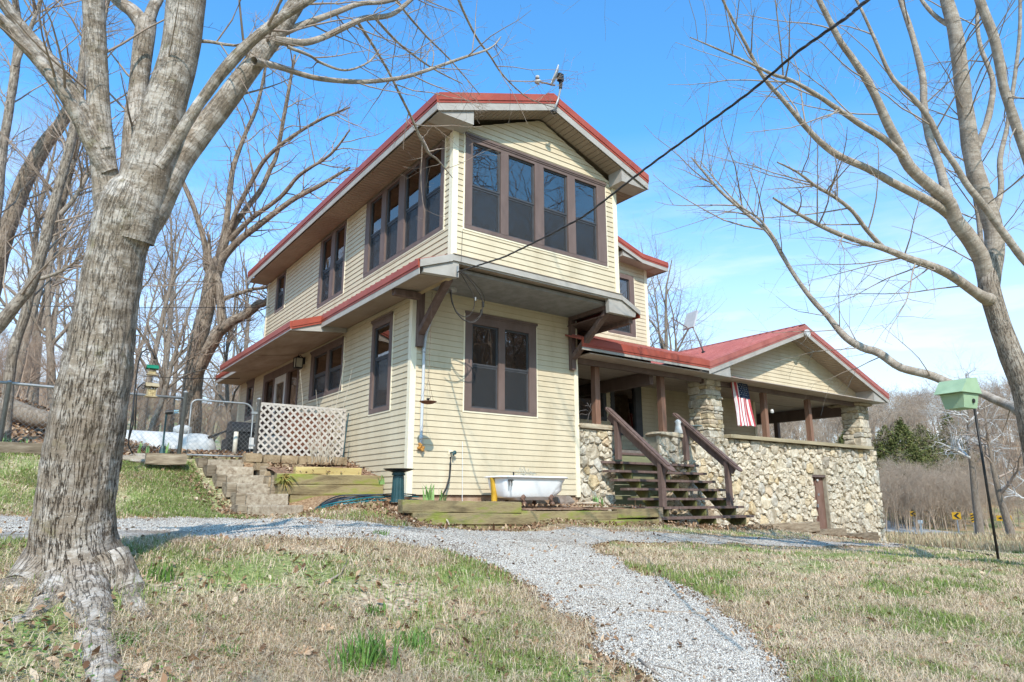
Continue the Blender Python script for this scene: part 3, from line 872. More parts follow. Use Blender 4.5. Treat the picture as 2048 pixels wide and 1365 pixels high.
# right stub of the skirt
mb = MB(); mb.prism([(3.41, -1.27, 3.32), (4.09, -1.27, 3.325), (4.12, -1.27, 3.42), (3.72, -1.27, 3.62), (3.40, -1.27, 3.59)][::-1], (0, .09, 0)); put('skirt_end', mb, GREYF, skirt)
ribbed((4.20, -1.29, SZ - .02), (4.20, .4, SZ - .02), (W + .03, -1.29, SZW), (W + .03, .4, SZW), 2, parent=skirt)
m2 = MB(); strip(m2, (3.72, -1.285, 3.69), (4.20, -1.285, 3.47), -.09, .0, (0, -.02, 0)); put('rake_board', m2, GREYF, skirt)
mb = MB(); mb.box((3.45, -1.18, 3.30), (4.08, .3, 3.32)); mb.box((4.02, -1.17, 3.22), (4.12, .4, 3.3195)); mb.box((3.70, .3, 3.3), (4.1, .42, 3.5)); put('stub_soffit', mb, WOODBR, skirt)
m2 = MB(); strip(m2, (4.20, -1.28, SZ - .03), (4.20, .4, SZ - .03), -.14, .0, (.02, 0, 0)); put('drip_edge', m2, RED, skirt)
# hood over the side entrance: same slope carried farther out
sl = (SZW - SZ) / .58
zh = lambda x: SZ + (x + .58) * sl
XH = -1.16; yh1 = 8.35
ribbed((XH, yj, zh(XH)), (XH, yh1, zh(XH)), (-.004, yj, SZW + .002), (-.004, yh1, SZW + .002), 6, parent=skirt)
fascia(skirt, (XH, yj, zh(XH)), (XH, yh1, zh(XH)), (-1, 0, 0), red=.14, grey=.022, mats=(None, WHITEP))
fascia(skirt, (XH, yj, zh(XH)), (-.56, yj, SZ + .006), (0, -1, 0), red=.15, grey=.0)
mb = MB(); mb.prism([(XH + .02, yj + .01, zh(XH) - .165), (-.03, yj + .01, 3.245), (-.03, yj + .01, 3.34), (-.56, yj + .01, SZ - .13), (XH + .02, yj + .01, zh(XH) - .145)][::-1], (0, .02, 0)); put('hood_cheek', mb, GREYF, skirt)
soffit_boards('hood_soffit', (XH + .01, yj + .02, zh(XH) - .16), (XH + .01, yh1, zh(XH) - .16), (-.024, yj + .02, 3.255), (-.024, yh1, 3.255), skirt, w=1.9, mat=SOFFW)
ribbed((-.70, yh1, SZ - .04), (-.70, 11.0, SZ - .04), (-.004, yh1, SZW), (-.004, 11.0, SZW), 3, parent=skirt)
fascia(skirt, (-.68, yh1, SZ - .04), (-.68, 11.0, SZ - .04), (-1, 0, 0), red=.12, grey=.09)
soffit_boards('skirt_soffit', (-.67, yh1, 3.255), (-.67, 11.0, 3.255), (-.024, yh1, 3.255), (-.024, 11.0, 3.255), skirt, w=.12)
mb = MB(); mb.box((-.5, -.32, 3.20), (-.03, -.2, 3.298)); put('lookout_beam', mb, WOODBR, skirt)
# brackets at the two front corners
for nm, bx, z0, ye in (('left', .11, 2.44, -1.12), ('right', 3.53, 2.42, -1.24)):
    mb = MB()
    mb.box((bx - .055, -.115, z0), (bx + .055, -.02, 3.42))
    mb.box((bx - .05, ye, 3.42), (bx + .05, -.021, 3.575))
    a = np.array((bx, -.10, z0 + .24)); b = np.array((bx, ye + .12, 3.40))
    mb.beam(a, b, .088, .12, up=(1, 0, 0))
    put('corner_bracket', mb, WOODBR, HOUSE)

# ------------------------------------------------------------------ rear wing
WXR = 7.82
hW = (6.35, 7.33, 3.98, 5.62)
siding(WG, 3.0, 5.98, lambda z: (W + .05, WXR - .05), [hW], name='wing_wall', zstart=3.0)
window(WG, *hW, [(6.45, 7.16)], 4.06, 5.50, 4.75, label='tall window of the set back wing', head=False)
corner(WXR, 1.8, 3.0, 5.95, -1, 1)
siding(WG, .6, 3.0, lambda z: (W + .05, 12.2), [(6.35, 7.42, 1.44, 2.999), (4.9, 6.2, 1.75, 2.95)], name='porch_back_wall', mat=SIDING)
mb = MB()
WG.box(mb, 6.35, 6.47, 1.44, 2.999, -.09, .035); WG.box(mb, 7.20, 7.42, 1.44, 2.999, -.09, .035); WG.box(mb, 6.47, 7.20, 2.86, 2.999, -.09, .033); WG.box(mb, 6.47, 7.20, 1.44, 1.55, -.09, .033)
w = put('porch_door', mb, SASH, HOUSE, label='dark glazed porch door')
p = MB(); WG.box(p, 6.47, 7.20, 1.55, 2.86, -.03, -.026); put('pane', p, GLASS, w)
p = MB(); WG.box(p, 6.55, 7.05, 2.62, 2.68, -.32, -.26); put('lamp_reflection', p, WHITEP, w)  # white bar set behind the pane, standing in for a fluorescent reflection
mb = MB(); WG.box(mb, 4.9, 6.2, 2.86, 2.95, -.09, .03); WG.box(mb, 4.9, 6.2, 1.75, 1.84, -.09, .03); WG.box(mb, 4.9, 5.0, 1.84, 2.86, -.09, .03); WG.box(mb, 6.1, 6.2, 1.84, 2.86, -.09, .03)
w = put('window', mb, SASH, HOUSE, label='dark porch window beside the corner'); p = MB(); WG.box(p, 5.0, 6.1, 1.84, 2.86, -.03, -.026); put('pane', p, GLASS, w)
mb = MB(); mb.box((12.1, 1.95, .6), (12.2, 8, 3.3)); mb.box((3.7, 2.4, .7), (12.1, 2.5, 3.3)); put('inner_wall', mb, BACKING, HOUSE)
mb = MB(); WG.box(mb, 12.12, 12.22, .9, 3.2, .0165, .03); mb.box((12.201, 1.80, .9), (12.222, 1.9, 3.2)); put('corner_trim', mb, TRIMC, HOUSE)
# wing roof: rake falling to the right with a flared foot
yr = 1.42
pts = [(5.2, 6.93), (6.381, 6.423), (7.302, 6.13), (8.28, 6.085)]
mb = MB()
for (xa, za), (xb, zb2) in zip(pts[:-1], pts[1:]):
    mb.hexa([(xa, yr + .05, za - .10), (xb, yr + .05, zb2 - .10), (xb, 8.9, zb2 - .10), (xa, 8.9, za - .10), (xa, yr + .05, za - .035), (xb, yr + .05, zb2 - .035), (xb, 8.9, zb2 - .035), (xa, 8.9, za - .035)])
wroof = put('wing_roof', mb, SOFF, HOUSE)
for (xa, za), (xb, zb2) in zip(pts[:-1], pts[1:]):
    ribbed((xa, yr, za), (xb, yr, zb2), (xa, 8.9, za), (xb, 8.9, zb2), 1, parent=wroof, ribs=1, rh=.0)
    fascia(wroof, (xa, yr, za), (xb, yr, zb2), (0, -1, 0), red=.14, grey=.10)
fascia(wroof, (8.28, yr, 6.085), (8.28, 8.9, 6.085), (1, 0, 0), red=.14, grey=.08)
soffit_boards('eave_soffit', (8.25, yr + .04, 5.875), (8.25, 8.9, 5.875), (WXR - .02, yr + .04, 5.885), (WXR - .02, 8.9, 5.885), wroof)
mb = MB(); mb.prism([(6.63, yr + .03, 5.965), (8.2, yr + .03, 5.87), (7.5, yr + .03, 5.90), (6.64, yr + .03, 6.11)], (0, .36, 0)); put('eave_return', mb, GREYF, wroof)
mb = MB(); mb.prism([(W + .02, 1.81, 5.97), (WXR, 1.81, 5.97), (7.3, 1.81, 6.03), (5.2, 1.81, 6.8), (W + .02, 1.81, 6.8)], (0, .08, 0)); put('wing_gable', mb, BACKING, HOUSE)
# ------------------------------------------------------------------ porch roofs and gable
GY0 = -.45; GXM = 11.45; GZP = 4.46; GZE = 2.965; GXL, GXR = 7.28, 15.62
gs = (GZP - GZE) / (GXM - GXL)
shed_s = (3.78 - 2.985) / (1.8 - GY0)
zsh = lambda y: 2.985 + (y - GY0) * shed_s
mb = MB()
mb.prism([(GXL + .1, GY0 + .05, GZE - .06), (GXM, GY0 + .05, GZP - .05), (GXR - .1, GY0 + .05, GZE - .06), (GXR - .3, GY0 + .05, GZE - .14), (GXM, GY0 + .05, GZP - .14), (GXL + .3, GY0 + .05, GZE - .14)][::-1], (0, 6, 0))
proof = put('porch_roof', mb, SOFF, HOUSE)
ribbed((GXL, GY0, GZE), (GXL, 6, GZE), (GXM, GY0, GZP), (GXM, 6, GZP), 8, mat=REDF, parent=proof)
ribbed((GXR, GY0, GZE), (GXR, 6, GZE), (GXM, GY0, GZP), (GXM, 6, GZP), 8, mat=REDF, parent=proof)
# shed part along the wing wall, last panels stop in the valley
xs = np.arange(3.40, 9.61, .887)
for xa in xs:
    xb = xa + .887
    yv = lambda x: GY0 if x < GXL + .05 else min(1.8, GY0 + max(0, (GZP - gs * (GXM - x) - 2.985) / shed_s - .03))
    if yv(xa) > 1.7: break
    ribbed((xa, yv(xa), zsh(yv(xa))), (xb, yv(xb), zsh(yv(xb))), (xa, 1.80, zsh(1.80)), (xb, 1.80, zsh(1.80)), 1, mat=REDF, parent=proof)
mb = MB()
for s in (-1, 1):
    mb.hexa([(GXM, GY0 - .01, GZP + .03), (GXM + s * .15, GY0 - .01, GZP + .03 - .15 * gs), (GXM + s * .15, 6, GZP + .03 - .15 * gs), (GXM, 6, GZP + .03),
             (GXM, GY0 - .01, GZP + .045), (GXM + s * .15, GY0 - .01, GZP + .045 - .15 * gs), (GXM + s * .15, 6, GZP + .045 - .15 * gs), (GXM, 6, GZP + .045)])
put('ridge_cap', mb, REDF, proof)
fascia(proof, (3.44, GY0, 2.985), (GXL, GY0, 2.985), (0, -1, 0), red=.17, grey=.055)
fascia(proof, (GXL, GY0, GZE), (GXM, GY0, GZP), (0, -1, 0), red=.165, grey=.115, mats=(REDF, None))
fascia(proof, (GXR, GY0, GZE), (GXM, GY0, GZP), (0, -1, 0), red=.165, grey=.115, mats=(REDF, None))
fascia(proof, (GXR, GY0, GZE), (GXR, 6, GZE), (1, 0, 0), red=.16, grey=.08, mats=(REDF, None))
m2 = MB(); m2.lathe((GXM - .02, GY0 - .10, GZP - .235), [(.0, 0), (.105, .001), (.105, .06), (.0, .061)], k=12, axis=(0, 1, 0)); put('ridge_end_cap', m2, WHITEP, proof)
zr2 = lambda x: GZP - .245 - abs(x - GXM) * gs
for s in (-1, 1):
    a = GXM + s * 3.35
    soffit_boards('rake_soffit', (GXM, GY0 + .02, zr2(GXM)), (a, GY0 + .02, zr2(a)), (GXM, .09, zr2(GXM)), (a, .09, zr2(a)), proof)
    xe = GXL if s < 0 else GXR
    mb = MB(); mb.prism([(xe - s * .02, GY0 + .02, GZE - .255), (a, GY0 + .02, GZE - .265), (a, GY0 + .02, zr2(a) + .01), (xe - s * .02, GY0 + .02, GZE - .16)], (0, .52, 0)); put('eave_return', mb, GREYF, proof)
siding(PG, 2.745, 4.22, lambda z: (GXM - (4.235 - z) / gs, GXM + (4.235 - z) / gs), (), name='porch_gable')
mb = MB(); mb.box((3.7, GY0 + .05, 2.715), (15.4, 1.79, 2.735)); mb.box((7.6, 1.80, 2.70), (15.4, 5.8, 2.72)); put('porch_ceiling', mb, M('porch_ceiling_paint', [(.3, (.33, .26, .21)), (.7, (.46, .38, .32))], rough=.6, scale=1.5, stretch=(1, 4, 1)), proof)
mb = MB(); mb.box((3.72, .12, .80), (15.0, 5.6, .93)); put('porch_floor', mb, M('porch_floor_boards', [(.3, (.12, .10, .085)), (.7, (.2, .17, .15))], rough=.9), HOUSE)
mb = MB(); mb.box((14.80, .2, 2.36), (14.95, 5.8, 2.70)); mb.box((3.75, .02, 2.60), (7.6, .10, 2.713)); mb.box((6.02, .2, 2.42), (6.14, 1.78, 2.70)); mb.box((7.75, .105, 2.60), (15.2, .2, 2.713))
put('porch_beam', mb, BROWN, HOUSE)
# porch posts (tops under the ceiling, feet on the caps)
def post(px, pyb, y, w=.13, z1=2.714, zb=None, lab=None):
    P = onY(px, pyb, y)
    mb = MB(); mb.box((P[0] - w / 2, y - w / 2, zb if zb is not None else 1.405), (P[0] + w / 2, y + w / 2, z1))
    return put('porch_post', mb, POSTBR, HOUSE)
post(1193, 848, .22); post(1326, 866, .22, zb=1.36); post(1533, 876, .20, z1=2.60); post(1622, 882, .20, z1=2.60)
P = onX(1556, 877, 14.88); mb = MB(); mb.box((14.81, P[1] - .07, .93), (14.94, P[1] + .07, 2.36)); put('porch_post', mb, BROWN, HOUSE)
mb = MB(); P = onY(1549, 812, .12); mb.lathe((P[0] - .12, .13, P[2] - .2), [(0, 0), (.04, .005), (.05, .05), (.03, .1), (0, .101)], k=10); put('porch_lamp', mb, WHITEP, HOUSE)

# ------------------------------------------------------------------ stone work
def stone_mat():
    m, nt, b = nodes_of('field_stone')
    oi = nt.nodes.new('ShaderNodeObjectInfo')
    tc = nt.nodes.new('ShaderNodeTexCoord')
    rp = ramp(nt, [(0, (.42, .36, .28)), (.22, (.55, .485, .39)), (.40, (.45, .42, .37)), (.55, (.60, .535, .43)), (.72, (.50, .39, .24)), (.82, (.56, .49, .39)), (.92, (.36, .33, .29)), (1, (.48, .37, .25))])
    nt.links.new(oi.outputs['Random'], rp.inputs[0])
    no = nt.nodes.new('ShaderNodeTexNoise'); no.inputs['Scale'].default_value = 9; no.inputs['Detail'].default_value = 8; no.inputs['Roughness'].default_value = .65
    nt.links.new(tc.outputs['Object'], no.inputs['Vector'])
    r2 = ramp(nt, [(.30, (.60, .54, .45)), (.45, (.90, .87, .82)), (.62, (1.10, 1.09, 1.07)), (.80, (.86, .75, .58))])
    nt.links.new(no.outputs['Fac'], r2.inputs[0])
    mx = nt.nodes.new('ShaderNodeMix'); mx.data_type = 'RGBA'; mx.blend_type = 'MULTIPLY'; mx.inputs[0].default_value = 1
    nt.links.new(rp.outputs[0], mx.inputs[6]); nt.links.new(r2.outputs[0], mx.inputs[7])
    nt.links.new(mx.outputs[2], b.inputs['Base Color'])
    b.inputs['Roughness'].default_value = .92; b.inputs['Specular IOR Level'].default_value = .2
    n2 = nt.nodes.new('ShaderNodeTexNoise'); n2.inputs['Scale'].default_value = 22; n2.inputs['Detail'].default_value = 8
    nt.links.new(tc.outputs['Object'], n2.inputs['Vector'])
    bp = nt.nodes.new('ShaderNodeBump'); bp.inputs['Strength'].default_value = .6; bp.inputs['Distance'].default_value = .03
    nt.links.new(n2.outputs['Fac'], bp.inputs['Height']); nt.links.new(bp.outputs[0], b.inputs['Normal'])
    return m
STONE = stone_mat()
MORTAR = M('lime_mortar', [(.3, (.24, .19, .13)), (.55, (.38, .32, .235)), (.75, (.48, .42, .33))], rough=.95, scale=5, bump=.4)

def clip_poly(poly, n, c):
    out = []
    for i in range(len(poly)):
        a, b = poly[i], poly[(i + 1) % len(poly)]
        da, db = n[0] * a[0] + n[1] * a[1] - c, n[0] * b[0] + n[1] * b[1] - c
        if da <= 0: out.append(a)
        if da * db < 0:
            t = da / (da - db); out.append((a[0] + t * (b[0] - a[0]), a[1] + t * (b[1] - a[1])))
    return out
def power_cells(x0, x1, z0, z1, rmin, rmax, rng, ok=lambda x, z: True, asp=1.0):
    S = []
    for tries in range(24000):
        f = 1 - .0 * tries
        r = rmin + (rmax - rmin) * rng.random() ** 2.2 * (1 - tries / 26000)
        r = max(r, rmin * .8)
        x, z = rng.uniform(x0, x1), rng.uniform(z0, z1)
        if not ok(x, z): continue
        if all((x - a) ** 2 / asp ** 2 + (z - b) ** 2 > (.86 * (r + c)) ** 2 for a, b, c in S): S.append((x, z, r))
    cells = []
    for i, (x, z, r) in enumerate(S):
        P = [(x - .5, z - .5), (x + .5, z - .5), (x + .5, z + .5), (x - .5, z + .5)]
        P = [(min(max(a, x0), x1), min(max(b, z0), z1)) for a, b in P]
        for j, (a, b, c) in enumerate(S):
            if j == i: continue
            dx, dz = a - x, b - z
            if dx * dx + dz * dz > .9: continue
            n = (2 * dx, 2 * dz); cc = a * a + b * b - x * x - z * z + r * r - c * c
            P = clip_poly(P, n, cc)
            if len(P) < 3: break
        if len(P) >= 3: cells.append(P)
    return cells
def stone_from_poly(face, poly, rng, gap=.008, dep=(.035, .095), base=-.03):
    P = np.array(poly); c = P.mean(0)
    Q = []
    for i in range(len(P)):
        a, b = P[i], P[(i + 1) % len(P)]
        Q.append(a)
        if np.linalg.norm(b - a) > .11: Q.append((a + b) / 2 + rng.normal(0, .010, 2))
    Q = np.array(Q); d = Q - c; L = np.linalg.norm(d, axis=1)[:, None] + 1e-9
    # cut sharp corners a little, leave the joint open
    Lm = L.mean()
    Q = c + d / L * np.maximum(.02, np.minimum(L, Lm * 1.32) - gap * rng.uniform(.6, 1.6, (len(Q), 1)))
    k = len(Q); out = rng.uniform(*dep)
    tilt = rng.normal(0, .16, 2)
    V = [face.p(a, b, base) for a, b in Q]
    ring = c + (Q - c) * rng.uniform(.90, .985, (k, 1))
    V += [face.p(a, b, out * .72 + np.dot((a, b) - c, tilt) + rng.normal(0, .007)) for a, b in ring]
    r2 = c + (Q - c) * rng.uniform(.5, .75, (k, 1))
    V += [face.p(a, b, out + np.dot((a, b) - c, tilt) + rng.normal(0, .010)) for a, b in r2]
    F = []
    for i in range(k):
        j = (i + 1) % k
        F += [(i, j, k + j, k + i), (k + i, k + j, 2 * k + j, 2 * k + i)]
    F.append(tuple(range(2 * k, 3 * k)))
    return MB().add(V, F)
def rock_mb(c, h, rng, rough=.12, sub=3, round_=.14, rot=0.0):
    """an uneven block: 26 points of a cube pulled in at the corners"""
    pts = []; ids = {}
    for i in range(sub):
        for j in range(sub):
            for k in range(sub):
                if 0 < i < sub - 1 and 0 < j < sub - 1 and 0 < k < sub - 1: continue
                p = np.array([i, j, k]) / (sub - 1) * 2 - 1
                ext = (np.abs(p) > .99).sum()
                p = p * (1 - round_ * (ext - 1) * .5) + rng.normal(0, rough * .5, 3)
                ids[(i, j, k)] = len(pts); pts.append(p)
    V = np.array(pts) * np.array(h)
    if rot:
        ca, sa = cos(rot), sin(rot); V = np.stack([V[:, 0] * ca - V[:, 1] * sa, V[:, 0] * sa + V[:, 1] * ca, V[:, 2]], 1)
    V = V + np.array(c)
    F = []
    s = sub - 1
    for a in range(s):
        for b in range(s):
            for fx, fn in ((0, lambda u, v: (0, u, v)), (1, lambda u, v: (s, u, v)), (0, lambda u, v: (v, 0, u)), (1, lambda u, v: (v, s, u)), (0, lambda u, v: (u, v, 0)), (1, lambda u, v: (u, v, s))):
                q = [ids[fn(a, b)], ids[fn(a + 1, b)], ids[fn(a + 1, b + 1)], ids[fn(a, b + 1)]]
                F.append(tuple(q[::-1] if fx == 0 else q))
    return MB().add(V, F)

SW = Face((0, .05, 0), (1, 0, 0), (0, -1, 0))
srng = np.random.default_rng(5)
WALL = thing('stone_wall', 'long rough fieldstone wall carrying the porch rail and cellar door', 'stone wall', (9, .05, -1))
mb = MB()
for a, b, c, d in ((3.70, 4.62, -.6, 1.29), (6.02, 7.66, -1.0, 1.26), (7.66, 11.9, -1.3, 1.32), (12.56, 15.36, -1.7, 1.32), (11.9, 12.56, .56, 1.32)): SW.box(mb, a, b, c, d, -.45, .020)
put('wall_core', mb, MORTAR, WALL)
okm = lambda x, z: not (11.80 < x < 12.66 and -1.6 < z < .64) and z < (1.24 if x < 7.7 else 1.30)
cells = power_cells(6.02, 15.38, -1.55, 1.33, .062, .235, srng, okm)
cells += power_cells(3.70, 4.66, -.40, 1.29, .07, .17, srng)
cells = [P for P in cells]
def trim_door(P):
    A = np.array(P); c = A.mean(0)
    if 11.5 < c[0] < 13 and c[1] < .8:
        if c[1] > .56: return clip_poly(P, (0, -1), -.58)
        return clip_poly(P, (1, 0), 11.885) if c[0] < 12.23 else clip_poly(P, (-1, 0), -12.585)
    return P
cells = [trim_door(P) for P in cells]
cells = [P for P in cells if len(P) > 2]
def area(P): A = np.array(P); return .5 * abs(np.dot(A[:, 0], np.roll(A[:, 1], 1)) - np.dot(A[:, 1], np.roll(A[:, 0], 1)))
cells.sort(key=lambda P: -area(P) * (1.5 if np.mean([q[0] for q in P]) < 9 else 1))
rest = MB()
for i, P in enumerate(cells):
    m1 = stone_from_poly(SW, P, srng)
    if i < 296: put('stone', m1, STONE, WALL)
    else: rest.add(m1.verts(), m1.f)
if rest.n: put('small_stones', rest, STONE, WALL, kind='stuff')
CAPM = M('sandstone_cap', [(.3, (.27, .21, .14)), (.5, (.42, .34, .24)), (.75, (.54, .47, .35))], rough=.9, scale=6, bump=.35, stretch=(.5, 1, 1))
TIMB_CAP = M('weathered_cap_board', [(.3, (.24, .19, .11)), (.6, (.38, .31, .20)), (.8, (.47, .40, .28))], rough=.9, scale=8, stretch=(.15, 2, 2), bump=.2)
put('cap_stone', rock_mb((4.21, .14, 1.345), (.54, .23, .05), srng, .05), CAPM, WALL)
put('cap_stone', rock_mb((6.62, .16, 1.31), (.66, .24, .055), srng, .09), CAPM, WALL)
mb = MB(); mb.box((8.36, -.13, 1.335), (15.05, .30, 1.42)); put('cap_board', mb, TIMB_CAP, WALL)
# cellar door, set back in the wall, of two boards
mb = MB()
for a, b, o in ((11.90, 12.19, -.10), (12.195, 12.555, -.075)): SW.box(mb, a, b, -.95, .50, o - .05, o)
cd = put('cellar_door', mb, M('peeling_red_brown_paint', [(.25, (.12, .065, .045)), (.5, (.17, .095, .07)), (.74, (.22, .135, .105)), (.82, (.50, .43, .38))], rough=.8, scale=7, stretch=(1, 1, .35), bump=.3), WALL)
mb = MB(); SW.box(mb, 11.86, 12.60, .50, .56, -.2, .01); put('door_lintel', mb, BROWN, cd)
mb = MB(); SW.box(mb, 12.16, 12.20, -.28, -.20, -.09, -.05); SW.box(mb, 12.24, 12.30, .02, .08, -.073, -.055); put('door_latch', mb, GALV, cd)
mb = MB(); mb.lathe(SW.p(12.25, .42, -.06), [(.0, 0), (.03, .001), (.03, .03), (0, .031)], k=10, axis=(0, -1, 0)); put('door_lamp', mb, WHITEP, cd)

def pillar(name_label, x0, x1, ylen, z0, z1, capz=None):
    t = thing('stone_pillar', name_label, 'stone pillar', (x0, .05, z0), 'stone pillars of the porch')
    mb = MB(); mb.box((x0 + .05, .08, z0), (x1 - .05, .05 + ylen - .05, z1)); put('pillar_core', mb, MORTAR, t)
    def courses():
        z = z0; out = []
        while z < z1 - .03:
            h = min(srng.choice([.07, .10, .14, .19, .25], p=[.2, .3, .25, .15, .1]) * srng.uniform(.85, 1.15), z1 - z)
            if z1 - z - h < .06: h = z1 - z
            out.append((z, h)); z += h
        return out
    for k, (z, h) in enumerate(courses()):      # front face with the corner stones
        u = x0
        while u < x1 - .03:
            w_ = min(srng.uniform(.14, .38), x1 - u)
            if x1 - u - w_ < .1: w_ = x1 - u
            dp = srng.uniform(.12, .26) if u == x0 else .11
            put('stone', rock_mb((u + w_ / 2, .05 + dp + srng.normal(0, .012), z + h / 2), (w_ / 2 - .004, dp + srng.uniform(0, .02), h / 2 - .004), srng, .13, round_=.1), STONE, t); u += w_
    for k, (z, h) in enumerate(courses()):      # left face
        v = .05 + srng.uniform(.12, .24)
        while v < .05 + ylen - .03:
            w_ = min(srng.uniform(.14, .36), .05 + ylen - v)
            if .05 + ylen - v - w_ < .1: w_ = .05 + ylen - v
            put('stone', rock_mb((x0 + .11 + srng.normal(0, .012), v + w_ / 2, z + h / 2), (.11 + srng.uniform(0, .02), w_ / 2 - .004, h / 2 - .004), srng, .13, round_=.1), STONE, t); v += w_
    return t
pl_y = onX(1375, 770, 7.79)[1] - .05
pillar('stone pillar of the porch beside the hanging flag and stair rail', 7.78, 8.36, min(pl_y, 1.2), 1.25, 2.76)
pr_y = onX(1681, 815, 14.75)[1] - .05
pp = pillar('stone pillar at the far right end of the porch under a flat cap', 14.72, 15.34, min(pr_y, .9), 1.43, 2.62)
put('cap_stone', rock_mb((15.02, .42, 2.67), (.40, .52, .05), srng, .05), CAPM, pp)

# ------------------------------------------------------------------ porch stairs
ST_ = thing('porch_stairs', 'weathered brown open wooden stairs up to the porch', 'stairs', (5.7, -1.4, -.6))
TZ = [-.385, -.205, -.043, .14, .314, .49, .672, .872]
for i, z in enumerate(TZ):
    y = -1.46 + i * .22
    mb = MB()
    x0, x1 = (4.40 if i == 0 else 4.26), (7.10 if i < 7 else 6.78)
    jx = srng.uniform(-.02, .02)
    # front corners cut at an angle on the left
    ch = .0 if i == 0 else .10
    mb.prism([(x0 + jx, y + .29, z - .045), (x0 + jx, y + ch, z - .045), (x0 + jx + ch * 1.6, y, z - .045), (x1 + jx, y, z - .045), (x1 + jx, y + .29, z - .045)], (0, 0, .045))
    put('tread', mb, WOODBR, ST_)
ALGAE = M('mossy_stringer_wood', [(.25, (.05, .045, .025)), (.45, (.10, .09, .04)), (.62, (.17, .17, .05)), (.8, (.20, .15, .10))], rough=.9, scale=5, bump=.2)
for px in (1352, 1428, 1488):
    x = onY(px, 1050, -1.40)[0]
    prof = []
    for i, z in enumerate(TZ):
        y = -1.43 + i * .22
        zl = -.62 if i == 0 else TZ[i - 1] - .002
        prof += [(y, zl if i == 0 else TZ[i - 1] - .0), (y, z - .047)]
    P = [(x, yy, zz) for yy, zz in prof] + [(x, .12, TZ[-1] - .047), (x, .12, TZ[-1] - .30), (x, -1.15, -.62)]
    mb = MB(); mb.prism(P, (.045, 0, 0)); put('stringer', mb, ALGAE, ST_)
def rail(x, caps, p1, p2):
    a = onX(*caps[0], x); b = onX(*caps[1], x)
    d = (b - a) / np.linalg.norm(b - a)
    hr = MB(); hr.beam(a - (0, 0, .12), b - d * .12 - (0, 0, .12), .042, .17, up=(0, 0, 1)); h = put('handrail', hr, WOODBR, ST_)
    for k_, (w_, sh, e0, e1) in enumerate(((.17, -.012, 0, .0), (.10, .017, .03, .09))):
        pr_ = MB(); A = a + d * e0 + (0, 0, sh); B = b - d * e1 + (0, 0, sh)
        pr_.beam(A, B, w_, .028)
        # rounded ends
        for q_, s_ in ((A, -1), (B, 1)):
            sd = np.cross(d, (0, 0, 1)); sd /= np.linalg.norm(sd); up = np.cross(sd, d)
            loop = [q_ + sd * (w_ / 2) * cos(t_) + d * s_ * (w_ / 2) * sin(t_) - up * .014 for t_ in np.linspace(0, pi, 8)]
            pr_.prism(loop, up * .0279)
        put('rail_cap', pr_, WOODBR, h)
    for (px, pyb), tt in ((p1, None), (p2, None)):
        q = onX(px, pyb, x)
        t_ = (q[1] - a[1]) / (b[1] - a[1]); zt = a[2] + (b[2] - a[2]) * t_ - .05
        mb = MB(); mb.box((x - .065 - .001, q[1] - .045, q[2] - .0), (x + .045, q[1] + .045, zt)); put('newel_post', mb, WOODBR, ST_)
rail(4.58, ((1218, 819), (1342, 937)), (1238, 920), (1327, 1014))
rail(6.80, ((1352, 830), (1477, 937)), (1374, 921), (1461, 1012))
# green-grey boards closing the space under the stairs
mb0 = M('mossy_grey_boards', [(.25, (.13, .13, .07)), (.5, (.20, .20, .11)), (.75, (.27, .25, .17))], rough=.9, scale=3, stretch=(.4, 1, 2), bump=.15)
for i in range(6):
    mb = MB(); mb.box((4.66, .10 + .003 * (i % 2), -.42 + i * .215), (6.0, .13, -.42 + i * .215 + .207)); put('skirting_board', mb, mb0, HOUSE)

# ------------------------------------------------------------------ retaining timbers
TIMB = M('mossy_timber', [(.28, (.07, .05, .025)), (.40, (.17, .125, .065)), (.50, (.26, .20, .10)), (.57, (.21, .20, .055)), (.63, (.22, .24, .04)), (.70, (.30, .235, .13)), (.82, (.15, .11, .07))], rough=.92, scale=2.2, stretch=(.55, 1, 2.4), bump=.35, bscale=26)
TIMB2 = M('grey_tan_timber', [(.28, (.09, .065, .04)), (.45, (.20, .15, .10)), (.58, (.27, .21, .145)), (.75, (.36, .295, .215))], per_object=.28, rough=.92, scale=9, stretch=(.4, 1, 2.5), bump=.45, bscale=30)
YEL = M('new_yellow_timber', [(.3, (.38, .27, .10)), (.6, (.50, .38, .16)), (.8, (.56, .45, .23))], rough=.85, scale=5, stretch=(.3, 1, 3), bump=.1)
def sleeper(x0, x1, y0, y1, z0, z1, rng=srng, tx=0.0):
    mb = MB(); n = max(2, int(abs(x1 - x0) / .35)); V = []; F = []
    for i in range(n + 1):
        t = i / n; x = x0 + (x1 - x0) * t; dz = tx * (x - x0)
        j = rng.normal(0, .006, 8)
        c = .012
        for (yy, zz, a) in ((y0 + c, z0, 0), (y0, z0 + c, 1), (y0, z1 - c, 2), (y0 + c, z1, 3), (y1, z1, 4), (y1, z0, 5)): V.append((x, yy + j[a], zz + dz + j[(a + 3) % 8] * .7))
    for i in range(n):
        for a in range(6):
            o = i * 6; b = (a + 1) % 6; F.append((o + a, o + 6 + a, o + 6 + b, o + b))
    F += [tuple(range(6)), tuple(range(n * 6 + 5, n * 6 - 1, -1))]
    return mb.add(V, F)
TW = thing('timber_wall', 'mossy two course timber retaining wall in front of the white bathtub', 'retaining wall', (2, -1.4, -.5))
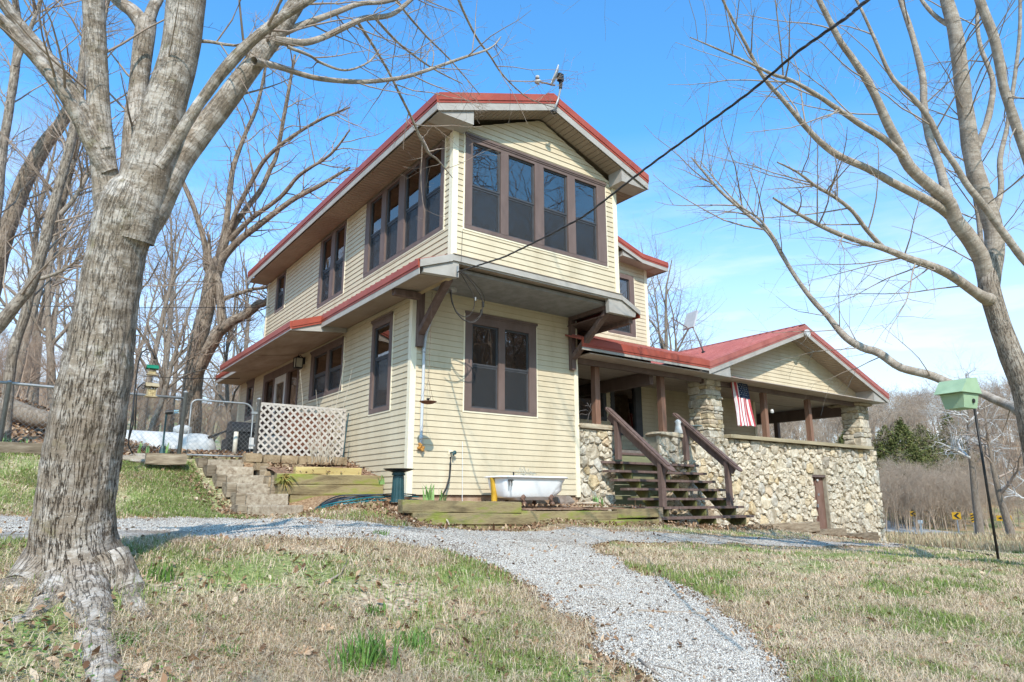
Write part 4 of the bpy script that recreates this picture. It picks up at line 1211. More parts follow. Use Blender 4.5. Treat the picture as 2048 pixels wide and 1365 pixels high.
for (x0, x1, z0, z1, yy, tx) in ((-.78, 1.25, -.245, -.075, -1.40, -.017), (1.26, 3.30, -.395, -.245, -1.395, -.012), (3.31, 4.40, -.385, -.235, -1.40, 0),
                          (-.62, 1.6, -.41, -.25, -1.41, -.02), (1.61, 4.42, -.56, -.40, -1.405, -.008), (1.3, 4.4, -.70, -.565, -1.39, 0), (-.6, 1.28, -.56, -.42, -1.395, -.02)):
    put('timber', sleeper(x0, x1, yy, yy + .14, z0, z1, tx=tx), TIMB, TW)
mb = MB(); mb.box((4.33, -1.42, -.62), (4.43, -1.28, -.215)); put('end_post', mb, TIMB2, TW)
mb = MB(); mb.lathe((2.75, -1.43, -.60), [(0, 0), (.085, .001), (.085, .05), (0, .051)], k=14, axis=(0, 1, 0)); put('round_stake', mb, M('reddish_wood_end', [(.4, (.22, .11, .06)), (.7, (.30, .17, .1))]), TW)
TM = thing('timber_wall', 'mossy two course timber wall running from the steps to the house corner', 'retaining wall', (-.9, .9, 0))
put('timber', sleeper(-1.83, -.03, .82, .96, .165, .325), TIMB, TM); put('timber', sleeper(-1.80, -.03, .81, .95, .0, .16), TIMB, TM)
put('timber', sleeper(-1.6, -.03, .82, .96, -.17, -.005), TIMB, TM)
mb = MB(); mb.box((-1.86, .96, -.25), (-1.74, 1.60, .30)); mb.box((-1.87, 1.601, -.1), (-1.75, 2.3, .47)); put('side_timber', mb, TIMB2, TM)
tag_y = put('yellow_board', sleeper(-1.48, -.35, 1.0, 1.12, .33, .445), YEL, None, loc=(-.9, 1.05, .33), label='new pale yellow timber lying on top of the mossy timber wall', cat='timber board')
TE = thing('timber_edging', 'low stepped timber edging at the foot of the fieldstone wall', 'edging', (11, -.5, -1))
for (pa, pb_, zz0, zz1, yy) in (((1505, 1050), (1640, 1055), -.12, .12, -.55), ((1632, 1062), (1694, 1066), -.10, .10, -.52), ((1690, 1070), (1757, 1074), -.12, .10, -.50)):
    A = onY(*pa, yy); B = onY(*pb_, yy); zc = (A[2] + B[2]) / 2
    put('timber', sleeper(A[0], B[0], yy, yy + .13, zc - .16, zc + .07), TIMB2, TE)
# buried edging along the drive left of the bed
A = onY(680, 1026, -1.35); B = onY(790, 1040, -1.45)
put('timber_edging', sleeper(A[0], B[0], -1.42, -1.30, -.42, -.30), TIMB2, None, loc=(A[0], -1.4, -.4), label='half buried timber under dead leaves beside the gravel drive', cat='edging')

# ------------------------------------------------------------------ timber steps up the slope
STEPM = M('rough_tan_tie', [(.30, (.16, .115, .075)), (.45, (.29, .225, .16)), (.6, (.38, .31, .23)), (.75, (.46, .39, .30))], rough=.95, scale=16, detail=8, bump=.6, bscale=30, per_object=.10)
TS = thing('timber_steps', 'six old timber garden steps climbing to the wire gate', 'steps', (-1.9, .3, -.3))
SPX = [((395, 917), (488, 920), 931), ((412, 932), (508, 934), 948), ((432, 949), (530, 951), 968), ((452, 967), (551, 968), 988), ((470, 988), (577, 988), 1012), ((472, 1011), (607, 1012), 1034)]
for i, (l, r_, yb) in enumerate(SPX):
    y = 2.15 - i * .37
    A = onY(*l, y); B = onY(*r_, y); zt = (A[2] + B[2]) / 2; zb3 = onY(r_[0], yb, y)[2]
    put('timber', sleeper(A[0] + .16, B[0], y, y + .34, zb3 - .06, zt), STEPM, TS)
    put('end_block', sleeper(A[0] + .015, A[0] + .15, y - .03, y + .30, zb3 - .06, zt + .012), TIMB2, TS)
# concrete blocks beside the steps
CB = thing('block_wall', 'row of tan split face concrete blocks below the lattice', 'block wall', (-1.2, 2, .5))
BLK = M('tan_split_block', [(.25, (.17, .115, .065)), (.5, (.28, .20, .12)), (.75, (.38, .29, .19))], rough=.95, scale=9, bump=.6, bscale=25, per_object=.15)
A = onY(489, 922, 1.75); u = A[0]; zt = onY(489, 909, 1.75)[2]
for i in range(6):
    w_ = .30; put('block', rock_mb((u + w_ / 2, 1.86, zt - .06 + (.012 if i == 0 else 0)), (w_ / 2 - .006, .11, .075), srng, .05, round_=.1), BLK, CB); u += w_
u = onY(512, 930, 1.6)[0]
for i in range(3):
    put('block', rock_mb((u + .14, 1.72, zt - .20), (.135, .11, .06), srng, .06, round_=.1), BLK, CB); u += .29

u = onY(528, 945, 1.45)[0]
for i in range(3):
    put('block', rock_mb((u + .13, 1.55, zt - .34), (.13, .11, .07), srng, .06, round_=.1), BLK, CB); u += .27
u = onY(545, 960, 1.2)[0]
put('block', rock_mb((u - .02, 1.15, zt - .46), (.10, .14, .08), srng, .06, round_=.1), BLK, CB)
# ------------------------------------------------------------------ lattice, gate, wire fence (all along y = 2.4)
YFN = 2.4
LATM = M('weathered_lattice_wood', [(.3, (.36, .31, .27)), (.6, (.47, .42, .37)), (.8, (.54, .49, .44))], rough=.9, scale=9, bump=.15)
LT = thing('lattice_screen', 'weathered wooden lattice screen beside the house wall', 'lattice', (-1, YFN, .7))
a0 = onY(515, 806, YFN); a1 = onY(690, 819, YFN); LX0, LX1 = a0[0], min(a1[0], -.06); LZ0 = .62; LZ1 = (a0[2] + a1[2]) / 2
pitch = .105
def clip_slat(x0, z0, dx, dz):
    # line through (x0,z0) direction (dx,dz) clipped to the panel
    t0, t1 = -1e9, 1e9
    for p, d, lo, hi in ((x0, dx, LX0, LX1), (z0, dz, LZ0, LZ1)):
        ta, tb = (lo - p) / d, (hi - p) / d
        t0 = max(t0, min(ta, tb)); t1 = min(t1, max(ta, tb))
    return (t0, t1) if t1 - t0 > .04 else None
n_l = int((LX1 - LX0 + LZ1 - LZ0) / (pitch * 1.0)) + 2
for s, yo in ((1, 0.0), (-1, -.009)):
    for i in range(-1, n_l):
        zs_ = LZ0 if s > 0 else LZ1
        x0 = LX0 - (LZ1 - LZ0) + i * pitch * 1.3
        c = clip_slat(x0, zs_, 1.0, s * 1.0)
        if c is None: continue
        A = np.array((x0 + c[0], YFN + yo, zs_ + s * c[0])); B = np.array((x0 + c[1], YFN + yo, zs_ + s * c[1]))
        mb = MB(); mb.beam(A, B, .008, .036, up=(0, 1, 0) if False else (1, 0, -s)); put('slat', mb, LATM, LT)
mb = MB(); mb.box((LX0 - .01, YFN + .006, LZ1 - .03), (LX1 + .01, YFN + .03, LZ1 + .012)); put('top_batten', mb, LATM, LT)
mb = MB(); mb.box((LX1 - .02, YFN + .007, LZ0 - .1), (LX1 + .03, YFN + .05, LZ1 + .01)); put('end_batten', mb, LATM, LT)

def chain_link(x0, x1, y, zb, zt, parent, name='wire_mesh', dz=0.0, step=.055):
    """woven wire: zigzag strands, thin four sided wires"""
    V = []; F = []; n = 0; r = .0009
    H = zt - zb; L = x1 - x0
    c = -H
    while c < L:
        for s in (1, -1):
            ta, tb = max(0, -c), min(H, L - c)
            if tb - ta < .02: continue
            if s > 0: A = (x0 + c + ta, y, zb + ta); B = (x0 + c + tb, y, zb + tb)
            else: A = (x0 + c + ta, y + .004, zt - ta); B = (x0 + c + tb, y + .004, zt - tb)
            A = np.array(A) + (0, 0, dz * (A[0] - x0)); B = np.array(B) + (0, 0, dz * (B[0] - x0))
            for P in (A, B):
                V += [P + (r, 0, -s * r), P + (0, r * 1.4, 0), P + (-r, 0, s * r), P + (0, -r * 1.4, 0)]
            F += [(n + k, n + (k + 1) % 4, n + 4 + (k + 1) % 4, n + 4 + k) for k in range(4)]
            n += 8
        c += step * 1.41
    return put(name, MB().add(V, F), GALV, parent, kind='stuff')
gp0, gp1 = onY(372, 783, YFN), onY(519, 797, YFN)
GT = thing('wire_gate', 'galvanised chain link gate with a rounded tubular frame', 'gate', (-2.4, YFN, .66))
ga, gb = onY(381, 802, YFN), onY(508, 806, YFN); gzb = onY(440, 912, YFN)[2]
xa, xb, zt = ga[0] + .02, gb[0], (ga[2] + gb[2]) / 2
rr = .17; arc = [(xa + .1 - .1 * cos(t), YFN, zt - .1 + .1 * sin(t)) for t in np.linspace(0, pi / 2, 6)] + [(xb - rr + rr * sin(t), YFN, zt - rr + rr * cos(t)) for t in np.linspace(0, pi / 2, 8)]
mb = MB(); mb.tube([(xa, YFN, gzb)] + arc + [(xb, YFN, gzb)], .016, 10); mb.tube([(xa, YFN, gzb + .0), (xb, YFN, gzb + .0)], .014, 10); put('gate_frame', mb, GALV, GT, smooth=True)
chain_link(xa + .02, xb - .02, YFN + .01, gzb + .02, zt - .03, GT)
mb = MB(); mb.box((xb - .03, YFN - .03, gzb + .75), (xb + .07, YFN + .03, gzb + .79)); mb.box((xb - .03, YFN - .03, gzb + .18), (xb + .07, YFN + .03, gzb + .21)); put('hinge', mb, GALV, GT)
CF_ = thing('chain_link_fence', 'galvanised chain link fence with a top rail behind the big trunk', 'fence', (-5, YFN, .7))
def fpost(x, z0, z1, nm='fence_post'):
    mb = MB(); mb.lathe((x, YFN, z0), [(.034, 0), (.034, z1 - z0 - .03), (.040, z1 - z0 - .028), (.036, z1 - z0 - .008), (.012, z1 - z0 + .01), (0, z1 - z0 + .012)], k=12); put(nm, mb, GALV, CF_, smooth=True)
fpost(gp0[0], .55, gp0[2]); fpost(gp1[0], .55, gp1[2])
fr0 = onY(368, 797, YFN); fr1 = onY(-20, 763, YFN)
mb = MB(); mb.tube([fr0, (fr0 + fr1) / 2 + (0, 0, -.008), fr1, fr1 + (fr1 - fr0) * 1.5], .021, 8); put('top_rail', mb, GALV, CF_, smooth=True)
for k_ in range(4): fpost(gp0[0] - 2.4 * (k_ + 1), .5 + .05 * k_, fr0[2] + (fr1[2] - fr0[2]) / (fr1[0] - fr0[0]) * (gp0[0] - 2.4 * (k_ + 1) - fr0[0]) + .03)
chain_link(fr1[0] - 1.6, gp0[0] - .04, YFN + .02, .62, fr0[2] - .01, CF_)
# ------------------------------------------------------------------ things round the house
prng = np.random.default_rng(21)
GREENL = M('spring_leaf', [(.25, (.10, .20, .05)), (.5, (.18, .30, .09)), (.75, (.27, .38, .14))], rough=.6, scale=9, stretch=(1, 1, .3))
# claw foot bathtub
ENAM = M('white_enamel', [(.3, (.72, .72, .71)), (.7, (.80, .80, .80))], rough=.22, scale=3, spec=.5)
CLAW = M('rusty_brown_iron', [(.3, (.09, .055, .04)), (.6, (.18, .10, .07)), (.8, (.26, .15, .10))], rough=.8, scale=20, bump=.3)
ty = -.62
tA = onY(986, 953, ty); tB = onY(1125, 955, ty); tz1 = (tA[2] + tB[2]) / 2; tz0 = onY(1053, 1000, ty)[2] + .02
TUB = thing('bathtub', 'old white claw foot bathtub set against the cream wall', 'bathtub', ((tA[0] + tB[0]) / 2, ty, tz0 - .16))
def tub_loop(z, t):
    # t 0 bottom .. 1 rim
    xl = tA[0] + .075 - .03 * t + .05 * (1 - t) ** 3; xr = tB[0] - .04 - .30 * (1 - t) ** 1.25
    hw = .20 + .10 * t ** .6
    pts = []
    rl = .10
    for a in np.linspace(pi / 2, pi, 5): pts.append((xl + rl + rl * cos(a), hw - rl + rl * sin(a)))
    for a in np.linspace(pi, 1.5 * pi, 5): pts.append((xl + rl + rl * cos(a), -hw + rl + rl * sin(a)))
    for a in np.linspace(-pi / 2, pi / 2, 12): pts.append((xr - hw * .9 + hw * .9 * cos(a), hw * sin(a)))
    return [(x, ty + y, z) for x, y in pts]
V = []; F = []; lev = []
ts = [0, .0, .04, .12, .25, .45, .7, .9, 1.0]
for i, t in enumerate(ts):
    L = np.array(tub_loop(tz0 + (tz1 - .03 - tz0) * t, t))
    if i == 0: c = L.mean(0); L = c + (L - c) * (.55, .55, 1)
    elif i == 1: c = L.mean(0); L = c + (L - c) * (.88, .88, 1) + (0, 0, .006)
    lev.append(L)
top = lev[-1]; c = top.mean(0)
lev.append(c + (top - c) * (1.055, 1.14, 1) + (0, 0, .002)); lev.append(c + (top - c) * (1.065, 1.16, 1) + (0, 0, .020)); lev.append(c + (top - c) * (1.03, 1.07, 1) + (0, 0, .032))
lev.append(c + (top - c) * (.95, .90, 1) + (0, 0, .018)); lev.append(c + (top - c) * (.9, .82, 1) - (0, 0, .2)); lev.append(c + (top - c) * (.6, .6, 1) - (0, 0, .36))
k = len(top); V = np.vstack(lev)
for i in range(len(lev) - 1):
    for j in range(k): F.append((i * k + j, i * k + (j + 1) % k, (i + 1) * k + (j + 1) % k, (i + 1) * k + j))
F.append(tuple(range(k))[::-1]); F.append(tuple(range((len(lev) - 1) * k, len(lev) * k)))
put('basin', MB().add(V, F), ENAM, TUB, smooth=True)
gx_ = g1(tA[0] + .6, ty)
bedz = -.165
for sx, sy in ((.45, -1), (.45, 1), (1.05, -1), (1.05, 1)):
    x = tA[0] + sx; y = ty + sy * .17
    mb = MB(); mb.tube([(x, y, tz0 + .07), (x, y + sy * .06, tz0 + .01), (x, y + sy * .075, tz0 - .06), (x + .01, y + sy * .055, tz0 - .115), (x + .005, y + sy * .075, bedz + .03), (x, y + sy * .085, bedz)], [.05, .046, .034, .024, .032, .030], 8)
    mb.lathe((x, y + sy * .085, bedz), [(0, 0), (.035, .002), (.042, .025), (.03, .052), (0, .058)], k=9)
    put('claw_foot', mb, CLAW, TUB, smooth=True)
for dx in (.105, .155):
    mb = MB(); x = tA[0] + dx; mb.lathe((x, ty - .30, tz1 - .075), [(.0, 0), (.018, .001), (.018, .04), (.0, .041)], k=8, axis=(0, -1, 0)); mb.tube([(x, ty - .31, tz1 - .09), (x, ty - .315, tz1 - .17)], [.012, .008], 6); put('tap', mb, M('dull_chrome', [(.4, (.10, .09, .08)), (.7, (.35, .34, .33))], rough=.35, metal=.7, scale=20), TUB)
mb = MB(); mb.tube([(tA[0] + .42, ty, tz1 - .02), (tA[0] + .42, ty, tz1 + .07)], .012, 6); put('drain_plug', mb, BLACKM, TUB)
# fern like dry plant in the tub and its wire stem
P = onY(1050, 947, ty); mb = MB()
for i in range(26):
    a = prng.uniform(0, 2 * pi); r = prng.uniform(.03, .17); q = P + (r * cos(a) * 1.1, r * sin(a), prng.uniform(-.03, .05)); mb.tube([q, q + prng.normal(0, .05, 3), q + prng.normal(0, .08, 3)], [.006, .005, .003], 3, False)
put('dry_potted_plant', mb, M('pale_dry_stem', [(.3, (.36, .33, .26)), (.7, (.52, .50, .42))]), None, loc=P, label='pale dried plant poking above the rim of the bathtub', cat='plant')
# yellow corrugated drain pipe leaning on the tub
ypx = onY(990, 1000, -.55); mb = MB()
zz = np.linspace(tz1 - .02, bedz, 70); xx = ypx[0] - .045 + .03 * np.sin(np.linspace(0, 2.2, 70))
mb.tube(np.stack([xx, np.full(70, -.55), zz], 1), .052 + .007 * np.cos(np.arange(70) * pi), 12); x1_ = xx[-1]
mb.tube([(x1_, -.55, bedz + .02), (x1_ + .15, -.6, bedz - .0), (x1_ + .3, -.52, bedz + .01)], .05, 12)
put('drain_pipe', mb, M('yellow_plastic', [(.3, (.55, .32, .03)), (.6, (.68, .43, .05)), (.8, (.72, .55, .2))], rough=.5, scale=7), None, smooth=True, loc=(x1_, -.55, bedz), label='yellow corrugated drain pipe at the left end of the bathtub', cat='pipe')
# boulder and slabs under the house near the tub
put('boulder', rock_mb((3.1, -.16, bedz + .05), (.24, .16, .12), prng, .12, round_=.3), M('grey_brown_boulder', [(.3, (.16, .12, .10)), (.7, (.30, .25, .21))], rough=.95, bump=.4), None, loc=(3.1, -.16, bedz), label='dark rounded boulder right of the bathtub', cat='rock')
put('flat_stone', rock_mb((3.42, -.5, bedz + .02), (.26, .12, .03), prng, .12, round_=.3), M('tan_flat_stone', [(.3, (.36, .27, .19)), (.7, (.50, .41, .31))], rough=.95, bump=.4), None, loc=(3.42, -.5, bedz), label='thin tan flat stone between bathtub and stair boards', cat='rock')

# bird bath
by = -.75; B0 = onY(795, 1005, by); B1 = onY(793, 938, by); h_ = B1[2] - B0[2]
BB = thing('bird_bath', 'dark green fluted bird bath by the house corner', 'bird bath', B0)
GRN = M('dark_teal_resin', [(.25, (.010, .035, .038)), (.6, (.018, .06, .065)), (.85, (.035, .085, .12))], rough=.45, scale=7, spec=.4)
mb = MB(); n_ = 32; V = []
prof = [(.120, 0), (.118, .03), (.100, .05), (.096, .1), (.082, .75), (.078, .80)]
for r, t in prof:
    for a in range(n_):
        an = 2 * pi * a / n_; rr_ = r * (1 - (.06 if a % 2 and .04 < t < .79 else 0)); V.append(B0 + (rr_ * cos(an), rr_ * sin(an), t * h_))
F = [(i * n_ + j, i * n_ + (j + 1) % n_, (i + 1) * n_ + (j + 1) % n_, (i + 1) * n_ + j) for i in range(len(prof) - 1) for j in range(n_)]
mb.add(V, F); put('fluted_column', mb, GRN, BB)
mb = MB(); mb.lathe(B0, [(.070, .80 * h_), (.096, .805 * h_), (.100, .83 * h_), (.094, .845 * h_), (.098, .86 * h_), (.084, .885 * h_), (.11, .90 * h_)], k=24); put('capital', mb, GRN, BB, smooth=True)
mb = MB(); mb.lathe(B0, [(.08, .90 * h_), (.13, .915 * h_), (.19, .955 * h_), (.228, .99 * h_), (.232, 1.0 * h_), (.22, 1.0 * h_), (.13, .965 * h_), (0, .955 * h_)], k=28); put('bowl', mb, BLACKM, BB, smooth=True)

# coiled garden hose
hc = onY(705, 994, -.35); hx, hy = hc[0], -.35
def coil(parent_name, label, mat, r0, turns, seed, dz):
    rg = np.random.default_rng(seed); n = int(turns * 40); t = np.linspace(0, turns * 2 * pi, n)
    rr_ = r0 + .05 * np.sin(t * .37 + seed) + rg.normal(0, .004, n).cumsum() * .05
    x = hx + rr_ * 1.25 * np.cos(t); y = hy + rr_ * .95 * np.sin(t) + .03 * np.sin(t * .21)
    z = gz(x, y) + .02 + dz + .018 * (1 + np.sin(t * .5 + seed))
    P = np.stack([x, y, z], 1)
    P = np.vstack([P, P[-1] + (.35, -.05, .02), P[-1] + (.6, -.12, .0)])
    mb = MB(); mb.tube(P, .0105, 6); put('garden_hose', mb, mat, None, smooth=True, loc=(hx, hy, hc[2]), label=label, cat='hose')
coil('h1', 'teal green garden hose coiled on the ground beside the bird bath', M('teal_hose', [(.35, (.01, .09, .10)), (.65, (.02, .16, .18))], rough=.35, scale=4), .37, 6, 2, .0)
coil('h2', 'dark grey hose lying in loops over the teal hose', M('dark_hose', [(.35, (.012, .014, .02)), (.65, (.05, .06, .075))], rough=.4, scale=4), .33, 3, 5, .03)
# torch lying on the timber
A = onY(818, 1000, -1.2); mb = MB(); mb.tube([A, A + (.10, 0, -.005), A + (.16, 0, -.02), A + (.165, 0, -.022), A + (.20, 0, -.045)], [.018, .018, .022, .030, .032], 10)
put('hose_nozzle', mb, BLACKM, None, smooth=True, loc=A, label='black hose nozzle lying at the left end of the mossy timbers', cat='nozzle')

def blades(mb, base, n, h, w, rng, spread=.5, droop=.35, fan=None):
    for i in range(n):
        a = rng.uniform(0, 2 * pi) if fan is None else fan + rng.choice([0, pi]) + rng.normal(0, .15)
        hh = h * rng.uniform(.55, 1.0); sp = rng.uniform(.05, spread) * hh
        b = np.array(base) + (rng.normal(0, .03), rng.normal(0, .03), -.01)
        d = np.array((cos(a), sin(a), 0)); sd = np.array((-sin(a), cos(a), 0)) if fan is None else d * .0 + np.array((-sin(a + .4), cos(a + .4), 0))
        V = []; m = 5
        for k in range(m):
            t = k / (m - 1); ww = w * (1 - t ** 1.8) * .5 + .0008
            c = b + d * sp * t ** 1.6 + np.array((0, 0, hh * t - droop * hh * t ** 3 * .3))
            V += [c - sd * ww, c + d * ww * .25, c + sd * ww]
        F = []
        for k in range(m - 1):
            o = k * 3; F += [(o, o + 1, o + 4, o + 3), (o + 1, o + 2, o + 5, o + 4)]
        mb.add(V, F)
    return mb
def iris(px, py, y, label, n=14, h=.26, w=.028, cat='plant', name='iris_plant', seed=1, spread=.45):
    P = onY(px, py, y); rg = np.random.default_rng(seed)
    P = np.array([P[0], y, P[2]])
    put(name, blades(MB(), P, n, h, w, rg, spread), GREENL, None, smooth=True, loc=P, label=label, cat=cat)
iris(858, 1000, -.85, 'clump of sword leaved iris left of the garden tap', 18, .30, .032, seed=3)
iris(885, 1001, -.8, 'small iris clump under the garden tap hose', 8, .22, .026, seed=4)
iris(762, 968, .3, 'iris plant sprouting where the mossy timbers meet the house wall', 8, .20, .034, seed=5)
iris(1192, 1012, -.35, 'broad leaved green shoots in front of the left stone wall', 9, .24, .04, seed=6)
iris(1206, 1011, -.3, 'short green shoots beside the stair boards', 6, .2, .035, seed=7)
iris(12, 893, 2.6, 'iris clump above the long timber at the left', 9, .22, .03, seed=8)
iris(42, 890, 2.65, 'small pale iris shoots above the long timber', 5, .14, .03, seed=9)
iris(276, 905, 2.05, 'iris shoots in front of the tank beside the hook', 6, .22, .03, seed=10)
iris(294, 906, 2.1, 'thin single iris shoots between hook and lamp stake', 3, .17, .025, seed=12)
iris(334, 906, 2.0, 'iris clump right of the lamp stake', 8, .24, .032, seed=11)
# brown green fern on the mossy timber wall
P = onY(570, 962, .80); mb = MB(); rg = np.random.default_rng(3)
for i in range(26):
    a = rg.uniform(pi * .9, pi * 2.1); L = rg.uniform(.10, .24); d = np.array((cos(a) * .9, sin(a) * .5 - .1, 0)); b = P + (rg.normal(0, .03), 0, rg.uniform(-.06, .10))
    pts = [b + d * L * t + np.array((0, 0, .05 * t - .16 * t * t)) for t in np.linspace(0, 1, 6)]
    sd = np.array((-d[1], d[0], 0)); sd /= np.linalg.norm(sd) + 1e-9; sd = sd * .6 + np.array((0, 0, .5))
    V = []
    for k_, q_ in enumerate(pts): ww = .020 * (1 - k_ / 6); V += [q_ - sd * ww, q_ + sd * ww]
    mb.add(V, [(2 * k_, 2 * k_ + 1, 2 * k_ + 3, 2 * k_ + 2) for k_ in range(5)])
put('fern_plant', mb, M('withered_fern', [(.3, (.20, .10, .03)), (.5, (.26, .20, .05)), (.65, (.16, .20, .05)), (.8, (.34, .26, .09))], rough=.8, scale=12), None, loc=P, label='half withered fern hanging over the mossy timber wall', cat='fern')
# dry stems by the lattice
P = onY(640, 925, 1.2); mb = MB(); rg = np.random.default_rng(8)
for (px0, py0, px1, py1) in ((625, 925, 600, 740), (632, 925, 632, 780), (650, 925, 690, 720), (655, 925, 705, 735), (640, 925, 640, 800), (660, 925, 690, 850), (648, 925, 665, 800), (645, 926, 652, 820), (636, 925, 620, 850)):
    a = onY(px0, py0, 1.2 + rg.normal(0, .05)); b = onY(px1, py1, 1.2 + rg.normal(0, .15)); m_ = (a + b) / 2 + rg.normal(0, .03, 3)
    mb.tube([a, (a + m_) / 2 + rg.normal(0, .01, 3), m_, (m_ + b) / 2 + rg.normal(0, .01, 3), b], [.0065, .006, .005, .004, .0025], 4, False)
for i in range(60):
    a = onY(rg.uniform(620, 670), rg.uniform(905, 928), 1.2 + rg.normal(0, .08)); mb.tube([a, a + (rg.normal(0, .03), rg.normal(0, .02), rg.uniform(.1, .35))], [.004, .002], 3, False)
put('dry_shrub', mb, M('straw_stem', [(.3, (.32, .26, .19)), (.7, (.50, .43, .34))]), None, loc=P, label='bare straw coloured shrub stems in front of the lattice', cat='shrub')
# green stake
a = onY(686, 915, 1.9); b = onY(697, 827, 1.9); mb = MB(); mb.tube([a, b], .011, 6); put('garden_stake', mb, GRN, None, loc=a, label='thin dark green stake leaning at the right edge of the lattice', cat='stake')

# things behind lattice and gate
TC = M('terracotta', [(.3, (.16, .06, .035)), (.7, (.28, .12, .07))], rough=.85, scale=6)
def pot(px, py, y, r, h, label, mat, seed=0):
    P = onY(px, py, y); P = np.array((P[0], y, P[2])); mb = MB()
    mb.lathe(P, [(r * .68, 0), (r * .95, h * .8), (r * .97, h * .82), (r * 1.08, h * .82), (r * 1.08, h), (r * .98, h), (r * .9, h * .9), (0, h * .88)], k=18)
    put('flower_pot', mb, mat, None, smooth=True, loc=P, label=label, cat='pot')
WICK = M('red_brown_wicker', [(.3, (.06, .025, .015)), (.5, (.15, .06, .035)), (.7, (.22, .10, .06))], rough=.8, scale=30, stretch=(1, 1, 3), bump=.6)
P = onY(612, 915, 3.3); CH = thing('storage_chest', 'reddish brown wicker chest standing behind the lattice', 'chest', P)
mb = MB(); mb.box((P[0] - .42, 3.2, P[2] - .02), (P[0] + .48, 3.75, P[2] + .78)); put('body', mb, WICK, CH)
mb = MB(); mb.box((P[0] - .45, 3.17, P[2] + .782), (P[0] + .51, 3.78, P[2] + .86)); put('lid', mb, WICK, CH)
P = onY(548, 915, 3.0); mb = MB(); mb.lathe(P, [(.17, 0), (.22, .34), (.235, .35), (.235, .38), (.2, .38), (0, .3)], k=16); put('plastic_bin', mb, WHITEP, None, smooth=True, loc=P, label='white plastic bin behind the left part of the lattice', cat='bin')
pot(655, 914, 2.75, .13, .22, 'terracotta pot behind the right part of the lattice', TC)
P = onY(664, 832, 2.9); mb = MB(); blades(mb, (P[0], 2.9, P[2] - .35), 10, .5, .03, np.random.default_rng(2)); put('potted_plant', mb, M('dry_brown_leaf', [(.3, (.12, .08, .05)), (.7, (.25, .18, .11))]), None, loc=P, label='dried brown plant behind the right end of the lattice', cat='plant')
# barbecue grill behind the gate
P = onY(478, 912, 3.4); G = np.array((P[0], 3.4, P[2])); GR = thing('barbecue_grill', 'black covered barbecue grill seen through the wire gate', 'grill', G)
mb = MB(); mb.box(G + (-.28, -.22, .02), G + (.38, .22, .30)); mb.box(G + (-.22, -.2, .30), G + (.30, .2, .42)); put('cabinet', mb, BLACKM, GR)
mb = MB(); n_ = 9; V = []
for s in (-.26, .26):
    for a in np.linspace(0, pi, n_): V.append(G + (s + .04, .24 * cos(a), .43 + .20 * sin(a)))
F = [(i, i + 1, n_ + i + 1, n_ + i) for i in range(n_ - 1)] + [tuple(range(n_)), tuple(range(2 * n_ - 1, n_ - 1, -1))]
mb.add(V, F); put('hood', mb, BLACKM, GR)
mb = MB(); mb.prism([G + (-.52, -.2, .30), G + (-.30, -.2, .42), G + (-.30, -.2, .45), G + (-.55, -.2, .34)], (0, .4, 0)); mb.box(G + (.38, -.2, .38), G + (.62, .2, .42)); put('side_shelf', mb, BLACKM, GR)
mb = MB(); mb.box(G + (.10, -.235, .12), G + (.21, -.225, .33)); put('paper_tag', mb, WHITEP, GR)
P = onY(468, 915, 3.0); mb = MB(); mb.tube([P, P + (0, 0, .46)], .04, 12); put('white_post', mb, M('cream_pvc', [(.3, (.52, .46, .36)), (.7, (.62, .56, .46))]), None, smooth=True, loc=P, label='short cream post in front of the grill', cat='post')

# propane tank
c0 = atD(432, 905, 16.2); zc = c0[2]; TKr = .475; x1 = c0[0]; yk = c0[1]; TKL = 3.3
TK = thing('propane_tank', 'white horizontal propane tank with a domed lid behind the fence', 'tank', (x1 - TKL / 2, yk, zc - .55))
mb = MB(); prof = [(TKr * sin(a), .35 * (1 - cos(a))) for a in np.linspace(0, pi / 2, 8)] + [(TKr * cos(a), TKL - .35 + .35 * sin(a)) for a in np.linspace(0, pi / 2, 8)]
prof[0] = (.001, 0); prof[-1] = (.001, TKL)
mb.lathe((x1 - TKL, yk, zc - .05), prof, k=28, axis=(1, 0, 0)); put('shell', mb, WHITEP, TK, smooth=True)
dpx = atD(355, 880, 16.2)[0]
mb = MB(); mb.lathe((dpx, yk, zc + TKr - .07), [(.2, 0), (.2, .13), (.185, .15), (.08, .2), (0, .21)], k=18); put('lid', mb, WHITEP, TK, smooth=True)
mb = MB(); mb.tube([(x1 - TKL + .5, yk, zc + TKr - .05), (x1 - TKL + .55, yk, zc + TKr + .05), (x1 - TKL + .7, yk, zc + TKr + .05), (x1 - TKL + .75, yk, zc + TKr - .05)], .012, 6); put('lifting_lug', mb, GALV, TK)
mb = MB(); mb.box((x1 - TKL + .6, yk - .3, zc - .75), (x1 - TKL + .75, yk + .3, zc - .45)); mb.box((x1 - .75, yk - .3, zc - .75), (x1 - .6, yk + .3, zc - .45)); put('support_foot', mb, WHITEP, TK)

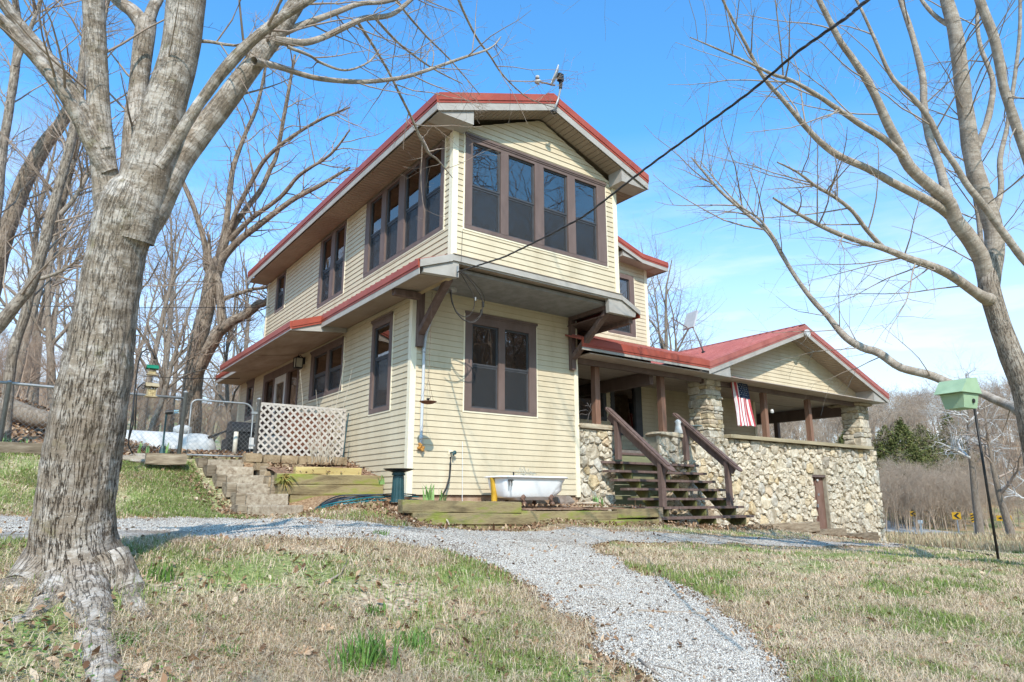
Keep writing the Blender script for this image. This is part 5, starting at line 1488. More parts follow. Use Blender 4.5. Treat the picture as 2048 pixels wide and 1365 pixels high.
# shepherd hook with two feeders
yh = 1.55; hb = onY(266, 905, yh)
HK = thing('shepherd_hook', 'black double shepherd hook standing beside the big trunk', 'hook', (hb[0], yh, hb[2]))
def px_path(L, y): return [onY(a, b, y) for a, b in L]
mb = MB(); mb.tube(px_path([(258, 878), (266, 850), (268, 800), (272, 760), (277, 725), (283, 706), (293, 699), (303, 702), (308, 712), (310, 719), (313, 717)], yh), .011, 8); put('pole', mb, BLACKM, HK, smooth=True)
mb = MB(); mb.tube(px_path([(270, 860), (273, 790), (276, 776), (287, 766), (298, 768), (306, 776), (309, 780), (313, 776)], yh - .02), .010, 8); mb.tube(px_path([(269, 790), (263, 840), (257, 880), (257, 890), (261, 900), (266, 908)], yh), .011, 8); put('lower_hook', mb, BLACKM, HK, smooth=True)
sp = [(293 + 5 * (1 - t / 9) * cos(t), 708 - 5 * (1 - t / 9) * sin(t)) for t in np.linspace(0, 7.5, 22)]
mb = MB(); mb.tube(px_path(sp, yh), .006, 6); mb.tube(px_path([(a - 6, b + 67) for a, b in sp], yh - .02), .006, 6); put('scroll', mb, BLACKM, HK, smooth=True)
PALEW = M('pale_feeder_wood', [(.3, (.28, .21, .12)), (.7, (.40, .32, .20))], scale=12, rough=.8)
def feeder(px, py, y, w, h, label, roofm):
    P = onY(px, py, y); f = thing('bird_feeder', label, 'bird feeder', P)
    mb = MB(); mb.box(P + (-w / 2 - .02, -w / 2, -h), P + (w / 2 + .02, w / 2, -h + .015)); mb.box(P + (-w / 2, -w / 2 + .01, -h + .016), P + (-w / 2 + .012, w / 2 - .01, -.02)); mb.box(P + (w / 2 - .012, -w / 2 + .01, -h + .016), P + (w / 2, w / 2 - .01, -.02)); put('frame', mb, PALEW, f)
    mb = MB(); mb.box(P + (-w / 2 + .013, -w / 3, -h + .016), P + (w / 2 - .013, w / 3, -.05)); put('seed_hopper', mb, M('seed_mix', [(.35, (.16, .11, .05)), (.55, (.45, .34, .17)), (.75, (.6, .5, .3))], scale=60), f)
    mb = MB(); mb.prism([P + (-w / 2 - .03, -w / 2 - .03, -.02), P + (-w / 2 - .03, 0, .045), P + (-w / 2 - .03, w / 2 + .03, -.02), P + (-w / 2 - .03, 0, .025)], (w + .06, 0, 0)); put('roof', mb, roofm, f)
    mb = MB(); mb.tube([P + (0, 0, .04), P + (0, 0, .11)], .003, 4); put('hanger', mb, BLACKM, f)
feeder(305, 736, yh, .105, .115, 'green roofed bird feeder hanging from the upper hook', M('green_tin', [(.4, (.01, .12, .06)), (.7, (.02, .2, .1))], rough=.4))
feeder(304, 772, yh - .02, .125, .175, 'plain wooden bird feeder hanging from the lower hook', PALEW)
# lamp stake
a = onY(324, 908, 2.0); b = onY(333, 826, 2.0); LS = thing('garden_lamp', 'dark green spot lamp stake in front of the fence', 'garden lamp', a)
mb = MB(); mb.tube([a, b], .014, 8); mb.lathe(a + (0, 0, 0), [(.05, 0), (.035, .09), (.015, .15)], k=8); put('stake', mb, GRN, LS)
mb = MB(); mb.tube([b - (.02, 0, 0), b + (.03, -.01, .01), b + (.09, -.02, .015)], [.03, .038, .035], 8); put('lamp_head', mb, BLACKM, LS); mb = MB(); mb.tube([b + (.1, -.02, .02), b + (.17, -.03, .03)], [.03, .035], 8); put('lens', mb, GLASS, LS)
# timbers along the upper edge of the left lawn and flat rocks
A = onY(-20, 893, 2.25); B = onY(92, 897, 2.25)
put('timber_edging', sleeper(A[0] - 1.5, B[0] + .8, 2.2, 2.36, A[2] - .1, A[2] + .07), TIMB2, None, loc=(A[0], 2.25, A[2]), label='long timber holding the leafy bank left of the big trunk', cat='edging')
A = onY(292, 913, 1.95); B = onY(373, 913, 1.95)
put('timber_edging', sleeper(A[0], B[0], 1.9, 2.05, A[2] - .12, A[2] + .055), TIMB2, None, loc=(A[0], 1.95, A[2]), label='short pale timber between the flat rocks and the gate post', cat='edging')
RK = M('pale_flat_rock', [(.25, (.22, .17, .13)), (.5, (.36, .31, .25)), (.75, (.48, .42, .35))], rough=.95, scale=5, bump=.5)
for (px, py, hw, hh, lab) in ((268, 919, .20, .07, 'upright tan rock at the right side of the big trunk'), (300, 924, .30, .05, 'long flat pale rock in front of the short timber'), (281, 911, .15, .04, 'small flat rock behind the long flat rock')):
    P = ground_px(px, py + 4); put('flat_rock', rock_mb((P[0], P[1] + .1, P[2] + .03), (hw, .16, hh), prng, .14, round_=.3), RK, None, loc=P, label=lab, cat='rock')
# fallen log behind the fence
a = onY(-30, 812, 5.2); b = onY(70, 836, 4.6); c = onY(150, 858, 4.3); mb = MB(); P = np.array([a, (a + b) / 2 + (0, 0, .05), b, (b + c) / 2 + (0, 0, .03), c]); mb.tube(P, [.19, .18, .165, .14, .12], 12)
BARKD = M('dark_furrowed_bark', [(.25, (.085, .062, .045)), (.5, (.20, .155, .115)), (.75, (.33, .28, .23))], rough=.95, scale=7, stretch=(4, 4, .5), bump=.8, bscale=18)
put('fallen_log', mb, BARKD, None, smooth=True, loc=b, label='fallen tree trunk lying on the leafy bank behind the fence', cat='log')

# garden tap, its hose, conduit and rust spray, hanging dish
C0 = onY(847, 690, -.06)
CN = M('grey_conduit', [(.3, (.42, .43, .45)), (.7, (.52, .53, .55))], rough=.5)
pts = [onY(a, b, -.05) for a, b in ((879, 600), (862, 640), (852, 668), (848, 700), (846.5, 760), (844, 820), (842, 880), (841.5, 888))]
cd = thing('service_conduit', 'grey electric conduit running down the wall behind the corner bracket', 'conduit', pts[-1])
mb = MB(); mb.tube(pts, .026, 10); mb.tube([pts[3] + (0, 0, .03), pts[3] - (0, 0, .05)], .034, 10); mb.tube([pts[6] + (0, 0, .07), pts[6] + (0, 0, .0)], .033, 10); put('pipe', mb, CN, cd, smooth=True)
wh = onY(905, 572, -.30); mb = MB(); mb.lathe(wh - (0, 0, .12), [(.035, 0), (.075, .02), (.085, .12), (.06, .19), (.0, .21)], k=12); mb.tube([pts[0], wh], .028, 8); put('weather_head', mb, M('weathered_grey_cap', [(.3, (.28, .26, .24)), (.7, (.45, .43, .41))], scale=12), cd, smooth=True)
mb = MB(); P = pts[-1]
for i in range(9):
    q = P + (prng.normal(0, .03), -.02 + prng.normal(0, .01), prng.uniform(-.11, .0)); m1 = rock_mb(q, (.028, .02, .026), prng, .2, round_=.4); mb.add(m1.verts(), m1.f)
put('foam_plug', mb, M('orange_foam', [(.3, (.30, .13, .03)), (.6, (.45, .22, .05)), (.8, (.5, .3, .1))], bump=.5, scale=20), cd, smooth=True)
tp = onY(901, 906, -.02); TP = thing('garden_tap', 'wall tap with a black hose hanging from it', 'tap', tp)
mb = MB(); mb.box(tp + (-.04, 0, -.03), tp + (.04, .004, .05)); put('cover_plate', mb, TRIMC, TP)
mb = MB(); mb.tube([tp + (0, -.0, 0), tp + (0, -.08, 0), tp + (0, -.10, -.05)], .016, 8); mb.lathe(tp + (.035, -.07, .0), [(0, 0), (.034, .002), (.036, .014), (0, .016)], k=10, axis=(0, -1, 0)); put('spigot', mb, GRN, TP, smooth=True)
mb = MB(); mb.tube([onY(a, b, y) for a, b, y in ((901, 914, -.12), (901, 930, -.12), (899, 955, -.13), (893, 976, -.15), (886, 990, -.2), (879, 1001, -.35))], .016, 8); put('hose', mb, BLACKM, TP, smooth=True)
rust = M('rust_stain', [(.3, (.42, .22, .06)), (.7, (.50, .30, .12))])
dish_c = onY(856, 805, -.62); HD = thing('hanging_dish_feeder', 'rusty hanging dish bird feeder on three chains', 'bird feeder', dish_c)
mb = MB(); mb.lathe(dish_c - (0, 0, .03), [(.03, 0), (.09, .012), (.135, .038), (.14, .042), (.13, .042), (.06, .02), (0, .018)], k=22); put('dish', mb, M('rusty_tin', [(.3, (.14, .05, .03)), (.7, (.24, .10, .06))], scale=16), HD, smooth=True)
apex = dish_c + (-.0, .0, .36); mb = MB()
for a in (0.3, 2.4, 4.5): mb.tube([dish_c + (.13 * cos(a), .13 * sin(a), .012), apex], .0028, 4)
topc = np.array((apex[0] + .02, apex[1], 3.3)); zz_ = np.linspace(apex[2], 3.25, 60); mb.tube(np.stack([np.linspace(apex[0], topc[0], 60) + .004 * np.cos(np.arange(60) * pi), np.full(60, apex[1]), zz_], 1), .004, 4); put('chain', mb, M('rusty_chain', [(.3, (.12, .07, .05)), (.7, (.22, .15, .11))]), HD)
mb = MB(); m1 = rock_mb(dish_c + (0, 0, .05), (.03, .012, .02), prng, .1, round_=.5); mb.add(m1.verts(), m1.f); mb.tube([dish_c + (.025, 0, .06), dish_c + (.045, 0, .085)], .006, 5); put('bird_ornament', mb, BLACKM, HD)
mb = MB(); a = onY(925, 884, -.03); mb.tube([a, onY(924.5, 1004, -.03)], .006, 6); put('ground_wire', mb, M('white_wire', [(.4, (.6, .6, .6)), (.6, (.66, .66, .66))]), None, loc=a, label='thin white wire running down the wall into the bed', cat='wire')
# wall lantern
lp = onX(597, 716, -.16); LN = thing('wall_lantern', 'black square wall lantern beside the side entrance', 'lantern', (0, lp[1], lp[2]))
mb = MB(); mb.box((-.045, lp[1] - .055, lp[2] - .14), (-.017, lp[1] + .055, lp[2] + .02)); mb.tube([(-.04, lp[1], lp[2] + .0), (-.12, lp[1], lp[2] + .06), (-.16, lp[1], lp[2] + .03)], .012, 6); put('bracket', mb, BLACKM, LN)
mb = MB(); L = np.array((-.16, lp[1], lp[2] - .25))
mb.box(L + (-.085, -.085, 0), L + (.085, .085, .02)); mb.box(L + (-.09, -.09, .235), L + (.09, .09, .25)); mb.lathe(L + (0, 0, .25), [(.085, 0), (.03, .035), (.012, .05), (.012, .075), (0, .08)], k=8)
for sx in (-1, 1):
    for sy in (-1, 1): mb.box(L + (sx * .08 - .008, sy * .08 - .008, .02), L + (sx * .08 + .008, sy * .08 + .008, .235))
put('cage', mb, BLACKM, LN); mb = MB(); mb.box(L + (-.07, -.07, .021), L + (.07, .07, .234)); put('frosted_glass', mb, M('frosted_glass_panes', [(.4, (.42, .38, .30)), (.7, (.52, .48, .40))], rough=.3), LN)

# flag hung under the porch gable
fy = -.02; f0 = onY(1463, 752, fy); f1 = onY(1492, 757, fy); f2 = onY(1475, 851, fy); f3 = onY(1510, 853, fy)
FL = thing('flag', 'stars and stripes flag hanging from the porch gable', 'flag', (f0 + f1) / 2)
RS = M('flag_red_cloth', [(.3, (.40, .05, .06)), (.7, (.50, .10, .11))], rough=.85); WS = M('flag_white_cloth', [(.3, (.66, .62, .62)), (.7, (.74, .71, .71))], rough=.85); BS = M('flag_blue_cloth', [(.3, (.018, .028, .06)), (.7, (.03, .045, .09))], rough=.85)
nu, nv = 53, 24
def fpt(s, t, lift=0):
    # s across the thirteen stripes 0..1, t down 0..1
    c = s ** 1.5 * .85 + s * .15
    top = f0 + (f1 - f0) * (c if s < .35 else c); bot = f2 + (f3 - f2) * (.04 + .96 * c)
    p = top + (bot - top) * t
    fold = .035 * sin(s * 26) * (1 - s) ** 1.2 + .016 * sin(s * 15 + t * 3) + .012 * sin(t * 7 + s * 4)
    return p + np.array((0, fold - lift, -.012 * sin(s * 20 + 1) * t))
V = [fpt(i / (nu - 1), j / (nv - 1)) for j in range(nv) for i in range(nu)]
mb = MB(); Fs = []; mi = []
for j in range(nv - 1):
    for i in range(nu - 1):
        st = min(12, int((i + .5) / (nu - 1) * 13)); canton = st >= 6 and j < (nv - 1) * .41
        Fs.append((j * nu + i, j * nu + i + 1, (j + 1) * nu + i + 1, (j + 1) * nu + i)); mi.append(2 if canton else (0 if st % 2 == 0 else 1))
mb.add(V, Fs); mb.mi = mi
put('cloth', mb, [RS, WS, BS], FL, smooth=True)
mb = MB()
for r in range(9):
    for q in range(6 if r % 2 == 0 else 5):
        t = .04 + r * .041; s = .515 + (q + (.5 if r % 2 == 0 else 1.0)) / 6 * .465
        c = fpt(s, t, .006); ex = fpt(s + .02, t, .006) - c; ex /= np.linalg.norm(ex); ez = fpt(s, t + .02, .006) - c; ez /= np.linalg.norm(ez)
        loop = [c + (ex * sin(k * pi / 5) - ez * cos(k * pi / 5)) * (.0125 if k % 2 == 0 else .0052) for k in range(10)]
        mb.add(loop, [tuple(range(10))])
put('star_field', mb, WS, FL)

# ornaments on the porch walls
P = onY(1357, 866, .02); mb = MB(); mb.lathe(P + (0, 0, -.03), [(0.09, 0), (.105, .02), (.075, .14), (.06, .22), (.075, .27), (.05, .31), (0, .33)], k=14); put('white_ornament', mb, WHITEP, None, smooth=True, loc=P, label='white ceramic bust shaped ornament on the stone ledge behind the rail', cat='ornament')
P = onY(1392, 868, -.02); mb = MB(); mb.lathe(P, [(.05, 0), (.03, .04), (.022, .12), (.05, .15), (.14, .165), (.15, .185), (.1, .178), (0, .17)], k=18); put('table_bird_bath', mb, M('verdigris', [(.3, (.16, .20, .20)), (.7, (.30, .36, .36))], rough=.6), None, smooth=True, loc=P, label='small grey green dish on a foot beside the stone pillar', cat='ornament')
deer = [(1163, 848), (1163, 838), (1158, 833), (1160, 829), (1170, 827), (1180, 833), (1187, 838), (1176, 843), (1165, 838)]
P = onY(1170, 848, .12)
mb = MB(); mb.tube([onY(a, b, .12) for a, b in ((1159, 847), (1160, 836), (1157, 831), (1163, 828), (1173, 830), (1178, 824), (1172, 820), (1160, 822), (1157, 828))], .006, 6); mb.tube([onY(a, b, .12) for a, b in ((1176, 848), (1176, 838), (1178, 828), (1183, 820), (1178, 812), (1174, 806))], .006, 6); mb.tube([onY(a, b, .14) for a, b in ((1178, 812), (1170, 812))], .006, 6); mb.tube([onY(a, b, .14) for a, b in ((1180, 816), (1182, 807))], .005, 6)
put('wire_sculpture', mb, M('grey_wire', [(.4, (.09, .075, .07)), (.7, (.16, .14, .13))]), None, smooth=True, loc=P, label='bent wire deer sculpture on the left porch ledge', cat='sculpture')
# palm tree shaped garden ornament by the stairs
P = onY(1268, 1018, -.75); PO = thing('palm_ornament', 'little garden ornament with turquoise palm fronds and speckled eggs', 'ornament', P)
mb = MB(); mb.tube([P + (.03, 0, .0), P + (.04, 0, .10), P + (.05, 0, .17)], [.022, .014, .01], 7); put('stem', mb, M('tan_resin', [(.4, (.36, .26, .17)), (.7, (.46, .36, .25))]), PO)
mb = MB()
for i in range(9):
    a = i * 2 * pi / 9; b = P + (.05, 0, .17); d = np.array((cos(a), sin(a) * .6, 0)); sd = np.array((-d[1], d[0], 0)); V = []
    for t in np.linspace(0, 1, 5): c = b + d * .13 * t + np.array((0, 0, .06 * t - .08 * t * t)); w_ = .018 * sin(pi * (.15 + .8 * t)); V += [c - sd * w_, c + sd * w_]
    mb.add(V, [(2 * k, 2 * k + 1, 2 * k + 3, 2 * k + 2) for k in range(4)])
put('frond', mb, M('turquoise_paint', [(.4, (.08, .34, .30)), (.7, (.16, .46, .42))]), PO)
for dx, dy, r in ((-.03, -.02, .05), (.045, -.06, .048)):
    mb = MB(); mb.lathe(P + (dx, dy, .0), [(0, 0), (r * .7, r * .2), (r, r * .65), (r * .8, r * 1.1), (0, r * 1.3)], k=14); e_ = put('speckled_egg', mb, M('pinkish_clay', [(.4, (.30, .16, .11)), (.7, (.38, .22, .16))]), PO, smooth=True)
    mb = MB()
    for i in range(16):
        a = prng.uniform(pi, 2 * pi); q = P + (dx + r * .93 * cos(a), dy + r * .93 * sin(a), prng.uniform(.3, 1.0) * r); mb.lathe(q, [(0, -.006), (.006, 0), (0, .006)], k=6, axis=(cos(a), sin(a), 0))
    put('dot', mb, WHITEP, e_)

# satellite dishes
def dish(base, top, c, nrm, R_, label, name_c, arm_end, square=False, mountp=None):
    base, top, c, arm_end = map(np.array, (base, top, c, arm_end)); nrm = np.array(nrm, float); nrm /= np.linalg.norm(nrm)
    D_ = thing('satellite_dish', label, 'satellite dish', base)
    mid = (base + top) / 2 + (0, 0, .0)
    mb = MB(); mb.tube([base, base + (top - base) * .55 + np.array((.02, 0, 0)), top], .021, 10); put('mast', mb, GALV, D_, smooth=True)
    mb = MB(); mb.lathe(base - (0, .0, .0), [(.06, -.02), (.06, .012), (.02, .03)], k=8); put('foot_plate', mb, BLACKM, D_)
    up = np.array((0, 0, 1.0)); e2 = up - nrm * (up @ nrm); e2 /= np.linalg.norm(e2); e1 = np.cross(e2, nrm)
    mb = MB(); V = []; F = []; K = 28; rings = [0, .35, .7, .95, 1.0, 1.0]
    if not square:
        for i, q_ in enumerate(rings):
            for k in range(K):
                a = 2 * pi * k / K; V.append(c + (e1 * cos(a) * .86 + e2 * sin(a)) * R_ * max(q_, .01) + nrm * ((q_ * q_) * R_ * .22 + (.010 if i == 5 else 0)))
        for i in range(5):
            for k in range(K): F.append((i * K + k, i * K + (k + 1) % K, (i + 1) * K + (k + 1) % K, (i + 1) * K + k))
        F.append(tuple(range(K)))
        mb.add(V, F)
        V2 = [v - nrm * .010 for v in V]; mb.add(V2, [f[::-1] for f in F])
    else:
        P = [c + e1 * sx * R_ * .8 + e2 * sy * R_ for sx, sy in ((-1, -1), (1, -1), (1, 1), (-1, 1))]
        mb.prism(P, nrm * .045)
    put('reflector', mb, M('light_grey_dish', [(.4, (.42, .42, .43)), (.7, (.50, .50, .51))], rough=.45), D_, smooth=not square)
    mb = MB(); mb.tube([c - nrm * .01, c - nrm * .08, top], [.03, .04, .03], 8); mb.box(c - nrm * .07 - np.array((.05, .04, .07)), c - nrm * .07 + np.array((.05, .04, .07))); put('mount', mb, BLACKM, D_)
    a0_ = c - e2 * R_ * .95
    mb = MB(); mb.tube([a0_ - nrm * .02, a0_ + (arm_end - a0_) * .5, arm_end], [.017, .016, .015], 6); put('feed_arm', mb, M('grey_brown_arm', [(.4, (.14, .10, .09)), (.7, (.22, .17, .15))]), D_)
    if not square:
        mb = MB(); dv = (c - arm_end) / np.linalg.norm(c - arm_end); mb.tube([arm_end - dv * .05, arm_end + dv * .02, arm_end + dv * .06], [.03, .035, .028], 10)
        mb.box(arm_end - (.05, .02, .05), arm_end + (.03, .02, .0)); mb.tube([arm_end + (0, 0, .05), arm_end + (0, 0, .10)], .035, 10); put('receiver', mb, M('dull_white_plastic', [(.4, (.36, .33, .31)), (.7, (.48, .45, .43))]), D_, smooth=True)
yd = -1.69
dish(onY(1107, 224, yd), onY(1121, 178, yd), onY(1113.5, 153, yd), -CR * .93 + CU * .34 - CF * .10, .205, 'round grey satellite dish on the peak of the front gable', 'd1', onY(1075, 163, yd))
rp = None
for t in np.linspace(8, 30, 4000):
    q_ = CAM_POS + ray(1407, 705) * t
    if q_[2] <= GZP - gs * abs(GXM - q_[0]) + .03 and q_[0] > GXL: rp = q_; break
if rp is None: rp = np.array((8.6, 1.0, 3.45))
dd = (rp - CAM_POS) @ CF
dish(rp, atD(1386, 655, dd), atD(1382, 642, dd), -CR * .80 + CU * .45 - CF * .35, .26, 'square grey satellite dish on the porch roof valley', 'd2', atD(1342, 636, dd), square=True)

# service cable from a pole out of view to the house corner, twisted of three strands
e0 = onY(914, 545, -1.36)
pxs = [(914, 545), (960, 530), (1010, 514), (1100, 470), (1170, 432), (1290, 338), (1400, 258), (1500, 185), (1600, 100), (1690, 38), (1735, 0)]
dep0 = (e0 - CAM_POS) @ CF
dl = np.interp(np.linspace(0, 1, len(pxs)), [0, .1, .5, 1], [dep0, dep0 * .93, dep0 * .66, 4.0])
CP = np.array([atD(a, b, d) for (a, b), d in zip(pxs, dl)])
CP = np.vstack([CP, CP[-1] + (CP[-1] - CP[-3]) * 2.0])
tt = np.linspace(0, len(CP) - 1, 420); cs = np.stack([np.interp(tt, np.arange(len(CP)), CP[:, k]) for k in range(3)], 1)
for _ in range(30): cs[1:-1] = (cs[:-2] + cs[1:-1] * 2 + cs[2:]) / 4
CB_ = thing('service_cable', 'thick twisted black power cable strung from the upper right to the house corner', 'power cable', e0)
T_ = np.gradient(cs, axis=0); T_ /= np.linalg.norm(T_, axis=1)[:, None]; A_ = np.cross(T_, (0, 0, 1)); A_ /= np.linalg.norm(A_, axis=1)[:, None]; B_ = np.cross(T_, A_)
sl_ = np.concatenate([[0], np.cumsum(np.linalg.norm(np.diff(cs, axis=0), axis=1))])
CAB = M('black_cable_sheath', [(.3, (.035, .03, .027)), (.7, (.07, .06, .055))], rough=.55, scale=9)
for k_ in range(3):
    ph = sl_ * 2 * pi / .55 + k_ * 2 * pi / 3; mb = MB(); mb.tube(cs + .0070 * (np.cos(ph)[:, None] * A_ + np.sin(ph)[:, None] * B_), .0062 if k_ else .005, 6); put('strand', mb, CAB, CB_, smooth=True)
mb = MB()
for L, rr_ in (([(919, 545), (925, 552), (935, 570), (948, 590), (950, 612), (942, 630), (930, 636), (916, 628), (904, 610), (900, 585)], .008), ([(922, 543), (940, 560), (955, 580), (966, 600), (966, 620), (958, 640), (943, 648), (925, 640), (908, 620), (902, 590), (900, 580)], .009), ([(922, 541), (945, 562), (960, 578), (970, 597), (967, 612), (962, 625)], .006), ([(903, 580), (903, 600), (910, 622), (925, 640), (945, 645), (960, 632)], .009)):
    P = np.array([onY(a, b, -1.2 + .6 * (i / len(L))) for i, (a, b) in enumerate(L)]); t2 = np.linspace(0, len(P) - 1, 50); P = np.stack([np.interp(t2, np.arange(len(P)), P[:, k]) for k in range(3)], 1)
    for _ in range(6): P[1:-1] = (P[:-2] + P[1:-1] * 2 + P[2:]) / 4
    mb.tube(P, rr_, 6)
put('drip_loop', mb, CAB, CB_, smooth=True)
mb = MB()
for a, b in ((966, 604), (963, 620)): q_ = onY(a, b, -.9); mb.tube([q_, q_ - (0, 0, .09)], .022, 8)
put('splice_connector', mb, BLACKM, CB_); mb = MB(); q_ = onY(951, 595, -.9); mb.tube([q_, q_ - (0, 0, .06)], .013, 8); q_ = onY(915, 538, -1.315); mb.box(q_ - (.012, .008, .08), q_ + (.012, .008, .04)); put('clamp', mb, GALV, CB_)
mb = MB(); mb.tube([onY(925, 462, -1.275), onY(924, 490, -1.28), onY(922, 528, -1.31)], .004, 4); put('coax_lead', mb, BLACKM, None, loc=onY(925, 462, -1.275), label='thin black lead hanging on the upper siding at the corner', cat='wire')

# green nesting box on a black pole at the right
pb0 = atD(1997, 1121, 9.0); pb1 = np.array(pb0); pb1[2] = atD(1941, 750, 9.0)[2]
pb0[2] = min(pb0[2], g1(pb0[0], pb0[1])) - .05
NB = thing('nest_box', 'pale green gabled nest box on a tall black pole', 'nest box', pb0)
mb = MB(); mb.tube([pb0, pb1], .017, 10); mb.tube([pb1 - (0, 0, .02), pb1 + (0, 0, .06)], [.022, .016], 8); put('pole', mb, BLACKM, NB, smooth=True)
mb = MB(); zc = atD(1941, 765, 9.0)[2]; mb.tube([np.array((pb1[0], pb1[1], zc - .02)), np.array((pb1[0], pb1[1], zc + .02))], .028, 8); put('copper_clamp', mb, M('copper', [(.4, (.36, .16, .08)), (.6, (.46, .22, .12))], rough=.4, metal=.6), NB)
PG_ = M('pale_green_plastic', [(.3, (.27, .38, .24)), (.6, (.33, .45, .29)), (.8, (.38, .49, .34))], rough=.5, scale=4)
cx = atD(1918, 790, 9.45)
rt = CR * 1.0; rt = np.array((rt[0], rt[1], 0)); rt /= np.linalg.norm(rt); fw = np.array((CF[0], CF[1], 0)); fw /= np.linalg.norm(fw)
ang = radians(28); ex = rt * cos(ang) + fw * sin(ang); ey = -rt * sin(ang) + fw * cos(ang)
def bp_(a, b, z): return cx + ex * a + ey * b + np.array((0, 0, z))
hw, hd = .185, .16
mb = MB(); mb.hexa([bp_(-hw * .85, -hd * .8, -.20), bp_(hw * .85, -hd * .8, -.20), bp_(hw * .85, hd * .8, -.20), bp_(-hw * .85, hd * .8, -.20), bp_(-hw, -hd, .0), bp_(hw, -hd, .0), bp_(hw, hd, .0), bp_(-hw, hd, .0)]); put('box_body', mb, PG_, NB)
mb = MB(); e_ = .03; b0 = [bp_(-hw - e_ - .06, -hd - e_, .004), bp_(hw + e_, -hd - e_, .004), bp_(hw + e_, hd + e_, .004), bp_(-hw - e_ - .06, hd + e_, .004)]; b1 = [bp_(-.10, -hd - e_, .20), bp_(hw * .75, -hd - e_, .23), bp_(hw * .75, hd + e_, .23), bp_(-.10, hd + e_, .20)]
mb.hexa(b0 + b1); put('gabled_lid', mb, PG_, NB)
mb = MB(); q_ = bp_(.03, -hd * .95, -.10); mb.lathe(bp_(.05, -hd * .93, -.1), [(0, 0), (.03, .001), (.03, .012), (0, .013)], k=12, axis=tuple(-ey)); put('entrance_hole', mb, BLACKM, NB)
# black hose on the lawn at the right
L = [(1790, 1093), (1830, 1094), (1870, 1097), (1910, 1102), (1950, 1109), (1985, 1114)]
P = np.array([ground_px(a, b) + (0, 0, .02) for a, b in L]); mb = MB(); mb.tube(P, .018, 6); put('garden_hose', mb, BLACKM, None, smooth=True, loc=P[0], label='black pipe lying across the lawn toward the nest box pole', cat='hose')
# ------------------------------------------------------------------ trees
def bark_mat(name, pale, mid, dark, moss=.25, us=34., furrow=True):
    m, nt, b = nodes_of(name)
    uv = nt.nodes.new('ShaderNodeUVMap'); uv.uv_map = 'UVMap'
    at = nt.nodes.new('ShaderNodeAttribute'); at.attribute_name = 'furrow'
    def noise(scale, st, det=5, rough=.6, loc=0.):
        mp = nt.nodes.new('ShaderNodeMapping'); mp.inputs['Scale'].default_value = (st[0], st[1], 1); mp.inputs['Location'].default_value = (loc, loc * .7, 0)
        nt.links.new(uv.outputs[0], mp.inputs[0])
        n = nt.nodes.new('ShaderNodeTexNoise'); n.inputs['Scale'].default_value = scale; n.inputs['Detail'].default_value = det; n.inputs['Roughness'].default_value = rough
        nt.links.new(mp.outputs[0], n.inputs['Vector']); return n.outputs['Fac']
    def mixc(f, a, c):
        x = nt.nodes.new('ShaderNodeMix'); x.data_type = 'RGBA'
        nt.links.new(f, x.inputs[0])
        for i, v in ((6, a), (7, c)):
            if isinstance(v, tuple): x.inputs[i].default_value = (*v, 1)
            else: nt.links.new(v, x.inputs[i])
        return x.outputs[2]
    def math(op, a, c):
        x = nt.nodes.new('ShaderNodeMath'); x.operation = op
        for i, v in ((0, a), (1, c)):
            if isinstance(v, (int, float)): x.inputs[i].default_value = v
            else: nt.links.new(v, x.inputs[i])
        return x.outputs[0]
    def rng_(f, a, c, d=0., e=1.):
        x = nt.nodes.new('ShaderNodeMapRange'); x.interpolation_type = 'SMOOTHSTEP'
        x.inputs[1].default_value = a; x.inputs[2].default_value = c; x.inputs[3].default_value = d; x.inputs[4].default_value = e
        nt.links.new(f, x.inputs[0]); return x.outputs[0]
    patch = rng_(noise(6, (1.0, 1.5), 7, .72), .43, .62)
    col = mixc(patch, mid, pale)
    streak = rng_(noise(9, (1.0, 3.0), 6, .7, 3.), .50, .68)       # lenticels and lichen bands across the stem
    col = mixc(math('MULTIPLY', streak, .75), col, tuple(.62 * a for a in mid))
    fl = rng_(noise(70, (1, 1), 3, .6, 5.), .58, .68)
    col = mixc(math('MULTIPLY', fl, .55), col, tuple(min(.75, 1.25 * a) for a in pale))
    ms = rng_(noise(5, (1, 1.2), 6, .7, 9.), .56, .70)
    col = mixc(math('MULTIPLY', ms, moss), col, (.17, .155, .05))
    n1 = noise(us, (1.0, .11), 4, .6, 1.)
    crack = rng_(math('ABSOLUTE', math('SUBTRACT', n1, .5), 0.), .0, .034, 1., 0.)
    n2 = noise(us * .8, (.8, .6), 3, .5, 7.)
    crk = math('MULTIPLY', crack, rng_(n2, .26, .48))
    crk = math('MULTIPLY', crk, at.outputs['Fac'])
    col = mixc(crk, col, dark)
    col = mixc(math('MULTIPLY', math('MULTIPLY', at.outputs['Fac'], .55), rng_(noise(2.2, (1, 1), 5, .6, 4.), .38, .62)), col, (.20, .148, .108))
    nt.links.new(col, b.inputs['Base Color'])
    b.inputs['Roughness'].default_value = .93; b.inputs['Specular IOR Level'].default_value = .15
    h = math('SUBTRACT', math('MULTIPLY', noise(40, (1, 1), 6, .7, 2.), .5), math('MULTIPLY', crk, 1.3))
    h = math('SUBTRACT', h, math('MULTIPLY', streak, .08))
    bp = nt.nodes.new('ShaderNodeBump'); bp.inputs['Strength'].default_value = .9; bp.inputs['Distance'].default_value = .018
    nt.links.new(h, bp.inputs['Height']); nt.links.new(bp.outputs[0], b.inputs['Normal'])
    return m
BARK = bark_mat('pale_lichen_bark', (.50, .44, .385), (.26, .208, .16), (.085, .058, .04), .5, us=42.)
BARK2 = bark_mat('grey_branch_bark', (.44, .38, .32), (.30, .245, .195), (.09, .065, .05), .15)
BARK3 = bark_mat('brown_ridged_bark', (.38, .30, .23), (.26, .20, .15), (.08, .055, .04), .25, us=20.)
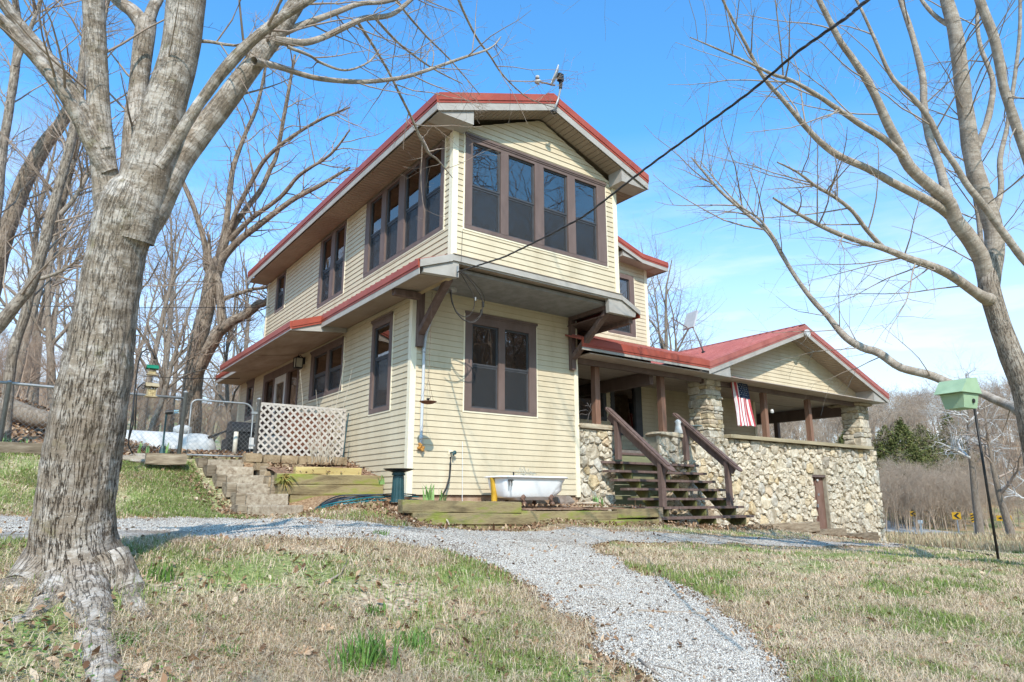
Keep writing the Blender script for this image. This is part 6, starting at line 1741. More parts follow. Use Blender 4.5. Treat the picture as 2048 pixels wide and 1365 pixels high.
ROOTM = M('worn_root_wood', [(.28, (.10, .075, .055)), (.45, (.21, .162, .128)), (.6, (.30, .245, .20)), (.78, (.42, .37, .32))], rough=.95, scale=7, detail=9, bump=.9, bscale=16)
TWIG = M('twig_bark', [(.3, (.21, .155, .12)), (.7, (.35, .27, .21))], rough=.9)
TWIGL = M('pale_twig_bark', [(.3, (.24, .185, .14)), (.7, (.36, .29, .23))], rough=.9)
WOODG = M('far_grey_wood', [(.25, (.26, .19, .135)), (.5, (.37, .28, .205)), (.75, (.47, .375, .285))], rough=.95, scale=.08)

def smooth_path(P, R, n):
    P = np.asarray(P, float); R = np.asarray(R, float); m = len(P)
    s = np.concatenate([[0], np.cumsum(np.linalg.norm(np.diff(P, axis=0), axis=1))]); t = np.linspace(0, s[-1], n)
    # Catmull-Rom through the points
    idx_ = np.clip(np.searchsorted(s, t, side='right') - 1, 0, m - 2); u = (t - s[idx_]) / (s[idx_ + 1] - s[idx_] + 1e-9)
    p = lambda k: P[np.clip(idx_ + k, 0, m - 1)]
    u_ = u[:, None]
    C = .5 * (2 * p(0) + (p(1) - p(-1)) * u_ + (2 * p(-1) - 5 * p(0) + 4 * p(1) - p(2)) * u_ ** 2 + (3 * p(0) - p(-1) - 3 * p(1) + p(2)) * u_ ** 3)
    return C, np.interp(t, s, R)
class Limbs:
    """bark covered tubes with a UV seam and modelled ridges"""
    def __init__(s): s.V = []; s.L = []; s.uv = []; s.fu = []; s.n = 0
    def add(s, P, R, k, ridge=0.0, furrow=0.0, seed=0, nring=None, lump=.03, lobes=None):
        L = np.linalg.norm(np.diff(np.asarray(P, float), axis=0), axis=1).sum()
        n = nring or max(4, int(L / max(.02, np.mean(R) * .9)))
        C, r = smooth_path(P, R, n)
        T = np.gradient(C, axis=0); T /= np.linalg.norm(T, axis=1)[:, None] + 1e-12
        ref = np.array([.3, .2, 1.0]) if abs(T[:, 2]).mean() < .75 else np.array([1.0, .25, 0])
        A = np.cross(T, ref); A /= np.linalg.norm(A, axis=1)[:, None]; B = np.cross(T, A)
        an = np.linspace(0, 2 * pi, k + 1); ss = np.concatenate([[0], np.cumsum(np.linalg.norm(np.diff(C, axis=0), axis=1))])
        U, S = np.meshgrid(an, ss); fu = np.broadcast_to(np.asarray(furrow, float) if not np.isscalar(furrow) else np.array(furrow), (n,)) if np.isscalar(furrow) else np.interp(np.linspace(0, 1, n), np.linspace(0, 1, len(furrow)), furrow)
        rr = r[:, None] * np.ones_like(U)
        rr = rr * (1 + lump * 2 * (fnoise(U / (2 * pi) * 4, S / max(.05, r.mean() * 3), seed, 3) * 0 + vnoise(U / (2 * pi) * 4, S / max(.1, r.mean() * 4), seed, perx=4) - .5))
        if lobes:
            tt_ = np.linspace(0, 1, n)[:, None]; fl_ = np.clip(1 - tt_ / lobes[0], 0, 1) ** 2
            for la, lw, lh in lobes[1]: rr = rr * (1 + fl_ * lh * np.exp(-((np.angle(np.exp(1j * (U - la)))) / lw) ** 2))
        if ridge:
            nn = vnoise(U / (2 * pi) * 44, S * 5.5 + 1.3 * vnoise(U / (2 * pi) * 22, S * 3, seed + 3, perx=22), seed + 1, perx=44)
            n3 = vnoise(U / (2 * pi) * 88, S * 14, seed + 5, perx=88)
            rr = rr + ridge * (np.abs(nn - .5) * 2 - .5 + (n3 - .5) * .5) * (.25 + .75 * fu[:, None])
        V = C[:, None] + rr[..., None] * (np.cos(an)[None, :, None] * A[:, None] + np.sin(an)[None, :, None] * B[:, None])
        i0 = s.n; ii = np.arange(n * (k + 1)).reshape(n, k + 1) + i0
        q = np.stack([ii[:-1, :-1], ii[:-1, 1:], ii[1:, 1:], ii[1:, :-1]], -1).reshape(-1, 4)
        s.V.append(V.reshape(-1, 3)); s.L.append(q); s.uv.append(np.stack([U.ravel() * r.mean() + seed * 1.7, S.ravel() + seed * .9], 1)); s.fu.append(np.repeat(fu, k + 1)); s.n += n * (k + 1)
        return C, r
    def build(s, name, mat, parent):
        return raw(name, np.vstack(s.V), 4, np.vstack(s.L), mat, uv=np.vstack(s.uv), attrs={'furrow': np.concatenate(s.fu)}, smooth=True, parent=parent)
def tubes_batch(Ps, Rs, k=4):
    """many short polylines of equal point count at once"""
    P = np.asarray(Ps, float); R = np.asarray(Rs, float); N, m, _ = P.shape
    T = np.gradient(P, axis=1); T /= np.linalg.norm(T, axis=2, keepdims=True) + 1e-12
    ref = np.where(np.abs(T[..., 2:3]) < .8, np.array([0, 0, 1.0]), np.array([1.0, .1, 0]))
    A = np.cross(T, ref); A /= np.linalg.norm(A, axis=2, keepdims=True) + 1e-12; B = np.cross(T, A)
    an = np.linspace(0, 2 * pi, k, endpoint=False)
    V = P[:, :, None] + R[:, :, None, None] * (np.cos(an)[None, None, :, None] * A[:, :, None] + np.sin(an)[None, None, :, None] * B[:, :, None])
    ii = np.arange(N * m * k).reshape(N, m, k)
    q = np.stack([ii[:, :-1], np.roll(ii, -1, 2)[:, :-1], np.roll(ii, -1, 2)[:, 1:], ii[:, 1:]], -1).reshape(-1, 4)
    return V.reshape(-1, 3), q
def sprout(rng, par, n, Lr, r0, up=.25, spread=.9, t0=.2, m=6, wob=.10, droop=0.0, rfrac=.55, rend=.25):
    """twigs along the parent polylines par=[(P,R)] -> list of (P,R)"""
    out = []
    for P, R in par:
        s = len(P)
        for _ in range(n if isinstance(n, int) else rng.poisson(n)):
            t = t0 + (1 - t0) * rng.random() ** .85; x = t * (s - 1); i = min(s - 2, int(x)); f = x - i
            b = P[i] + (P[i + 1] - P[i]) * f; r = (R[i] + (R[i + 1] - R[i]) * f) * rfrac
            tg = P[i + 1] - P[i]; tg = tg / (np.linalg.norm(tg) + 1e-9)
            d = rng.normal(0, 1, 3); d -= tg * (d @ tg); d /= np.linalg.norm(d) + 1e-9
            d = tg * (1 - spread * .5) + d * spread + np.array((0, 0, up)); d /= np.linalg.norm(d)
            L = rng.uniform(*Lr) * (1.15 - .55 * t); r = min(r, r0)
            Q = [b]
            for j in range(m - 1):
                d = d + rng.normal(0, wob, 3) + np.array((0, 0, -droop * j / m + .04)); d /= np.linalg.norm(d); Q.append(Q[-1] + d * L / (m - 1))
            out.append((np.array(Q), np.linspace(r, max(.0012, r * rend), m)))
    return out
def batch(lst, k=4): return tubes_batch(np.array([a for a, _ in lst]), np.array([b for _, b in lst]), k)
def join(parts):
    Vs = []; Qs = []; n = 0
    for V, q in parts: Vs.append(V); Qs.append(q + n); n += len(V)
    return np.vstack(Vs), np.vstack(Qs)
def resample(P, R, m=9): return smooth_path(P, R, m)

def px_tree(name, label, cat, base, limbs, barks, twigs, group=None, dep=4.0, tw_mat=None, tw_seed=1):
    t = thing(name, label, cat, base, group); return t
def limb_px(L, d0, d1, pw=1.0):
    """(px,py,diameter px) points with depth running from d0 to d1 -> 3D points, radii"""
    n = len(L); ds = d0 + (d1 - d0) * np.linspace(0, 1, n) ** pw
    P = np.array([atD(a, b, d) for (a, b, _), d in zip(L, ds)]); q = np.array([(a, b) for a, b, _ in L], float); tg = np.gradient(q, axis=0); tg /= np.linalg.norm(tg, axis=1)[:, None]
    nr = np.stack([-tg[:, 1], tg[:, 0]], 1); rad = q - (1024, 682.5); rl = np.linalg.norm(rad, axis=1)[:, None]; rad /= rl; ct = FPX / np.hypot(rl[:, 0], FPX); a_ = (nr * rad).sum(1)
    k = 1 / np.sqrt((a_ / ct) ** 2 + 1 - a_ ** 2)          # true girth: things away from the optical axis look stretched
    return P, np.array([w / 2 * d / FPX for (_, _, w), d in zip(L, ds)]) * k

# --- the big maple in the left foreground
t_base = np.array(ground_px(150, 1150)); d0 = 4.0
MT = thing('maple_tree', 'big pale barked maple in the left foreground forking into many limbs', 'tree', t_base)
tr = Limbs(); lm = Limbs()
P, R = limb_px([(150, 1240, 320), (150, 1190, 276), (151, 1140, 226), (148, 1090, 193), (148, 1050, 184), (152, 1007, 175), (171, 880, 166), (193, 754, 157), (212, 627, 136), (234, 500, 129), (249, 445, 138), (262, 405, 136), (270, 375, 112), (274, 350, 60)], d0, d0)
R = R * .95
C, r = tr.add(P, R, 110, ridge=.014, furrow=[1, 1, 1, 1, 1, .95, .8, .7, .5, .45, .4, .3], seed=1, nring=420, lump=.012, lobes=(.24, [(i_ * 2 * pi / 7 + .35 * sin(i_ * 5.0), .30, .22 + .10 * sin(i_ * 3.0)) for i_ in range(7)]))
tr.build('trunk', BARK, MT)
tr = Limbs()
# surface roots
for L, a, b in (([(95, 1120, 110), (50, 1150, 95), (0, 1165, 80), (-60, 1180, 60)], 3.95, 3.85), ([(215, 1110, 100), (250, 1160, 85), (268, 1200, 60), (300, 1230, 30)], 3.92, 3.75), ([(165, 1150, 120), (185, 1220, 100), (200, 1290, 92), (205, 1350, 96), (200, 1430, 100), (185, 1560, 90)], 3.88, 3.1), ([(120, 1150, 110), (80, 1200, 70), (40, 1225, 50), (-20, 1240, 35)], 3.9, 3.6)):
    P, R = limb_px(L, a, b); P[1:] = [ground_px(a_, b_ + 12) for a_, b_, _ in L[1:]]; R[1:] = [w_ / 2 * .82 * ((p_ - CAM_POS) @ CF) / FPX for p_, (_, _, w_) in zip(P[1:], L[1:])]; P[1:, 2] -= R[1:] * .80; R[1:] *= 1.2; R[0] *= .8
    tr.add(P, R, 40, ridge=.012, furrow=[.9, .45, .25, .15], seed=int(L[0][0]), nring=70, lump=.16)
tr.build('root', BARK, MT)
LIMBS = [([(244, 500, 80), (230, 440, 76), (213, 370, 60), (204, 300, 53), (197, 220, 50), (192, 110, 47), (187, 0, 48), (184, -120, 44), (182, -260, 36), (190, -420, 22)], 4.0, 3.9),
 ([(258, 480, 110), (272, 425, 118), (295, 350, 106), (328, 220, 88), (359, 110, 80), (374, 0, 82), (390, -120, 70), (400, -300, 50), (420, -480, 26)], 4.0, 4.1),
 ([(266, 420, 60), (268, 330, 58), (271, 240, 48), (276, 183, 42), (290, 73, 44), (293, 40, 42)], 4.08, 4.25),
 ([(292, 60, 34), (268, 25, 28), (234, 0, 22), (200, -40, 18), (150, -120, 10)], 4.22, 4.4),
 ([(293, 55, 30), (307, 15, 26), (318, -10, 24), (330, -80, 18), (350, -200, 9)], 4.22, 4.4),
 ([(262, 470, 90), (295, 415, 96), (330, 355, 80), (362, 312, 64), (410, 256, 52), (487, 154, 45), (549, 73, 41), (586, 18, 37), (630, -50, 30), (700, -150, 18)], 4.0, 4.5),
 ([(318, 335, 30), (341, 300, 27), (400, 205, 24), (465, 121, 26), (540, 52, 21), (620, 0, 17), (690, -45, 13), (760, -90, 8)], 3.82, 3.9),
 ([(215, 345, 40), (182, 290, 30), (150, 225, 28), (110, 161, 27), (44, 84, 26), (0, 40, 25), (-60, 0, 20), (-140, -60, 12)], 3.95, 3.6),
 ([(208, 300, 36), (178, 240, 27), (150, 190, 25), (103, 125, 25), (37, 48, 25), (10, 10, 24), (-30, -40, 20), (-90, -130, 12)], 3.95, 3.7)]
SUBL = [([(549, 73, 20), (600, 52, 15), (668, 27, 13), (720, 8, 11), (775, 3, 9), (840, -22, 6)], 4.3, 5.0),
 ([(548, 80, 22), (600, 86, 16), (642, 77, 14), (700, 50, 13), (729, 37, 13), (782, 30, 11), (822, 0, 9), (860, -35, 6)], 4.3, 5.2),
 ([(508, 122, 18), (560, 135, 12), (635, 157, 11), (722, 164, 10), (790, 158, 9), (836, 147, 8), (923, 117, 6), (980, 97, 4), (1002, 74, 2)], 4.2, 5.8),
 ([(575, 94, 8), (620, 112, 6), (642, 126, 6), (690, 141, 5), (735, 126, 4), (758, 100, 3)], 4.3, 4.9),
 ([(716, 46, 7), (745, 90, 5.5), (775, 140, 5), (800, 190, 5), (822, 234, 5), (845, 285, 5.5), (859, 308, 5), (876, 321, 3.5), (905, 356, 1.6)], 4.9, 6.2),
 ([(753, 40, 6), (790, 80, 5), (822, 107, 4.5), (870, 140, 3.5), (925, 168, 2)], 4.9, 6.0),
 ([(905, -30, 6), (930, 30, 5), (956, 80, 4.5), (980, 112, 4), (1003, 147, 3.5), (1035, 180, 2.6), (1063, 200, 2.2), (1110, 216, 1.4)], 5.4, 6.6),
 ([(385, 82, 9), (420, 84, 7), (455, 90, 6), (488, 90, 5), (540, 72, 3)], 4.1, 4.2),
 ([(760, -60, 6), (800, 10, 5), (850, 70, 4), (900, 120, 3), (960, 190, 1.6)], 5.0, 6.2)]
mains = []; thin = []
for i, (L, a, b) in enumerate(LIMBS):
    P, R = limb_px(L, a, b); mains.append(lm.add(P, R, 56 if max(R) > .08 else 28, ridge=.005 if max(R) > .08 else .002, furrow=.25, seed=20 + i, lump=.05, nring=160))
lm.build('limb', BARK, MT)
lb = Limbs()
for i, (L, a, b) in enumerate(SUBL):
    P, R = limb_px(L, a, b); thin.append(lb.add(P, R, 10, furrow=.1, seed=50 + i, nring=40))
lb.build('branch', BARK2, MT)
rg = np.random.default_rng(31)
t1 = sprout(rg, [resample(P, R, 12) for P, R in thin], 9, (.25, .9), .006, up=.05, spread=.8, t0=.15, droop=.12)
t1 += sprout(rg, [resample(P, R, 12) for P, R in mains[5:7]], 7, (.4, 1.3), .009, up=.2, spread=.9, t0=.3)
t1 += sprout(rg, [resample(P, R, 12) for P, R in mains[:5] + mains[7:]], 4, (.3, 1.1), .008, up=.25, spread=.9, t0=.3)
t2 = sprout(rg, t1, 3, (.12, .42), .0032, up=.1, spread=.9, t0=.2)
t3 = sprout(rg, t2, 2, (.05, .14), .0022, up=.15, spread=1.0, t0=.3)
V, q = join([batch(t1, 5), batch(t2, 4), batch(t3, 3)])
raw('crown', V, 4, q, TWIG, parent=MT)

# --- the leaning maple at the right edge
RT = thing('maple_tree', 'pale multi stemmed bare tree leaning in from the right edge', 'tree', atD(2185, 1160, 7.8))
tr = Limbs(); mains = []
RL = [([(2185, 1160, 74), (2130, 1030, 66), (2075, 905, 58), (2050, 786, 53), (2018, 700, 48), (1996, 640, 45), (1978, 570, 46), (1980, 535, 36), (1985, 500, 22)], 7.8, 8.0, 26, .6),
 ([(1979, 585, 40), (1988, 500, 43), (1984, 446, 42), (1962, 380, 40), (1945, 320, 38), (1928, 196, 34), (1910, 62, 32), (1892, -10, 28), (1880, -120, 20)], 8.0, 8.2, 20, .1),
 ([(1979, 590, 38), (1964, 520, 38), (1940, 480, 36), (1911, 440, 33), (1898, 405, 30), (1860, 372, 26), (1819, 334, 25), (1795, 285, 23), (1775, 246, 21), (1740, 171, 18), (1705, 118, 15), (1678, 79, 14), (1638, 0, 12), (1600, -80, 8)], 8.0, 7.4, 16, .1),
 ([(1900, 430, 24), (1860, 404, 19), (1784, 365, 17), (1740, 340, 16), (1678, 312, 15), (1640, 284, 13), (1608, 250, 12), (1570, 205, 10), (1533, 163, 9), (1510, 125, 8), (1489, 84, 7), (1460, 30, 6), (1445, 0, 5), (1420, -50, 3)], 7.9, 6.6, 12, .1),
 ([(1805, 312, 16), (1770, 280, 14), (1722, 250, 13), (1670, 215, 11), (1625, 185, 10), (1580, 160, 8), (1546, 149, 7), (1490, 122, 5), (1432, 97, 4), (1380, 75, 2)], 7.5, 6.2, 10, .1),
 ([(1895, 395, 24), (1878, 330, 19), (1858, 272, 18), (1848, 210, 16), (1845, 154, 15), (1823, 66, 13), (1801, 0, 11), (1785, -70, 8)], 8.0, 8.6, 12, .1),
 ([(2075, 548, 18), (2048, 520, 18), (2003, 461, 17), (1970, 415, 16), (1937, 374, 15), (1910, 330, 14), (1885, 294, 14), (1858, 237, 13), (1820, 190, 11), (1783, 154, 10), (1750, 80, 8), (1713, 0, 6)], 7.2, 7.0, 12, .1),
 ([(1945, -60, 20), (1959, 0, 22), (1986, 70, 22), (1998, 120, 22), (2008, 176, 22), (2028, 240, 22), (2052, 312, 22), (2085, 420, 24)], 7.4, 7.4, 14, .1),
 ([(1978, 600, 30), (1955, 588, 22), (1910, 556, 20), (1871, 536, 18), (1820, 518, 15), (1766, 497, 13), (1715, 482, 11), (1660, 461, 10), (1600, 430, 7), (1546, 396, 4)], 7.9, 6.8, 12, .1),
 ([(1768, 498, 12), (1735, 462, 10), (1704, 422, 9), (1670, 395, 8), (1634, 374, 7), (1595, 345, 5), (1555, 325, 3)], 7.4, 6.7, 9, .1),
 ([(2066, 838, 34), (2024, 814, 20), (1990, 800, 17), (1960, 786, 17), (1902, 768, 17), (1858, 750, 17), (1800, 735, 17), (1758, 706, 17), (1728, 697, 16), (1699, 681, 15), (1677, 660, 14), (1655, 632, 12), (1625, 600, 11), (1595, 560, 9), (1564, 510, 9), (1537, 466, 8), (1490, 425, 7), (1445, 387, 6), (1412, 350, 5), (1383, 316, 3)], 8.0, 11.6, 12, .1),
 ([(1560, 500, 7), (1550, 480, 6), (1520, 440, 5), (1478, 410, 4), (1440, 370, 3), (1400, 322, 1.5)], 11.0, 11.2, 6, 0),
 ([(1998, 640, 14), (1975, 560, 12), (1964, 500, 12), (1955, 420, 12), (1938, 330, 9), (1930, 290, 5)], 8.1, 8.6, 8, .1),
 ([(1940, 330, 18), (1965, 270, 15), (1980, 220, 14), (1985, 160, 12), (1960, 90, 10), (1955, 20, 8), (1970, -60, 6)], 8.2, 8.6, 9, .1),
 ([(1985, 440, 16), (2002, 380, 13), (2000, 320, 12), (2015, 250, 10), (2030, 150, 9), (2040, 50, 8), (2035, -60, 6)], 8.3, 8.8, 9, .1),
 ([(1905, 52, 16), (1880, 40, 11), (1850, 10, 9), (1820, -40, 6)], 8.2, 8.4, 8, .1)]
lm = Limbs()
for i, (L, a, b, k, f) in enumerate(RL):
    P, R = limb_px(L, a, b, .35 if i == 10 else 1.0); tgt = tr if i == 0 else lm
    if i and L[-1][1] < 5:
        dv = P[-1] - P[-2]; dv = dv / np.linalg.norm(dv) + np.array((-.05, .1, .35)); dv /= np.linalg.norm(dv)
        P = np.vstack([P, P[-1] + dv * 1.1, P[-1] + dv * 2.3 + (.1, .1, .1), P[-1] + dv * 3.6 + (0, .1, .4)]); R = np.concatenate([R, [R[-1] * .75, R[-1] * .5, .006]])
    mains.append(tgt.add(P, R, max(k, 10), ridge=.004 if i == 0 else .0015, furrow=f, seed=70 + i, nring=150 if i == 0 else 90, lump=.06))
tr.build('trunk', BARK2, RT); lm.build('limb', BARK2, RT)
rg = np.random.default_rng(77)
ms = [resample(P, R, 14) for P, R in mains[1:]]
t1 = sprout(rg, ms, 13, (.5, 2.1), .009, up=.05, spread=.85, t0=.12, droop=.10, m=7, wob=.09)
exts = [resample(P[int(len(P) * .62):], R[int(len(P) * .62):], 10) for P, R in mains[1:] if P[-1][2] > 5.2]
t1 += sprout(rg, exts, 9, (.8, 2.6), .016, up=.2, spread=.8, t0=.1, m=7, wob=.1)
t2 = sprout(rg, t1, 5, (.2, .95), .0042, up=.0, spread=.85, t0=.2, droop=.12)
t3 = sprout(rg, t2, 2, (.08, .28), .0028, up=.1, spread=.9, t0=.3, m=4)
V, q = join([batch(t1, 5), batch(t2, 4), batch(t3, 3)])
raw('crown', V, 4, q, TWIGL, parent=RT)

# --- old tree behind the fence
BT = thing('oak_tree', 'thick ridged bark tree with low forks standing behind the propane tank', 'tree', atD(380, 900, 20))
BL = [([(372, 905, 52), (380, 850, 46), (383, 796, 42), (394, 695, 38), (414, 615, 36), (424, 561, 34), (432, 535, 30), (437, 515, 22)], 20, 20, 22),
 ([(436, 530, 18), (450, 485, 15), (467, 454, 14), (495, 415, 12), (521, 381, 11), (540, 340, 10), (554, 307, 9), (574, 200, 8), (590, 110, 5)], 20, 20, 10),
 ([(430, 545, 18), (446, 480, 14), (454, 434, 13), (460, 380, 12), (467, 334, 11), (490, 270, 9), (514, 213, 8), (530, 140, 6), (540, 60, 4)], 20, 20.5, 10),
 ([(438, 540, 20), (447, 515, 17), (480, 480, 15), (521, 448, 14), (560, 418, 12), (595, 394, 11), (640, 371, 9), (700, 335, 5)], 20, 19.5, 10),
 ([(428, 560, 20), (414, 535, 15), (412, 505, 13), (405, 470, 12), (387, 414, 11), (364, 361, 10), (345, 320, 7), (330, 270, 4)], 20, 20, 10),
 ([(384, 800, 34), (392, 755, 30), (410, 715, 26), (434, 669, 26), (450, 655, 22), (470, 640, 20), (494, 628, 18), (515, 610, 16), (533, 605, 14), (560, 590, 9), (600, 570, 5)], 20, 19.3, 14),
 ([(448, 665, 20), (444, 640, 18), (441, 602, 17), (438, 570, 16), (430, 545, 15), (420, 520, 10), (418, 470, 6)], 19.8, 20, 12),
 ([(440, 600, 10), (470, 590, 8), (500, 580, 7), (533, 575, 6), (570, 562, 3)], 20, 19.5, 8),
 ([(448, 500, 14), (470, 430, 11), (500, 370, 10), (530, 320, 9), (575, 280, 8), (640, 240, 6), (700, 215, 3)], 20, 19, 9),
 ([(460, 480, 14), (500, 440, 11), (560, 395, 9), (600, 350, 8), (660, 310, 6), (700, 260, 3)], 20, 19, 9)]
tr = Limbs(); lm = Limbs(); mains = []
for i, (L, a, b, k) in enumerate(BL):
    P, R = limb_px(L, a, b); mains.append((tr if i == 0 else lm).add(P, R, k, ridge=.02 if i in (0, 5) else .006, furrow=.9, seed=110 + i, nring=90, lump=.08))
tr.build('trunk', BARK3, BT); lm.build('limb', BARK3, BT)
rg = np.random.default_rng(5)
ms = [resample(P, R, 14) for P, R in mains[1:]]
t1 = sprout(rg, ms, 13, (.6, 2.8), .022, up=.15, spread=.85, t0=.12, m=7, wob=.15)
t2 = sprout(rg, t1, 6, (.4, 1.3), .011, up=.1, spread=.9, t0=.2, wob=.16)
t3 = sprout(rg, t2, 3, (.15, .6), .006, up=.1, spread=.9, t0=.2, m=4)
V, q = join([batch(t1, 5), batch(t2, 4), batch(t3, 3)])
raw('crown', V, 4, q, TWIG, parent=BT)

# --- four trunks left of the big maple
def trunk_tree(label, L, d, k, bark, seed, n1=10, group=None, name='bare_tree', rid=.006, extra=()):
    base = atD(L[0][0], L[0][1], d); T = thing(name, label, 'tree', base, group)
    tr = Limbs(); P, R = limb_px(L, d, d * 1.02); C = [tr.add(P, R, k, ridge=rid, furrow=.6, seed=seed, nring=110, lump=.06)]
    for E_ in extra: P, R = limb_px(E_, d, d * 1.02); C.append(tr.add(P, R, max(8, k // 2), ridge=.002, furrow=.2, seed=seed + 1, nring=60, lump=.06))
    tr.build('trunk', bark, T); rg = np.random.default_rng(seed)
    t1 = sprout(rg, [resample(p, r, 14) for p, r in C], n1 + 10, (.6, 2.6), .016, up=.25, spread=.8, t0=.2, m=7, wob=.13)
    t2 = sprout(rg, t1, 6, (.3, 1.0), .007, up=.15, spread=.9, t0=.2); t3 = sprout(rg, t2, 2, (.1, .4), .004, up=.1, spread=.9, t0=.2, m=4)
    V, q = join([batch(t1, 5), batch(t2, 4), batch(t3, 3)]); raw('crown', V, 4, q, TWIG, parent=T)
trunk_tree('smooth pale trunk curving up from the left edge toward the maple', [(-90, 800, 36), (-45, 700, 32), (0, 648, 30), (35, 605, 27), (62, 570, 26), (85, 500, 24), (101, 437, 23), (125, 350, 22), (141, 289, 21), (155, 215, 20), (164, 141, 18), (175, 30, 15), (190, -120, 9)], 9.5, 16, BARK2, 201)
trunk_tree('second slender pale trunk just right of the curving one', [(10, 880, 27), (18, 760, 24), (30, 690, 23), (50, 630, 22), (70, 547, 20), (95, 480, 18), (117, 422, 17), (138, 350, 16), (152, 297, 15), (178, 200, 12), (200, 100, 8), (215, 10, 5)], 10.5, 14, BARK2, 202, extra=([(120, 430, 12), (150, 395, 10), (178, 345, 8), (200, 300, 5)], [(70, 560, 9), (110, 548, 7), (150, 525, 5), (190, 495, 3)]))
trunk_tree('thick flaky barked trunk leaning right behind the pale ones', [(-60, 800, 50), (-30, 640, 46), (0, 500, 42), (25, 430, 38), (47, 367, 37), (75, 315, 36), (100, 275, 33), (125, 242, 30), (160, 170, 22), (200, 60, 14), (230, -60, 8)], 13, 18, BARK3, 203, rid=.015)
trunk_tree('pale trunk rising at the far upper left corner', [(-40, 640, 26), (-20, 520, 24), (-4, 400, 22), (4, 312, 21), (18, 220, 20), (31, 133, 19), (38, 60, 17), (30, -40, 13), (60, -180, 8)], 12, 14, BARK2, 204, extra=([(31, 133, 12), (60, 60, 10), (78, 10, 9), (95, -60, 6)],))

# --- templates of bare trees for the woods
def grow_tree(rng, H, levels=3, r=None, spread=.8, n=(9, 6, 5), wob=.12, up=.35):
    r = r or H * .016
    P = [np.zeros(3)]; d = np.array((rng.normal(0, .05), rng.normal(0, .05), 1.0))
    for j in range(9): d = d + rng.normal(0, .07, 3); d[2] = max(d[2], .8); d /= np.linalg.norm(d); P.append(P[-1] + d * H / 9)
    tr = [(np.array(P), np.linspace(r, r * .12, 10))]
    l1 = sprout(rng, tr, n[0], (H * .25, H * .48), r * .5, up=up, spread=spread, t0=.22, m=8, wob=wob, rfrac=.6)
    l2 = sprout(rng, l1, n[1], (H * .10, H * .24), r * .2, up=up * .6, spread=.85, t0=.2, m=6, wob=wob)
    l3 = sprout(rng, l2, n[2], (H * .04, H * .13), r * .11, up=up * .4, spread=.9, t0=.15, m=5, wob=wob) if levels > 2 else []
    return tr, l1, l2, l3
TEMPL = []
rg = np.random.default_rng(404)
for i in range(5):
    T = grow_tree(rg, rg.uniform(9, 13), n=(11, 7, 6), spread=rg.uniform(.65, .9)); TEMPL.append(T)
def bg_tree(ti, x, y, label, scale=1.0, rot=0.0, group=None, cache={}, name='bare_tree'):
    z = g1(x, y) - .1
    if ti not in cache:
        T = thing(name, label, 'tree', (0, 0, 0), group); tr, l1, l2, l3 = TEMPL[ti]
        V, q = join([batch(tr, 10), batch(l1, 6)]); raw('trunk', V, 4, q, BARKD, parent=T, smooth=True)
        V, q = join([batch(l2, 4), batch(l3, 3)]); raw('crown', V, 4, q, TWIG, parent=T)
        cache[ti] = T
        T.location = (x, y, z); T.rotation_euler = (0, 0, rot); T.scale = (scale,) * 3
        return T
    T = cache[ti]; c = T.copy(); COL.objects.link(c); c.location = (x, y, z); c.rotation_euler = (0, 0, rot); c.scale = (scale,) * 3; c['label'] = label; c['group'] = group
    for ch in list(T.children): k = ch.copy(); COL.objects.link(k); k.parent = c
    return c
rg = np.random.default_rng(12)
GW = 'bare trees in the woods behind the wire fence'
n_bg = 0
spots = []
for px, d, s in ((20, 22, .9), (60, 30, 1.1), (110, 20, .8), (150, 34, 1.2), (205, 26, .9), (285, 24, .85), (310, 32, 1.0), (340, 42, 1.1), (300, 18, .6), (345, 27, .75), (420, 30, .8), (455, 36, .95), (475, 27, .6), (505, 40, 1.0), (560, 34, .8), (90, 44, 1.3), (30, 50, 1.3), (240, 46, 1.2), (400, 48, 1.1), (-60, 28, 1.1), (330, 22, .5), (465, 22, .45)):
    P = atD(px, 850, d); spots.append((P[0], P[1], s))
BGL = ['bare tree behind the curving pale trunk at the left edge', 'taller bare tree farther back behind the curving pale trunk', 'slim bare tree between the second pale trunk and the maple', 'tall far tree hidden partly by the left side of the maple', 'bare tree directly behind the maple trunk', 'bare tree above the two bird feeders', 'bare tree above the left end of the propane tank', 'far bare tree rising behind the tank lid', 'short bushy bare tree behind the upper hook', 'small bare tree above the lamp stake', 'bare tree behind the low fork of the oak', 'far bare tree framed by the oak fork', 'small bare tree between the oak and the house corner', 'tall bare tree against the sky beside the upper storey', 'bare tree half hidden by the rear house corner', 'distant tall tree left of the thick flaky trunk', 'distant tree at the far left edge of the woods', 'distant tree showing over the maple fork', 'distant tree behind the oak trunk', 'bare tree at the outermost left edge', 'low bare tree close behind the gate post', 'low bare tree close behind the gate']
for i, (x, y, s) in enumerate(spots): bg_tree(i % 5, x, y, BGL[i], s, rg.uniform(0, 6.28), GW)
